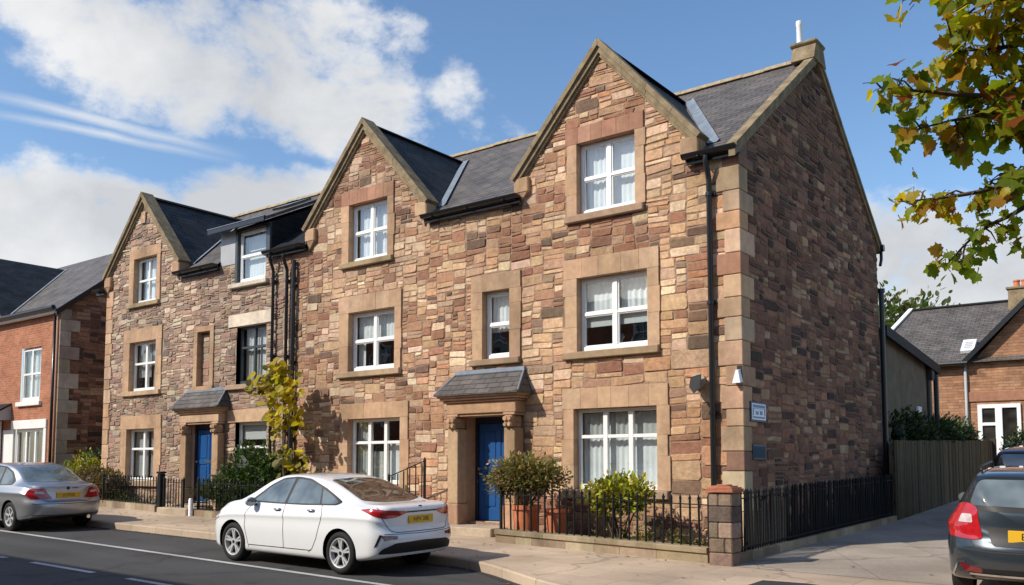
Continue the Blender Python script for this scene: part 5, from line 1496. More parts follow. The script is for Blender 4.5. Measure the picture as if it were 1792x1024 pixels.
shrub('hedge', 'dark green clipped hedge behind the brown-green one', 'hedge', [(-19.75, .75, 1.75, .7, .4, .40), (-20.6, .7, 1.7, .7, .4, .40), (-19.6, .6, 1.35, .4, .4, .5)], 4200, .07, 'oval', DKGREEN, 47, dense=.75, shell=.7, lump=.2)
shrub('bush', 'yellow-green bush behind the silver car', 'plant', [(-20.3, -.1, 1.40, .55, .4, .36), (-19.7, -.1, 1.5, .5, .4, .42)], 2400, .08, 'oval', YGREEN + [(3, (.10, .12, .02))], 48, dense=.7)
shrub('bush', 'small dark bush beside the brick house front', 'plant', [(-21.3, -.4, 1.25, .5, .4, .42), (-22.0, -.4, 1.15, .4, .35, .4)], 1700, .08, 'oval', DKGREEN + [(1, (.12, .12, .02))], 49, dense=.7)
shrub('weeds', 'tufts of grass and weeds along the foot of the left railing', 'plant', [(-16.6, -.75, .70, .6, .15, .16), (-15.5, -.8, .68, .6, .15, .15), (-14.9, -.8, .68, .3, .15, .14)], 700, .08, 'narrow', GREEN + [(2, (.12, .13, .03))], 50, updir=1.2)
hd = [(-.25, 9.3 + 1.05 * k, 2.42 + .12 * math.sin(k * 2.1), .55, .8, .46) for k in range(9)]
shrub('hedge', 'dark green hedge rising above the timber fence', 'hedge', hd, 9000, .12, 'oval', DKGREEN + [(2, (.05, .08, .02))], 51, dense=.75, shell=.65, base=(-.25, 13.5, .6))
shrub('hedge', 'dark clipped hedge in front of the white bay door at the lane end', 'hedge', [(.95, 21.2, 2.05, .55, .35, .75)], 2200, .1, 'oval', DKGREEN, 52, dense=.75)

# young tree with big yellow leaves between the two houses
t = thing('young_tree', 'slender young tree with large yellow leaves in front of the drainpipes', 'tree', (-10.12, -.75, zp(-10.12, -.75)))
B = Vector((-10.05, -.75, zp(-10.05, -.75))); rg = random.Random(60)
tr = MB(); T = [B + Vector((0, 0, -.05)), B + Vector((.05, 0, .6)), B + Vector((-.04, -.02, 1.3)), B + Vector((.02, 0, 2.1)), B + Vector((-.1, -.03, 2.75)), B + Vector((.0, -.05, 3.2))]
tr.tube(T, [.04, .035, .03, .024, .015, .005], 7); tr.build('trunk', M['bark'], t, smooth=True)
br = MB(); lf = MB()
spec = [(4, .35, -.1), (3, -.6, .25), (5, -.25, .1), (4, -.75, .25), (4, .55, .1), (4, -.5, -.05), (3, .35, .05), (4, -.15, .35), (3, -.35, -.1), (2, .45, .1), (2, -.3, 0.0), (2, .75, -.12), (1, -.45, .1), (1, .95, .12), (2, 1.0, -.25), (4, .15, .35), (3, .05, .2), (5, -.5, -.15), (1, .5, .35), (1, 1.25, -.1), (1, -.1, .2)]
for (i, dx, dz) in spec:
    a = T[i]; e = a + Vector((dx, rg.uniform(-.25, .15), dz)); mid = a.lerp(e, .5) + Vector((0, 0, .06)); br.tube([a, mid, e], [.012, .008, .004], 5)
    br.tube([mid, mid + Vector((rg.uniform(-.2, .2), rg.uniform(-.2, .1), rg.uniform(-.15, .2)))], [.006, .003], 4)
    for k in range(23 if i > 2 else 16):
        p = a.lerp(e, rg.uniform(.45, 1.05)) + Vector((rg.gauss(0, .11), rg.gauss(0, .11), rg.gauss(0, .11)))
        pal = YELLOW if i > 2 else YELLOW[1:] + [(4, (.05, .06, .015)), (2, (.12, .09, .02))]
        add_leaf(lf, p, (rg.gauss(0, .7), rg.gauss(-.4, .5), rg.gauss(-.4, .5)), (rg.gauss(0, .5), -1, .6), rg.uniform(.10, .21), 'round', pick(pal, rg), .2, rg)
br.build('branches', M['bark'], t); lf.build('foliage', M['leaf'], t)

# fallen leaves caught along the kerb and the plinths
rg = random.Random(66); fl_ = MB()
for k in range(420):
    x = rg.uniform(-20, 7.5); t_ = rg.random()
    if t_ < .5: y = ky(x) - abs(rg.gauss(0, .16)) - .02; z = zr(x, y) + .008
    elif t_ < .75: y = -1.72 - abs(rg.gauss(0, .12)) if x < .2 else rg.uniform(-4.2, 2); z = zp(x, y) + .012
    else: y = rg.uniform(ky(x) + .2, -1.8); z = zp(x, y) + .012
    add_leaf(fl_, (x, y, z), (rg.gauss(0, 1), rg.gauss(0, 1), .05), (0, 0, 1), rg.uniform(.035, .075), 'oval', pick([(3, (.28, .19, .04)), (3, (.20, .11, .035)), (2, (.12, .07, .03)), (1, (.35, .28, .05))], rg), .3, rg)
lo_ = fl_.build('fallen_leaves', M['leaf_thick']); lo_['kind'] = 'stuff'; tag(lo_, 'dry fallen leaves scattered along the kerb and pavement', 'leaves')
# tree top seen past the far roof
rg = random.Random(70)
for (nm, lb, c, r, n) in (('broadleaf_tree', 'pale green tree showing between the rear wing and the far slate roof', (-7.2, 38, 8.2), (3.2, 2.5, 2.6), 7500),):
    t = thing(nm, lb, 'tree', (c[0], c[1], .8))
    m = MB(); m.tube([(c[0], c[1], .4), (c[0] + .2, c[1], 4), (c[0], c[1], c[2])], [.25, .2, .06], 8)
    for k in range(9): m.tube([(c[0], c[1], 4 + .4 * k), (c[0] + rg.uniform(-2.4, 2.4), c[1] + rg.uniform(-2, 2), c[2] + rg.uniform(-1, 2))], [.09, .02], 5)
    m.build('trunk', M['bark'], t)
    m = MB(); foliage(m, [(c[0], c[1], c[2], *r), (c[0] - 1.6, c[1], c[2] - 1.2, 2.2, 2, 1.8), (c[0] + 1.6, c[1], c[2] - 1.0, 1.8, 2, 1.6)], n, .36, 'oval', [(4, (.10, .13, .045)), (3, (.13, .16, .06)), (2, (.07, .09, .03))], rg, lump=.6, shell=.4); m.build('crown', M['leaf'], t)
hl = MB(); nx, ny = 40, 6; g = []
for i in range(nx + 1):
    r = []
    for j in range(ny + 1):
        x = -260 + 300 * i / nx; y = 190 + 60 * j / ny; hgt = 20 * math.exp(-((x + 45) / 55.0) ** 2) * math.sin(min(1, (j + .0) / ny * 1.2) * math.pi / 2) + .8 * noise.noise(Vector((x * .05, y * .05, 1)))
        r.append(hl.vert((x, y, zp(x, y) - .3 + hgt)))
    g.append(r)
for i in range(nx):
    for j in range(ny): hl.face((g[i][j], g[i + 1][j], g[i + 1][j + 1], g[i][j + 1]))
structure(hl, 'hill', M['grass'], smooth=True)

# ------------------------------------------------------------------ maple overhanging from the right
t = thing('maple_tree', 'autumn maple with green and yellow lobed leaves overhanging the top right', 'tree', (7.9, -7.7, zp(7.9, -7.7)))
rg = random.Random(80)
base = Vector((7.9, -7.7, zp(7.9, -7.7)))
tr = MB(); tr.tube([base + Vector((0, 0, -.1)), base + Vector((.05, .02, 1.0)), base + Vector((-.02, .0, 2.2)), base + Vector((-.1, .05, 3.2)), base + Vector((-.3, .1, 4.6)), base + Vector((-.4, .1, 6.2))], [.24, .19, .16, .14, .09, .03], 12); tr.build('trunk', M['bark'], t, smooth=True)
br = MB(); lf = MB()
MAPLE = [(5, (.20, .26, .02)), (4, (.28, .30, .022)), (3, (.42, .33, .02)), (2, (.34, .17, .018)), (1, (.22, .06, .014)), (2, (.09, .125, .014))]
MAPLE_G = [(5, (.17, .24, .02)), (4, (.23, .28, .022)), (2, (.34, .31, .02)), (1, (.3, .16, .018))]
MAPLE_Y = [(5, (.28, .30, .02)), (4, (.50, .38, .02)), (2, (.44, .24, .02)), (1, (.28, .09, .015)), (2, (.17, .21, .016))]
CAM = Vector((5.521, -13.156, 1.65))
def bough(pts, rad, leaves, pal, size=(.06, .118), spread=.10, twig=.28, frm=.1):
    """a bough through pts with side twigs that carry the leaves"""
    P = [Vector(p) for p in pts]; n = 14; C = []
    for k in range(n + 1):
        f = k / n * (len(P) - 1); i = min(int(f), len(P) - 2); u = f - i
        p0 = P[max(i - 1, 0)]; p1 = P[i]; p2 = P[i + 1]; p3 = P[min(i + 2, len(P) - 1)]
        C.append(.5 * ((2 * p1) + (p2 - p0) * u + (2 * p0 - 5 * p1 + 4 * p2 - p3) * u * u + (3 * p1 - p0 - 3 * p2 + p3) * u ** 3))
    br.tube(C, [lerp(rad, .003, k / n) for k in range(n + 1)], 6)
    per = 5; nt = max(1, leaves // per)
    for q in range(nt):
        f = frm + (1 - frm) * (q + rg.random()) / nt
        k = min(int(f * n), n - 1); a = C[k].lerp(C[k + 1], f * n - k); ax = (C[k + 1] - C[k]).normalized()
        d = (ax * .5 + Vector((rg.gauss(0, 1), rg.gauss(0, 1), rg.gauss(0, .8) - .25)).normalized()).normalized()
        ln = twig * rg.uniform(.3, 1.0); e = a + d * ln
        br.tube([a, a.lerp(e, .5) + Vector((0, 0, .02)), e], [.007, .005, .003], 4)
        for j in range(per):
            p = a.lerp(e, rg.uniform(.4, 1.05)) + Vector((rg.gauss(0, 1), rg.gauss(0, 1), rg.gauss(0, 1))) * spread * .35
            ld = (d * .6 + Vector((rg.gauss(0, .6), rg.gauss(0, .6), rg.gauss(-.7, .5)))).normalized()
            s = rg.uniform(*size); st_ = p + ld * s * .35
            br.tube([p, st_], [.0028, .002], 3, cap=False)
            upv = Vector((rg.gauss(0, .6), rg.gauss(-.5, .6), rg.gauss(.7, .5)))
            add_leaf(lf, st_, ld, upv, s, 'maple', pick(pal, rg), rg.uniform(.0, .3), rg, curl=rg.uniform(-.1, .3))
def trunk_at(h): return base + Vector((-.02 - .07 * max(0, h - 1.5), .03, h))
bough([trunk_at(3.6), (6.6, -7.65, 4.35), (5.6, -7.6, 4.30), (4.95, -7.7, 4.22), (4.68, -7.8, 4.20)], .04, 190, MAPLE_Y, frm=.4, twig=.24)
bough([trunk_at(3.8), (6.6, -7.65, 4.5), (5.6, -7.7, 4.45), (4.8, -7.8, 4.36), (4.34, -8.0, 4.24)], .035, 40, MAPLE_Y, frm=.55, twig=.14)
bough([trunk_at(3.2), (6.6, -7.6, 3.9), (5.5, -7.6, 3.95), (4.85, -7.65, 3.97), (4.56, -7.85, 3.94)], .04, 190, MAPLE_Y, frm=.4, twig=.22)
bough([trunk_at(3.0), (6.5, -7.6, 3.6), (5.4, -7.6, 3.74), (4.75, -7.7, 3.70), (4.44, -7.92, 3.72), (4.22, -8.06, 3.75)], .035, 55, MAPLE, frm=.5, twig=.14)
bough([trunk_at(3.0), (6.4, -7.5, 3.4), (5.4, -7.55, 3.56), (4.72, -7.7, 3.60), (4.36, -7.92, 3.52)], .035, 80, MAPLE_G, frm=.48, twig=.17)
bough([trunk_at(2.8), (6.3, -7.5, 3.3), (5.3, -7.55, 3.55), (4.9, -7.6, 3.60), (4.62, -7.75, 3.62)], .035, 120, MAPLE, frm=.48, twig=.2)
bough([trunk_at(2.6), (6.2, -7.45, 3.0), (5.2, -7.5, 3.30), (4.7, -7.68, 3.18), (4.45, -7.85, 3.13), (4.27, -7.95, 3.12)], .03, 60, MAPLE_Y, size=(.045, .085), frm=.55, twig=.13)
bough([trunk_at(2.5), (6.1, -7.4, 2.9), (5.2, -7.5, 3.26), (4.9, -7.55, 3.30), (4.68, -7.68, 3.22)], .03, 45, MAPLE_G, frm=.58, twig=.16)
bough([trunk_at(2.4), (6.1, -7.4, 2.8), (5.1, -7.5, 3.12), (4.75, -7.62, 3.02), (4.60, -7.7, 2.92), (4.48, -7.76, 2.78)], .028, 62, MAPLE_G, size=(.05, .09), frm=.58, twig=.14)
bough([trunk_at(2.4), (6.0, -7.4, 2.85), (5.1, -7.5, 3.02), (4.88, -7.55, 3.0)], .025, 30, MAPLE_G, size=(.055, .1), frm=.62, twig=.13)
bough([trunk_at(3.9), (6.7, -7.7, 4.6), (5.6, -7.6, 4.45), (5.0, -7.6, 4.40), (4.75, -7.7, 4.36)], .04, 110, MAPLE_Y, frm=.35, twig=.24)
bough([trunk_at(3.3), (6.6, -7.5, 3.9), (5.6, -7.5, 3.98), (5.05, -7.5, 3.85), (4.8, -7.55, 3.8)], .035, 150, MAPLE_Y, frm=.4, twig=.22)
# crown above, out of the frame
for k in range(10):
    a = rg.uniform(-1.2, 1.2); rr = rg.uniform(1.2, 2.4); e = base + Vector((math.cos(a) * rr + .5, math.sin(a) * rr, rg.uniform(4.6, 6.4)))
    bough([trunk_at(rg.uniform(3, 5)), base.lerp(e, .6) + Vector((0, 0, 1.8)), e], .05, 55, MAPLE, size=(.11, .17), frm=.3, twig=.5)
br.build('branches', M['bark'], t); lf.build('leaves', M['leaf'], t)
# ------------------------------------------------------------------ cars
def interp(pts, x):
    """monotone cubic through (x, v) pairs"""
    n = len(pts)
    if x <= pts[0][0]: return pts[0][1]
    if x >= pts[-1][0]: return pts[-1][1]
    h = [pts[i + 1][0] - pts[i][0] for i in range(n - 1)]
    dl = [(pts[i + 1][1] - pts[i][1]) / h[i] for i in range(n - 1)]
    m = [dl[0]] + [0 if dl[i - 1] * dl[i] <= 0 else 3 * (h[i - 1] + h[i]) / ((2 * h[i] + h[i - 1]) / dl[i - 1] + (h[i] + 2 * h[i - 1]) / dl[i]) for i in range(1, n - 1)] + [dl[-1]]
    for i in range(n - 1):
        if x <= pts[i + 1][0]:
            t = (x - pts[i][0]) / h[i]
            return (2 * t ** 3 - 3 * t * t + 1) * pts[i][1] + (t ** 3 - 2 * t * t + t) * h[i] * m[i] + (-2 * t ** 3 + 3 * t * t) * pts[i + 1][1] + (t ** 3 - t * t) * h[i] * m[i + 1]

class Car:
    def __init__(s, P, name, label, cat, loc, rot, paint, group=None):
        s.P = P; s.root = thing(name, label, cat, loc, rot, group)
        s.paint = paint; s.make_body()
    def section(s, x):
        P = s.P
        zt = interp(P['top'], x); zb = interp(P['belt'], x); z0 = interp(P['bottom'], x)
        wm = interp(P['wide'], x); wb = wm - interp(P['tuck'], x); wr = min(interp(P['roofw'], x), wb - .03)
        zb = min(zb, zt - .02)
        zm = lerp(z0, zb, .52); gh = zt - zb
        pts = [(0, z0), (.5 * wm, z0), (.80 * wm, z0 + .002), (.93 * wm, z0 + .02), (.975 * wm, z0 + .07), (.985 * wm, z0 + .16), (wm, zm), (wm * .990, lerp(zm, zb, .44)), (wm * 1.0, lerp(zm, zb, .60)), (lerp(wm, wb, .38), zb - min(.085, .28 * (zb - zm))), (lerp(wm, wb, .75), zb - min(.03, .1 * (zb - zm))),
               (wb - .004, zb + .005), (lerp(wb, wr, .36), zb + gh * .36), (lerp(wb, wr, .70), zb + gh * .68), (lerp(wb, wr, .93), zb + gh * .88), (wr - .03, zb + gh * .95), (wr * .72, zb + gh * .985), (wr * .36, zt - .002), (0, zt)]
        out = []; K = 3
        for i in range(len(pts) - 1):
            p0 = pts[max(i - 1, 0)]; p1 = pts[i]; p2 = pts[i + 1]; p3 = pts[min(i + 2, len(pts) - 1)]
            if i == 0: p0 = (-pts[1][0], pts[1][1])
            if i == len(pts) - 2: p3 = (-pts[-2][0], pts[-2][1])
            for k in range(K):
                u = k / K; T = .8
                c = []
                for d in (0, 1):
                    m1 = (p2[d] - p0[d]) * .5 * T; m2 = (p3[d] - p1[d]) * .5 * T
                    c.append((2 * u ** 3 - 3 * u * u + 1) * p1[d] + (u ** 3 - 2 * u * u + u) * m1 + (-2 * u ** 3 + 3 * u * u) * p2[d] + (u ** 3 - u * u) * m2)
                out.append((max(0, c[0]), c[1]))
        out.append(pts[-1])
        return out
    def make_body(s):
        P = s.P; xr, xf = P['top'][0][0], P['top'][-1][0]
        er, ef = P.get('end_r', .34), P.get('end_f', .55); nr, nf = P.get('pow_r', 3.2), P.get('pow_f', 2.4)
        xs = []
        for t in (.997, .985, .965, .935, .9, .85, .78, .7, .6, .48, .34, .18): xs.append(xr + er * (1 - t))
        k = xr + er
        while k < xf - ef: xs.append(k); k += .075
        for t in (0, .15, .3, .45, .57, .68, .77, .84, .9, .94, .97, .99, .998): xs.append(xf - ef * (1 - t))
        mb = MB(); rings = []
        for x in xs:
            f = 1.0
            if x < xr + er: t = (xr + er - x) / er; f = (1 - t ** nr) ** (1 / nr)
            if x > xf - ef: t = (x - xf + ef) / ef; f = (1 - t ** nf) ** (1 / nf)
            sec = s.section(x); row = []
            full = [(y, z) for y, z in sec] + [(-y, z) for y, z in sec[-2:0:-1]]
            for (y, z) in full:
                xx = x
                if x < 0 and 'rear_face' in P: xx += interp(P['rear_face'], z) * clamp((xr + .9 - x) / .9, 0, 1) ** 2
                if x > 0 and 'front_face' in P: xx += interp(P['front_face'], z) * clamp((x - xf + 1.0) / 1.0, 0, 1) ** 2
                row.append(mb.vert((xx, y * f, z)))
            rings.append(row)
        n = len(rings[0])
        for a, b in zip(rings[:-1], rings[1:]):
            for k in range(n): mb.face((a[k], a[(k + 1) % n], b[(k + 1) % n], b[k]))
        for rg_ in (rings[0], rings[-1]):
            for k in range(1, n // 2 - 1): mb.face((rg_[k], rg_[k + 1], rg_[(n - k - 1) % n], rg_[(n - k) % n]))
            mb.face((rg_[0], rg_[1], rg_[n - 1])); mb.face((rg_[n // 2 - 1], rg_[n // 2], rg_[n // 2 + 1]))
        me = mb.mesh('body', [s.paint, M['well']], smooth=True)
        bm = bmesh.new(); bm.from_mesh(me); bmesh.ops.remove_doubles(bm, verts=bm.verts, dist=.0004); bmesh.ops.dissolve_degenerate(bm, edges=bm.edges, dist=.0002)
        bmesh.ops.recalc_face_normals(bm, faces=bm.faces)
        if bm.calc_volume(signed=True) < 0: bmesh.ops.reverse_faces(bm, faces=bm.faces[:])
        s.bvh = BVHTree.FromBMesh(bm)
        bm.to_mesh(me); bm.free()
        o = bpy.data.objects.new('body', me); link(o, s.root)
        # wheel arches cut out of the shell
        R_ = P['arch']; cut = MB()
        for ax in (P['axle_r'], P['axle_f']):
            for sd in (1, -1):
                n_ = 40; pr = [(ax + R_ * math.cos(2 * math.pi * k / n_), sd * 1.2, P['wheel'] + .01 + R_ * math.sin(2 * math.pi * k / n_)) for k in range(n_)]
                cut.prism(pr, (0, -sd * .62, 0))
        cm = cut.mesh('arch_cutter', [s.paint, M['well']])
        cm.polygons.foreach_set('material_index', [1] * len(cm.polygons))
        bmc = bmesh.new(); bmc.from_mesh(cm); bmesh.ops.recalc_face_normals(bmc, faces=bmc.faces); bmc.to_mesh(cm); bmc.free()
        co = bpy.data.objects.new('arch_cutter', cm); COL.objects.link(co)
        co.parent = s.root
        md = o.modifiers.new('cut', 'BOOLEAN'); md.operation = 'DIFFERENCE'; md.object = co; md.solver = 'EXACT'; md.use_self = True
        bpy.context.view_layer.update(); dg = bpy.context.evaluated_depsgraph_get()
        nm = bpy.data.meshes.new_from_object(o.evaluated_get(dg))
        o.modifiers.clear(); o.data = nm; nm.name = 'body'
        bpy.data.objects.remove(co)
        nm.set_sharp_from_angle(angle=R(38))
        s.body = o
    def patch(s, name, poly, kind, mat, off=.004, grid=.05, parent=None, thick=0.0, side=1):
        """a piece that follows the body: poly drawn on the side ('s'), rear ('r'), front ('f'), top ('t') or on the rear corner ('c')"""
        def frame(k):
            if k == 's': return Vector((1, 0, 0)), Vector((0, 0, 1)), Vector((0, -side, 0)), Vector((0, side * 3, 0))
            if k == 'r': return Vector((0, 1, 0)), Vector((0, 0, 1)), Vector((1, 0, 0)), Vector((-5, 0, 0))
            if k == 'f': return Vector((0, 1, 0)), Vector((0, 0, 1)), Vector((-1, 0, 0)), Vector((5, 0, 0))
            if k == 't': return Vector((1, 0, 0)), Vector((0, 1, 0)), Vector((0, 0, -1)), Vector((0, 0, 4))
            q = math.sqrt(.5)   # rear corner seen at 45 degrees
            return Vector((q, side * q, 0)) , Vector((0, 0, 1)), Vector((q, -side * q, 0)), Vector((-q * 5, side * q * 5, 0))
        U, V, D, O = frame(kind)
        bm = bmesh.new(); f = bm.faces.new([bm.verts.new((a, b, 0)) for a, b in poly])
        xs = [p[0] for p in poly]; ys = [p[1] for p in poly]
        for ax, (lo, hi) in enumerate(((min(xs), max(xs)), (min(ys), max(ys)))):
            g = lo + grid
            while g < hi - .004:
                co = Vector((g, 0, 0)) if ax == 0 else Vector((0, g, 0)); no = Vector((1, 0, 0)) if ax == 0 else Vector((0, 1, 0))
                bmesh.ops.bisect_plane(bm, geom=bm.verts[:] + bm.edges[:] + bm.faces[:], dist=1e-5, plane_co=co, plane_no=no); g += grid
        bmesh.ops.triangulate(bm, faces=[f for f in bm.faces if len(f.verts) > 4])
        bad = []
        for v in bm.verts:
            h = s.bvh.ray_cast(O + U * v.co.x + V * v.co.y, D)
            if h[0] is None: bad.append(v); continue
            nn = h[1] if h[1].dot(D) < 0 else -h[1]
            v.co = h[0] + nn * off
        bmesh.ops.delete(bm, geom=bad, context='VERTS')
        if thick:
            r = bmesh.ops.extrude_face_region(bm, geom=bm.faces[:])
            for v in [g for g in r['geom'] if isinstance(g, bmesh.types.BMVert)]: v.co += D * (-thick)
        mb = MB(); mb.add_bm(bm)
        me = mb.mesh(name, mat if isinstance(mat, list) else M[mat] if isinstance(mat, str) else mat, smooth=True, angle=40)
        o = bpy.data.objects.new(name, me); link(o, parent or s.root); return o
    def both(s, name, poly, kind, mat, **kw):
        return [s.patch(name, poly if kind in ('s', 'c') else [(sd * a, b) for a, b in poly], kind, mat, side=sd, **kw) for sd in (1, -1)]
    def strip(s, name, path, kind, w, mat='gap', **kw):
        """thin line on the body along a path"""
        L_, R__ = [], []
        for i, p in enumerate(path):
            a = Vector(path[max(0, i - 1)]); b = Vector(path[min(len(path) - 1, i + 1)]); t = (b - a).normalized(); n = Vector((-t.y, t.x)) * w / 2
            L_.append((p[0] + n.x, p[1] + n.y)); R__.append((p[0] - n.x, p[1] - n.y))
        return s.patch(name, L_ + R__[::-1], kind, mat, off=kw.pop('off', .003), grid=kw.pop('grid', .03), **kw)
    def local(s, mb, name, mat, parent=None, **kw):
        o = bpy.data.objects.new(name, mb.mesh(name, mat, **kw)); link(o, parent or s.root); return o
    def wheels(s, spokes=5, rim='rim', style=0):
        P = s.P; r = P['wheel']; w = P.get('tyre_w', .20)
        for ax in (P['axle_r'], P['axle_f']):
            for sd in (1, -1):
                yo = sd * P['track']; yi = yo - sd * w
                e = bpy.data.objects.new('wheel', None); e.empty_display_size = .1; link(e, s.root); e.location = (ax, yo, r)
                t = MB()
                def ring(pr):
                    n = 44; rg_ = []
                    for (rr, yy) in pr: rg_.append([t.vert((rr * math.cos(2 * math.pi * k / n), yy, rr * math.sin(2 * math.pi * k / n))) for k in range(n)])
                    for a, b in zip(rg_[:-1], rg_[1:]):
                        for k in range(n): t.face((a[k], a[(k + 1) % n], b[(k + 1) % n], b[k]))
                ri = r * P.get('rim_ratio', .69)
                ring([(ri - .006, -sd * .022), (ri + .006, -sd * .002), (ri + .03, sd * .004), (r - .035, -sd * .002), (r - .010, -sd * .016), (r, -sd * .04), (r, -sd * (w - .04)), (r - .02, -sd * w), (ri, -sd * w)])
                s.local(t, 'tyre', M['tyre'], e, smooth=True, angle=50)
                q = MB(); t = q
                ring([(ri, -sd * .012), (ri - .006, -sd * .004), (ri - .022, -sd * .010), (ri - .03, -sd * .05), (ri - .04, -sd * .12)])
                for k in range(spokes):
                    a = 2 * math.pi * k / spokes + .3
                    prs = [(-.13, .0)] if style else [(0, 0)]
                    for dl in ((-.15, .15) if style else (0,)):
                        a1 = a + dl * .45; a2 = a + dl
                        def P3(rr, an, y): return (rr * math.cos(an), y, rr * math.sin(an))
                        wi, wo = (.020, .017) if style else (.032, .026)
                        rin, rout = r * .10, ri - .012
                        quad = [P3(rin, a1 - wi / rin * .5, -sd * .028), P3(rin, a1 + wi / rin * .5, -sd * .028), P3(rout, a2 + wo / rout, -sd * .014), P3(rout, a2 - wo / rout, -sd * .014)]
                        q.prism(quad, (0, -sd * .03, 0))
                q.tube([(0, -sd * .06, 0), (0, -sd * .022, 0)], r * .19, 20)
                s.local(q, 'rim', M[rim], e, smooth=True, angle=35)
                d = MB(); n = 32; ids = [d.vert((ri * .97 * math.cos(2 * math.pi * k / n), -sd * .075, ri * .97 * math.sin(2 * math.pi * k / n))) for k in range(n)]; d.face(ids)
                s.local(d, 'brake_disc', M['rim_dark'], e)
                c = MB(); c.tube([(0, -sd * .023, 0), (0, -sd * .014, 0)], r * .085, 14); s.local(c, 'hub_cap', M['rim_dark'], e)
        u = MB(); z = P['bottom_mid'] + .02
        for ax in (P['axle_r'], P['axle_f']):
            u.tube([(ax, -P['track'] + .1, r), (ax, P['track'] - .1, r)], .05, 8)
        s.local(u, 'axle', M['well'])
    def mirror(s, x, z, y, paint=True, size=1.0):
        for sd in (1, -1):
            m = MB(); bm = bmesh.new(); bmesh.ops.create_uvsphere(bm, u_segments=16, v_segments=10, radius=1)
            for v in bm.verts:
                c = v.co; k = 1 if c.x > 0 else .35
                v.co = Vector((x + c.x * .085 * k * size, sd * (y + .105 * size) + c.y * .105 * size, z + .055 + c.z * .075 * size))
            m.add_bm(bm); mo = s.local(m, 'mirror', s.paint if paint else M['black_plastic'], smooth=True)
            b = MB(); b.prism([(x - .02, sd * (y - .03), z - .03), (x + .06, sd * (y - .03), z - .03), (x + .05, sd * (y + .06), z + .02), (x - .01, sd * (y + .06), z + .02)], (0, 0, .035)); s.local(b, 'stalk', M['black_plastic'], mo)
            g = MB(); n = 14; ids = [g.vert((x - .031 * size, sd * (y + .105 * size) + math.cos(2 * math.pi * k / n) * .092 * size, z + .055 + math.sin(2 * math.pi * k / n) * .063 * size)) for k in range(n)]; g.face(ids); s.local(g, 'mirror_glass', M['car_glass'], mo)
    def handle(s, x, z, sd, w=.17, mat=None):
        h = s.bvh.ray_cast(Vector((x, sd * 3, z)), Vector((0, -sd, 0))); y = abs(h[0].y)
        m = MB(); m.tube([(x - w / 2, sd * (y - .005), z), (x - w / 2 + .03, sd * (y + .028), z + .004), (x + w / 2 - .03, sd * (y + .03), z + .004), (x + w / 2, sd * (y - .005), z)], [.010, .013, .013, .010], 8)
        s.local(m, 'door_handle', mat or s.paint, smooth=True, angle=50)
        s.patch('handle_recess', [(x - w * .35, z - .025), (x + w * .3, z - .025), (x + w * .3, z + .02), (x - w * .35, z + .02)], 's', 'gap', side=sd, off=.001)
    def plate(s, text, z, w=.52, h=.112, kind='r', tilt=0.0, size=.088, emboss=True, x=None):
        hit = s.bvh.ray_cast(Vector((-5, 0, z)), Vector((1, 0, 0)))
        px_ = (hit[0].x if x is None else x) - .012
        m = MB(); m.bbox(px_ - .006, px_ + .02, -w / 2, w / 2, z - h / 2, z + h / 2, .004); po = s.local(m, 'number_plate', M['plate_yellow'])
        cu = bpy.data.curves.new('lettering', 'FONT'); cu.body = text; cu.size = size; cu.align_x = 'CENTER'; cu.align_y = 'CENTER'; cu.extrude = .0008
        cu.space_character = 1.05
        ob = bpy.data.objects.new('lettering_src', cu); COL.objects.link(ob); bpy.context.view_layer.update()
        me = bpy.data.meshes.new_from_object(ob.evaluated_get(bpy.context.evaluated_depsgraph_get())); bpy.data.objects.remove(ob)
        # letters lie in XY and face +Z: turn them to face backwards along -X
        me.transform(Matrix(((0, 0, -1, 0), (-1, 0, 0, 0), (0, 1, 0, 0), (0, 0, 0, 1))))
        me.materials.clear(); me.materials.append(M['plate_ink']); me.name = 'lettering'
        lo = bpy.data.objects.new('lettering', me); link(lo, po); lo.location = (px_ - .0075, 0, z)
        return po

def rounded(pts, r=.04, n=4):
    """polygon with rounded corners"""
    out = []
    for i, p in enumerate(pts):
        a = Vector(pts[i - 1]); b = Vector(p); c = Vector(pts[(i + 1) % len(pts)])
        d1 = (a - b); d2 = (c - b); k = min(r, d1.length * .45, d2.length * .45)
        s0 = b + d1.normalized() * k; s1 = b + d2.normalized() * k
        for j in range(n + 1):
            t = j / n; q = s0 * (1 - t) ** 2 + b * 2 * t * (1 - t) + s1 * t * t; out.append((q.x, q.y))
    return out
def grow(poly, d):
    cx = sum(p[0] for p in poly) / len(poly); cy = sum(p[1] for p in poly) / len(poly)
    out = []; n = len(poly)
    area = sum(poly[i][0] * poly[(i + 1) % n][1] - poly[(i + 1) % n][0] * poly[i][1] for i in range(n)); sg = 1 if area > 0 else -1
    for i in range(n):
        a = Vector(poly[i - 1]); c = Vector(poly[(i + 1) % n]); t = (c - a).normalized(); nn = Vector((t.y, -t.x)) * sg
        out.append((poly[i][0] + nn.x * d, poly[i][1] + nn.y * d))
    return out

def on_road(x, y, yaw):
    """pose on the sloping road"""
    e = .5; dzx = (zr(x + e, y) - zr(x - e, y)) / (2 * e); dzy = (zr(x, y + e) - zr(x, y - e)) / (2 * e)
    n = Vector((-dzx, -dzy, 1)).normalized(); f = Vector((math.cos(yaw), math.sin(yaw), 0)); f = (f - n * f.dot(n)).normalized(); l = n.cross(f)
    return Matrix((f, l, n)).transposed().to_euler()

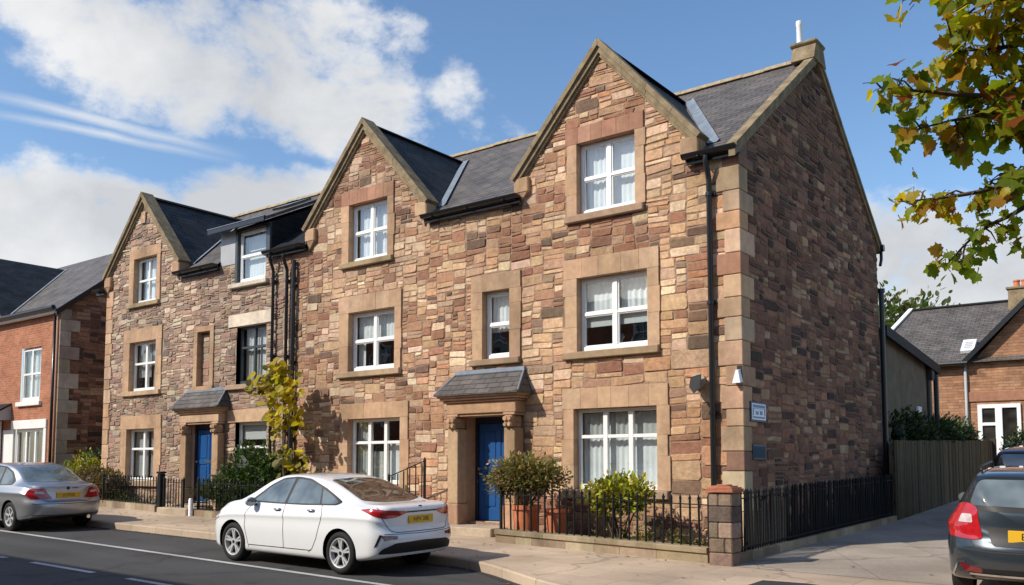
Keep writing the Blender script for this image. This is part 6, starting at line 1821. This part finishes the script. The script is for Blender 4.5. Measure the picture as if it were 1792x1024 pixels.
# --- white saloon -------------------------------------------------
PW = dict(
    top=[(-2.10, .80), (-2.07, .93), (-2.0, 1.005), (-1.86, 1.025), (-1.62, 1.03), (-1.42, 1.085), (-1.1, 1.215), (-.75, 1.335), (-.4, 1.402), (0, 1.43), (.3, 1.425), (.55, 1.375), (.85, 1.245), (1.15, 1.075), (1.32, 1.0), (1.6, .955), (1.85, .89), (2.05, .78), (2.16, .64), (2.2, .52)],
    belt=[(-2.10, .74), (-2.0, .90), (-1.8, .97), (-1.3, .985), (-.5, .955), (.5, .925), (1.2, .905), (1.6, .87), (2.0, .72), (2.2, .5)],
    bottom=[(-2.10, .29), (-1.9, .25), (-1.5, .20), (-.8, .175), (.9, .175), (1.8, .19), (2.2, .26)],
    wide=[(-2.10, .80), (-1.8, .845), (-1.2, .868), (0, .862), (1.2, .866), (1.8, .85), (2.2, .80)],
    tuck=[(-2.10, .05), (-1.6, .075), (-1.0, .06), (0, .055), (1.0, .06), (1.6, .10), (2.2, .08)],
    roofw=[(-2.10, .66), (-1.7, .66), (-1.2, .585), (-.4, .575), (.4, .565), (.9, .60), (1.3, .68), (2.2, .6)],
    rear_face=[(.2, .10), (.36, .02), (.5, -.02), (.62, .0), (.70, .05), (.86, .035), (.97, -.02), (1.04, -.02), (1.3, 0)],
    front_face=[(.2, -.06), (.4, .0), (.6, .0), (.9, -.06)],
    axle_r=-1.235, axle_f=1.335, wheel=.312, arch=.352, track=.845, tyre_w=.205, rim_ratio=.71, bottom_mid=.175)
wy = -4.05
c = Car(PW, 'parked_car', 'white saloon parked at the kerb in front of the right blue door', 'car', (-4.88, wy, zr(-4.88, wy)), tuple(on_road(-5.02, wy, R(180))), M['paint_white'], 'cars parked along the street')
wnf = [(.92, 1.0), (.60, 1.225), (.34, 1.335), (.06, 1.362), (.0, 1.36), (.045, .985)]
wnr = [(-.045, .987), (-.09, 1.358), (-.33, 1.33), (-.66, 1.215), (-.80, 1.01)]
wnq = [(-.835, 1.012), (-.70, 1.20), (-.86, 1.15), (-1.08, 1.045), (-1.06, 1.018)]
for poly in (wnf, wnr, wnq):
    pass
outl = rounded([(1.02, .972), (.62, 1.245), (.34, 1.362), (.0, 1.388), (-.32, 1.362), (-.72, 1.235), (-1.20, 1.04), (-1.12, .995), (-.4, .972), (.3, .968)], .07)
c.both('window_trim', outl, 's', 'black_plastic', off=.002)
for poly, nm in ((rounded([(.90, .995), (.60, 1.215), (.34, 1.330), (.05, 1.358), (.085, .985)], .03), 'window'), (rounded([(.03, .985), (-.02, 1.357), (-.32, 1.332), (-.62, 1.238), (-.735, 1.002)], .03), 'window'), (rounded([(-.775, 1.004), (-.665, 1.218), (-.9, 1.135), (-1.12, 1.04), (-1.08, 1.012)], .025), 'window')):
    c.both(nm, poly, 's', 'car_glass', off=.0045)
c.patch('windscreen', rounded([(.42, -.50), (.42, .50), (1.20, .66), (1.27, .3), (1.285, 0), (1.27, -.3), (1.20, -.66)], .06), 't', 'car_glass_dark', off=.003)
c.patch('rear_window', rounded([(-.66, -.50), (-.60, 0), (-.66, .50), (-1.46, .60), (-1.58, .3), (-1.60, 0), (-1.58, -.3), (-1.46, -.60)], .06), 't', 'car_glass_dark', off=.003, grid=.04)
for sd in (1, -1):
    c.strip('panel_gap', [(.88, .93), (.99, .80), (1.0, .6), (.93, .36), (.90, .26)], 's', .009, side=sd)
    c.strip('panel_gap', [(.06, .97), (.04, .7), (.03, .30)], 's', .009, side=sd)
    c.strip('panel_gap', [(-.80, .99), (-.86, .85), (-.80, .68), (-.74, .5), (-.64, .34), (-.55, .28)], 's', .009, side=sd)
    c.strip('sill_crease', [(.9, .30), (-.62, .31)], 's', .012, side=sd)
    c.strip('boot_gap', [(sd * .72, .985), (sd * .735, .90), (sd * .66, .76), (sd * .58, .655), (sd * .50, .632), (0, .63)], 'r', .009)
    c.handle(.20, .885, sd, mat=M['chrome']); c.handle(-.60, .90, sd, mat=M['chrome'])
# tail lamps wrap round the corner
for sd in (1, -1):
    q = math.sqrt(.5)
    # on the corner plane u runs from the rear face (towards the middle) to the flank
    c.patch('tail_lamp', rounded([(-1.56, .905), (-1.62, .955), (-1.30, .955), (-.92, .935), (-.66, .965), (-.55, .985), (-.72, .90), (-.90, .845), (-1.1, .82), (-1.3, .835)], .03) if False else rounded([(-.58, .955), (-.72, .975), (-.90, .955), (-1.08, .945), (-1.22, .935), (-1.24, .905), (-1.10, .845), (-.94, .83), (-.78, .87)], .02), 'c', 'lens_red', side=sd, off=.006, grid=.03)
    c.patch('reflector', rounded([(-.88, .60), (-1.12, .585), (-1.12, .545), (-.93, .525)], .015), 'c', 'lens_dark_red', side=sd, off=.006, grid=.03)
    c.patch('bumper_vent', [(-.78, .43), (-.86, .61), (-.90, .605), (-.83, .46)], 'c', 'black_plastic', side=sd, off=.004, grid=.03)
    c.patch('headlamp', rounded([(1.78, .80), (1.70, .70), (2.0, .60), (2.12, .60), (2.06, .70), (1.92, .78)], .02), 's', 'lens_clear', side=sd, off=.005, grid=.03)
c.patch('lamp_bar', [(-.52, .905), (.52, .905), (.52, .925), (-.52, .925)], 'r', 'black_plastic', off=.003)
c.patch('rear_diffuser', rounded([(-.76, .335), (-.72, .41), (-.54, .485), (0, .50), (.54, .485), (.72, .41), (.76, .335)], .03), 'r', 'black_plastic', off=.007, grid=.03)
c.strip('bumper_crease', [(-.70, .615), (0, .60), (.70, .615)], 'r', .008)
c.root.scale = (.925, .93, .93)
em = MB()
hit = c.bvh.ray_cast(Vector((-5, 0, .985)), Vector((1, 0, 0)))[0].x - .004
em.bbox(hit - .004, hit + .01, -.03, .03, .985, 1.0, .002); em.bbox(hit - .004, hit + .012, -.015, .03, .95, .975, .002); em.prism([(hit - .004, -.05, .945), (hit - .004, .02, .94), (hit - .004, .05, .955), (hit - .004, .0, .968)], (.01, 0, 0))
c.local(em, 'badge', M['black_plastic'])
c.plate('NPV 28E', .80); c.wheels(5, 'rim', 1); c.mirror(.78, .93, .80)
ex = MB(); ex.tube([(-2.0, -.42, .30), (-1.6, -.42, .30)], .035, 10); c.local(ex, 'exhaust', M['chrome'])

# --- silver saloon ---------------------------------------------------
PS = dict(
    top=[(-2.20, .78), (-2.17, .90), (-2.10, .965), (-1.95, .99), (-1.70, 1.01), (-1.52, 1.045), (-1.25, 1.20), (-1.0, 1.325), (-.7, 1.40), (-.2, 1.44), (.2, 1.43), (.5, 1.37), (.85, 1.2), (1.2, 1.0), (1.36, .945), (1.7, .90), (1.95, .83), (2.12, .72), (2.2, .58), (2.22, .5)],
    belt=[(-2.20, .72), (-2.05, .88), (-1.7, .945), (-1.0, .95), (.5, .915), (1.3, .88), (1.7, .84), (2.05, .68), (2.22, .48)],
    bottom=[(-2.20, .34), (-1.9, .27), (-1.5, .21), (-.8, .18), (.9, .18), (1.8, .2), (2.22, .26)],
    wide=[(-2.20, .80), (-1.8, .84), (-1.0, .86), (0, .858), (1.2, .86), (1.8, .84), (2.22, .78)],
    tuck=[(-2.20, .05), (-1.6, .07), (0, .055), (1.0, .06), (1.6, .10), (2.22, .08)],
    roofw=[(-2.20, .66), (-1.7, .64), (-1.2, .575), (-.4, .565), (.4, .555), (.9, .59), (1.3, .66), (2.22, .6)],
    rear_face=[(.2, .08), (.36, .0), (.52, -.03), (.62, -.02), (.68, .04), (.86, .05), (1.0, .02), (1.3, 0)],
    axle_r=-1.29, axle_f=1.33, wheel=.31, arch=.345, track=.84, tyre_w=.2, rim_ratio=.68, bottom_mid=.18, end_r=.45, pow_r=2.8)
sx, sy = -14.85, -4.0
c = Car(PS, 'parked_car', 'silver saloon at the left edge, parked ahead of the white car', 'car', (sx, sy, zr(sx, sy)), tuple(on_road(sx, sy, R(180))), M['paint_silver'], 'cars parked along the street')
c.both('window_trim', rounded([(1.05, .94), (.62, 1.24), (.3, 1.36), (-.1, 1.385), (-.6, 1.36), (-.98, 1.25), (-1.27, 1.05), (-1.24, .975), (-.4, .952)], .09), 's', 'black_plastic', off=.002)
for poly in ([(.92, .965), (.58, 1.215), (.3, 1.325), (.0, 1.35), (.03, .965)], [(-.03, .965), (-.06, 1.352), (-.55, 1.333), (-.66, .97)], [(-.72, .972), (-.61, 1.325), (-.93, 1.235), (-1.2, 1.04), (-1.18, .99)]):
    c.both('window', rounded(poly, .035), 's', 'car_glass', off=.0045)
c.patch('windscreen', rounded([(.42, -.48), (.42, .48), (1.22, .64), (1.30, 0), (1.22, -.64)], .06), 't', 'car_glass_dark', off=.003)
c.patch('rear_window', rounded([(-.95, -.48), (-.90, 0), (-.95, .48), (-1.50, .58), (-1.58, 0), (-1.50, -.58)], .07), 't', 'car_glass', off=.003, grid=.04)
for sd in (1, -1):
    c.strip('panel_gap', [(.95, .9), (1.0, .7), (.92, .3)], 's', .009, side=sd); c.strip('panel_gap', [(.02, .94), (.0, .6), (.0, .28)], 's', .009, side=sd); c.strip('panel_gap', [(-.70, .95), (-.80, .8), (-.85, .62), (-.68, .30)], 's', .009, side=sd)
    c.patch('tail_lamp', rounded([(-.86, .90), (-.78, .80), (-.90, .695), (-1.18, .685), (-1.28, .70), (-1.20, .80), (-1.15, .905), (-1.0, .915)], .03), 'c', 'lens_red', side=sd, off=.006, grid=.03)
    c.patch('reversing_lamp', rounded([(-.96, .81), (-1.15, .80), (-1.13, .845), (-.98, .855)], .015), 'c', 'lens_clear', side=sd, off=.009, grid=.03)
    c.strip('boot_gap', [(sd * .70, .95), (sd * .55, .80), (sd * .50, .66), (sd * .4, .63), (0, .625)], 'r', .009)
    c.handle(.15, .86, sd); c.handle(-.58, .87, sd)
    c.strip('rubbing_strip', [(.9, .52), (-.8, .52)], 's', .03, mat='gap', side=sd, off=.004)
c.strip('bumper_crease', [(-.72, .60), (0, .585), (.72, .60)], 'r', .010); c.patch('bumper_trim', [(-.70, .36), (.70, .36), (.68, .30), (-.68, .30)], 'r', 'black_plastic', off=.004)
c.root.scale = (.95, .95, .95)
em = MB(); hit = c.bvh.ray_cast(Vector((-5, 0, .91)), Vector((1, 0, 0)))[0].x - .004
em.tube([(hit - .006, 0, .91), (hit + .01, 0, .91)], .035, 14); em.bbox(hit - .003, hit + .01, -.22, -.09, .90, .918, .002); c.local(em, 'badge', M['black_plastic'])
c.plate('JCP02J', .765); c.wheels(6, 'rim', 0); c.mirror(.80, .90, .79)
ex = MB(); ex.tube([(-2.05, -.5, .27), (-1.6, -.5, .27)], .04, 10); c.local(ex, 'exhaust', M['chrome'])

# --- dark grey estate at the mouth of the lane -----------------------------
PE = dict(
    top=[(-2.12, .86), (-2.10, .96), (-2.04, 1.06), (-1.93, 1.22), (-1.80, 1.345), (-1.68, 1.385), (-1.4, 1.41), (-.8, 1.432), (-.2, 1.44), (.2, 1.43), (.5, 1.37), (.85, 1.2), (1.2, 1.0), (1.36, .95), (1.7, .90), (1.95, .83), (2.12, .72), (2.2, .5)],
    belt=[(-2.12, .82), (-2.0, .95), (-1.7, .985), (-1.0, .965), (.5, .92), (1.3, .88), (1.7, .84), (2.05, .68), (2.2, .48)],
    bottom=[(-2.12, .30), (-1.9, .25), (-1.5, .21), (-.8, .18), (.9, .18), (1.8, .2), (2.2, .26)],
    wide=[(-2.12, .82), (-1.8, .855), (-1.0, .87), (0, .865), (1.2, .866), (1.8, .84), (2.2, .78)],
    tuck=[(-2.12, .07), (-1.6, .085), (0, .06), (1.0, .06), (1.6, .10), (2.2, .08)],
    roofw=[(-2.12, .64), (-1.9, .60), (-1.6, .575), (-.4, .575), (.4, .565), (.9, .60), (1.3, .67), (2.2, .6)],
    rear_face=[(.2, .08), (.34, -.02), (.5, -.06), (.62, -.05), (.70, .0), (.86, .03), (1.0, .03), (1.3, .0)],
    axle_r=-1.28, axle_f=1.36, wheel=.315, arch=.35, track=.845, tyre_w=.205, rim_ratio=.69, bottom_mid=.18, end_r=.5, pow_r=2.7)
def lane_pose(x, y, yaw):
    e = .8; dzx = (zp(x + e, y) - zp(x - e, y)) / (2 * e); dzy = (zp(x, y + e) - zp(x, y - e)) / (2 * e)
    n = Vector((-dzx, -dzy, 1)).normalized(); f = Vector((math.cos(yaw), math.sin(yaw), 0)); f = (f - n * f.dot(n)).normalized(); l = n.cross(f)
    return tuple(Matrix((f, l, n)).transposed().to_euler())
def estate(x, y, yaw, paint, name, label, plate, roofbars=True, sc=(.96, .98, .96)):
    c = Car(PE, name, label, 'car', (x, y, zp(x, y) + .004), lane_pose(x, y, yaw), paint)
    c.both('window_trim', rounded([(1.05, .955), (.62, 1.245), (.3, 1.36), (-.2, 1.385), (-1.2, 1.35), (-1.66, 1.30), (-1.86, 1.06), (-1.7, 1.01), (-.4, .968)], .07), 's', 'black_plastic', off=.002)
    for poly in ([(.92, .975), (.58, 1.22), (.3, 1.33), (.0, 1.352), (.03, .975)], [(-.03, .977), (-.06, 1.355), (-.75, 1.345), (-.80, .99)], [(-.86, .995), (-.81, 1.34), (-1.2, 1.32), (-1.62, 1.275), (-1.78, 1.07), (-1.65, 1.03)]):
        c.both('window', rounded(poly, .035), 's', 'car_glass_dark', off=.0045)
    c.patch('windscreen', rounded([(.42, -.48), (.42, .48), (1.22, .64), (1.30, 0), (1.22, -.64)], .06), 't', 'car_glass_dark', off=.003)
    c.patch('tailgate_glass_trim', rounded([(-.60, 1.345), (.60, 1.345), (.735, 1.03), (.70, .995), (0, .985), (-.70, .995), (-.735, 1.03)], .06), 'r', 'black_plastic', off=.003, grid=.04)
    c.patch('rear_window', rounded([(-.53, 1.315), (.53, 1.315), (.62, 1.05), (0, 1.035), (-.62, 1.05)], .06), 'r', 'car_glass', off=.006, grid=.04)
    for sd in (1, -1):
        c.patch('tail_lamp', rounded([(-.70, 1.03), (-.62, .90), (-.70, .715), (-1.02, .69), (-1.12, .70), (-1.06, .86), (-1.02, 1.03), (-.92, 1.07), (-.80, 1.07)], .05), 'c', 'lens_red', side=sd, off=.008, grid=.03)
        c.patch('reversing_lamp', rounded([(-.84, .865), (-1.00, .865), (-.98, .955), (-.86, .955)], .02), 'c', 'lens_clear', side=sd, off=.011, grid=.03)
        c.strip('panel_gap', [(sd * .72, .99), (sd * .66, .86), (sd * .60, .66), (sd * .54, .60), (0, .59)], 'r', .010)
        c.patch('reflector', rounded([(sd * .72, .445), (sd * .50, .40), (sd * .50, .35), (sd * .68, .36)], .015), 'r', 'lens_dark_red', off=.005, grid=.04)
        c.strip('bumper_trim', [(sd * .79, .30), (sd * .73, .45), (sd * .66, .455)], 'r', .018, mat='chrome', off=.006)
        c.strip('panel_gap', [(.95, .9), (1.0, .7), (.92, .3)], 's', .009, side=sd); c.strip('panel_gap', [(.02, .95), (.0, .6), (.0, .28)], 's', .009, side=sd); c.strip('panel_gap', [(-.83, .98), (-.90, .8), (-.86, .62), (-.70, .30)], 's', .009, side=sd)
        c.handle(.15, .88, sd); c.handle(-.66, .90, sd)
        if roofbars:
            b = MB(); b.tube([(-1.45, sd * .535, 1.40), (-1.38, sd * .545, 1.455), (.25, sd * .555, 1.475), (.35, sd * .55, 1.42)], .014, 8); c.local(b, 'roof_rail', M['black_plastic'], smooth=True)
    c.patch('plate_recess', rounded([(-.40, .635), (.40, .635), (.46, .83), (-.46, .83)], .04), 'r', 'black_plastic', off=.003, grid=.05)
    c.patch('bumper_insert', rounded([(-.66, .40), (.66, .40), (.60, .28), (-.60, .28)], .04), 'r', 'black_plastic', off=.004, grid=.05)
    c.strip('chrome_strip', [(-.62, .335), (.62, .335)], 'r', .02, mat='chrome', off=.008)
    c.strip('bumper_crease', [(-.76, .60), (-.4, .575), (.4, .575), (.76, .60)], 'r', .012)
    c.plate(plate, .745, h=.125, size=.098); c.wheels(5, 'rim', 0); c.mirror(.82, .93, .80, paint=False)
    c.root.scale = sc
    return c
estate(4.09, -1.0, R(95), M['paint_grey'], 'parked_car', 'dark grey estate at the lane mouth, seen from behind, cut off by the right edge', 'E7R 4L')
estate(3.10, 8.0, R(91), M['paint_maroon'], 'parked_car', 'dark maroon car farther up the lane, roof showing behind the grey estate', 'K3N 8T', sc=(1.0, 1.04, 1.10))
# ------------------------------------------------------------------ sky, sun, camera
SUN_AZ = R(30.4)      # light travels towards +x by sin, +y by cos
SUN_EL = R(38.0)
w = bpy.data.worlds.new('World'); scene.world = w; w.use_nodes = True
nt = w.node_tree
for n in list(nt.nodes): nt.nodes.remove(n)
out = N(nt, 'ShaderNodeOutputWorld'); bg = N(nt, 'ShaderNodeBackground'); bg.inputs['Strength'].default_value = .18
sky = N(nt, 'ShaderNodeTexSky'); sky.sky_type = 'NISHITA'; sky.sun_disc = False
sky.sun_elevation = SUN_EL
sd_ = Vector((-math.sin(SUN_AZ), -math.cos(SUN_AZ), 0))      # towards the sun
sky.sun_rotation = math.atan2(sd_.x, sd_.y)
sky.altitude = 60; sky.air_density = 1.0; sky.dust_density = 0.6; sky.ozone_density = 1.6
hs = N(nt, 'ShaderNodeHueSaturation', i_Saturation=1.12, i_Value=1.0); L(nt, sky.outputs[0], hs.inputs['Color'])
L(nt, hs.outputs[0], bg.inputs['Color'])
tc = N(nt, 'ShaderNodeTexCoord'); D = tc.outputs['Generated']
def mth(op, a, b=None, c=None, cl=False):
    n = N(nt, 'ShaderNodeMath', operation=op); n.use_clamp = cl
    for k, v in enumerate((a, b, c)):
        if v is None: continue
        if isinstance(v, (int, float)): n.inputs[k].default_value = v
        else: L(nt, v, n.inputs[k])
    return n.outputs[0]
def dot(v):
    n = N(nt, 'ShaderNodeVectorMath', operation='DOT_PRODUCT'); L(nt, D, n.inputs[0]); n.inputs[1].default_value = v; return n.outputs['Value']
def blob(d, a, b, tilt=0.0, gain=1.0):
    """soft elliptical patch of cloud about direction d (a, b: half-sizes in radians)"""
    d = Vector(d).normalized(); t = d.cross(Vector((0, 0, 1))).normalized(); u = t.cross(d).normalized()
    t2 = t * math.cos(tilt) + u * math.sin(tilt); u2 = u * math.cos(tilt) - t * math.sin(tilt)
    x = mth('DIVIDE', dot(t2), a); y = mth('DIVIDE', dot(u2), b)
    r2 = mth('ADD', mth('MULTIPLY', x, x), mth('MULTIPLY', y, y))
    f = mth('MULTIPLY', mth('SUBTRACT', 1.0, r2), gain)
    fr = mth('GREATER_THAN', dot(d), 0.2)
    return mth('SUBTRACT', mth('MULTIPLY', mth('ADD', mth('MAXIMUM', f, -1.0), 1.0), fr), 1.0)
BL = [((-.775, .49, .40), .155, .075, -.15, 1), ((-.735, .535, .445), .15, .055, 0, 1), ((-.672, .625, .385), .085, .06, -.5, .9), ((-.72, .59, .385), .10, .065, -.25, 1.1),
      ((-.82, .41, .43), .10, .04, 0, .9), ((-.835, .42, .375), .03, .02, 0, .25),
      ((-.86, .45, .22), .22, .085, 0, 2.2), ((-.765, .58, .25), .14, .075, 0, 2.2), ((-.71, .65, .235), .07, .05, 0, 1.2), ((-.90, .37, .225), .15, .075, 0, 1.5), ((-.80, .55, .20), .30, .085, 0, 2.4),
      ((-.632, .64, .435), .035, .02, .4, .55), ((-.605, .685, .39), .05, .025, -.3, .3), ((-.565, .745, .355), .05, .022, -.2, .3), 
      ((-.19, .955, .20), .22, .085, 0, 1.3), ((-.10, .96, .14), .3, .09, 0, 1.8), ((.1, .98, .24), .2, .06, 0, .6),
      # clouds elsewhere round the sky, seen only in reflections
      ((.6, -.6, .45), .35, .16, .1, .9), ((-.5, -.75, .55), .25, .12, 0, .8), ((.2, -.9, .35), .3, .10, 0, .8), ((-.95, -.2, .4), .25, .12, 0, .9), ((.8, .4, .5), .3, .14, 0, .8), ((-.3, -.85, .25), .3, .08, 0, .8)]
field = None
for b_ in BL:
    o_ = blob(*b_); field = o_ if field is None else mth('MAXIMUM', field, o_)
mp = N(nt, 'ShaderNodeMapping'); mp.inputs['Scale'].default_value = (1, 1, 1.5); L(nt, D, mp.inputs[0])
n1 = N(nt, 'ShaderNodeTexNoise', i_Scale=7.0, i_Detail=11.0, i_Roughness=0.58, i_Distortion=.25); L(nt, mp.outputs[0], n1.inputs['Vector'])
n3 = N(nt, 'ShaderNodeTexNoise', i_Scale=24.0, i_Detail=8.0, i_Roughness=0.62); L(nt, mp.outputs[0], n3.inputs['Vector'])
n2 = N(nt, 'ShaderNodeTexNoise', i_Scale=3.4, i_Detail=5.0, i_Roughness=0.5); L(nt, mp.outputs[0], n2.inputs['Vector'])
dens = mth('ADD', mth('MULTIPLY', mth('ADD', field, .13), .66), mth('ADD', mth('MULTIPLY', mth('SUBTRACT', n1.outputs['Fac'], .5), 2.5), mth('MULTIPLY', mth('SUBTRACT', n3.outputs['Fac'], .5), 1.2)))
mr = N(nt, 'ShaderNodeMapRange', interpolation_type='SMOOTHSTEP'); mr.inputs[1].default_value = .02; mr.inputs[2].default_value = .72; L(nt, dens, mr.inputs[0])
# contrail: thin band along a great circle
a_, b2 = Vector((-.8693, .3565, .3424)), Vector((-.7862, .5262, .324))
nrm = a_.cross(b2).normalized(); mid_ = (a_ + b2).normalized(); al = (b2 - a_).normalized()
dist = mth('ADD', dot(tuple(nrm)), mth('MULTIPLY', mth('SUBTRACT', n1.outputs['Fac'], .5), .012))
dist2 = mth('ADD', dist, mth('MULTIPLY_ADD', dot(al), .05, -.012))
wid = mth('MAXIMUM', mth('SUBTRACT', 1.0, mth('DIVIDE', mth('ABSOLUTE', dist), .0072)), mth('MULTIPLY', mth('SUBTRACT', 1.0, mth('DIVIDE', mth('ABSOLUTE', dist2), .0055)), .75)) 
along = mth('SUBTRACT', 1.0, mth('DIVIDE', mth('ABSOLUTE', dot(al)), .135))
con = mth('MULTIPLY', mth('MAXIMUM', wid, 0.0), mth('MULTIPLY', mth('MAXIMUM', along, 0.0), 1.5)); con = mth('MULTIPLY', con, mth('GREATER_THAN', dot(mid_), .5), cl=True)
fac = mth('MAXIMUM', mr.outputs[0], mth('MULTIPLY', mth('MULTIPLY', con, mth('ADD', n1.outputs['Fac'], mth('MULTIPLY', n3.outputs['Fac'], .5))), .75), cl=True)
fac = mth('MULTIPLY', fac, .97)
# haze near the horizon
sp = N(nt, 'ShaderNodeSeparateXYZ'); L(nt, D, sp.inputs[0])
hz = N(nt, 'ShaderNodeMapRange'); hz.inputs[1].default_value = .26; hz.inputs[2].default_value = .0; hz.inputs[3].default_value = 0; hz.inputs[4].default_value = .45; L(nt, sp.outputs['Z'], hz.inputs[0])
cl = N(nt, 'ShaderNodeValToRGB'); e = cl.color_ramp.elements
e[0].position = .28; e[0].color = (.66, .68, .71, 1); e[1].position = .62; e[1].color = (.94, .945, .95, 1)
shd = mth('ADD', mth('MULTIPLY', n2.outputs['Fac'], .62), mth('MULTIPLY', mth('SUBTRACT', 1.0, mr.outputs[0]), .35)); shd = mth('ADD', shd, mth('MULTIPLY', mth('SUBTRACT', n1.outputs['Fac'], .5), .9)); shd = mth('ADD', shd, .10)
L(nt, shd, cl.inputs[0])
bgc = N(nt, 'ShaderNodeBackground'); bgc.inputs['Strength'].default_value = .96; L(nt, cl.outputs[0], bgc.inputs['Color'])
bgh = N(nt, 'ShaderNodeBackground'); bgh.inputs['Strength'].default_value = .66; bgh.inputs['Color'].default_value = (.82, .88, .95, 1)
m0 = N(nt, 'ShaderNodeMixShader'); L(nt, hz.outputs[0], m0.inputs[0]); L(nt, bg.outputs[0], m0.inputs[1]); L(nt, bgh.outputs[0], m0.inputs[2])
m1 = N(nt, 'ShaderNodeMixShader'); L(nt, fac, m1.inputs[0]); L(nt, m0.outputs[0], m1.inputs[1]); L(nt, bgc.outputs[0], m1.inputs[2])
L(nt, m1.outputs[0], out.inputs[0])

sl = bpy.data.lights.new('sun', 'SUN'); sl.energy = 5.0; sl.angle = R(.53); sl.color = (1.0, .93, .82)
so = bpy.data.objects.new('sun', sl); COL.objects.link(so)
ldir = Vector((math.sin(SUN_AZ) * math.cos(SUN_EL), math.cos(SUN_AZ) * math.cos(SUN_EL), -math.sin(SUN_EL)))
so.rotation_euler = ldir.to_track_quat('-Z', 'Y').to_euler(); so.location = (-10, -20, 25)

cam = bpy.data.cameras.new('camera'); co = bpy.data.objects.new('camera', cam); COL.objects.link(co)
cam.sensor_fit = 'HORIZONTAL'; cam.sensor_width = 36.0; cam.lens = 36 * 1565.95 / 1792; cam.shift_y = 187.08 / 1792
cam.clip_start = .05; cam.clip_end = 2500
co.location = (5.521, -13.156, 1.65); co.rotation_euler = (R(90 + 4.237), 0, R(37.2355))
scene.camera = co
scene.view_settings.view_transform = 'Standard'; scene.view_settings.look = 'None'; scene.view_settings.exposure = 0; scene.view_settings.gamma = 1
scene.render.engine = 'CYCLES'
scene.cycles.max_bounces = 8; scene.cycles.transparent_max_bounces = 12; scene.cycles.use_denoising = True
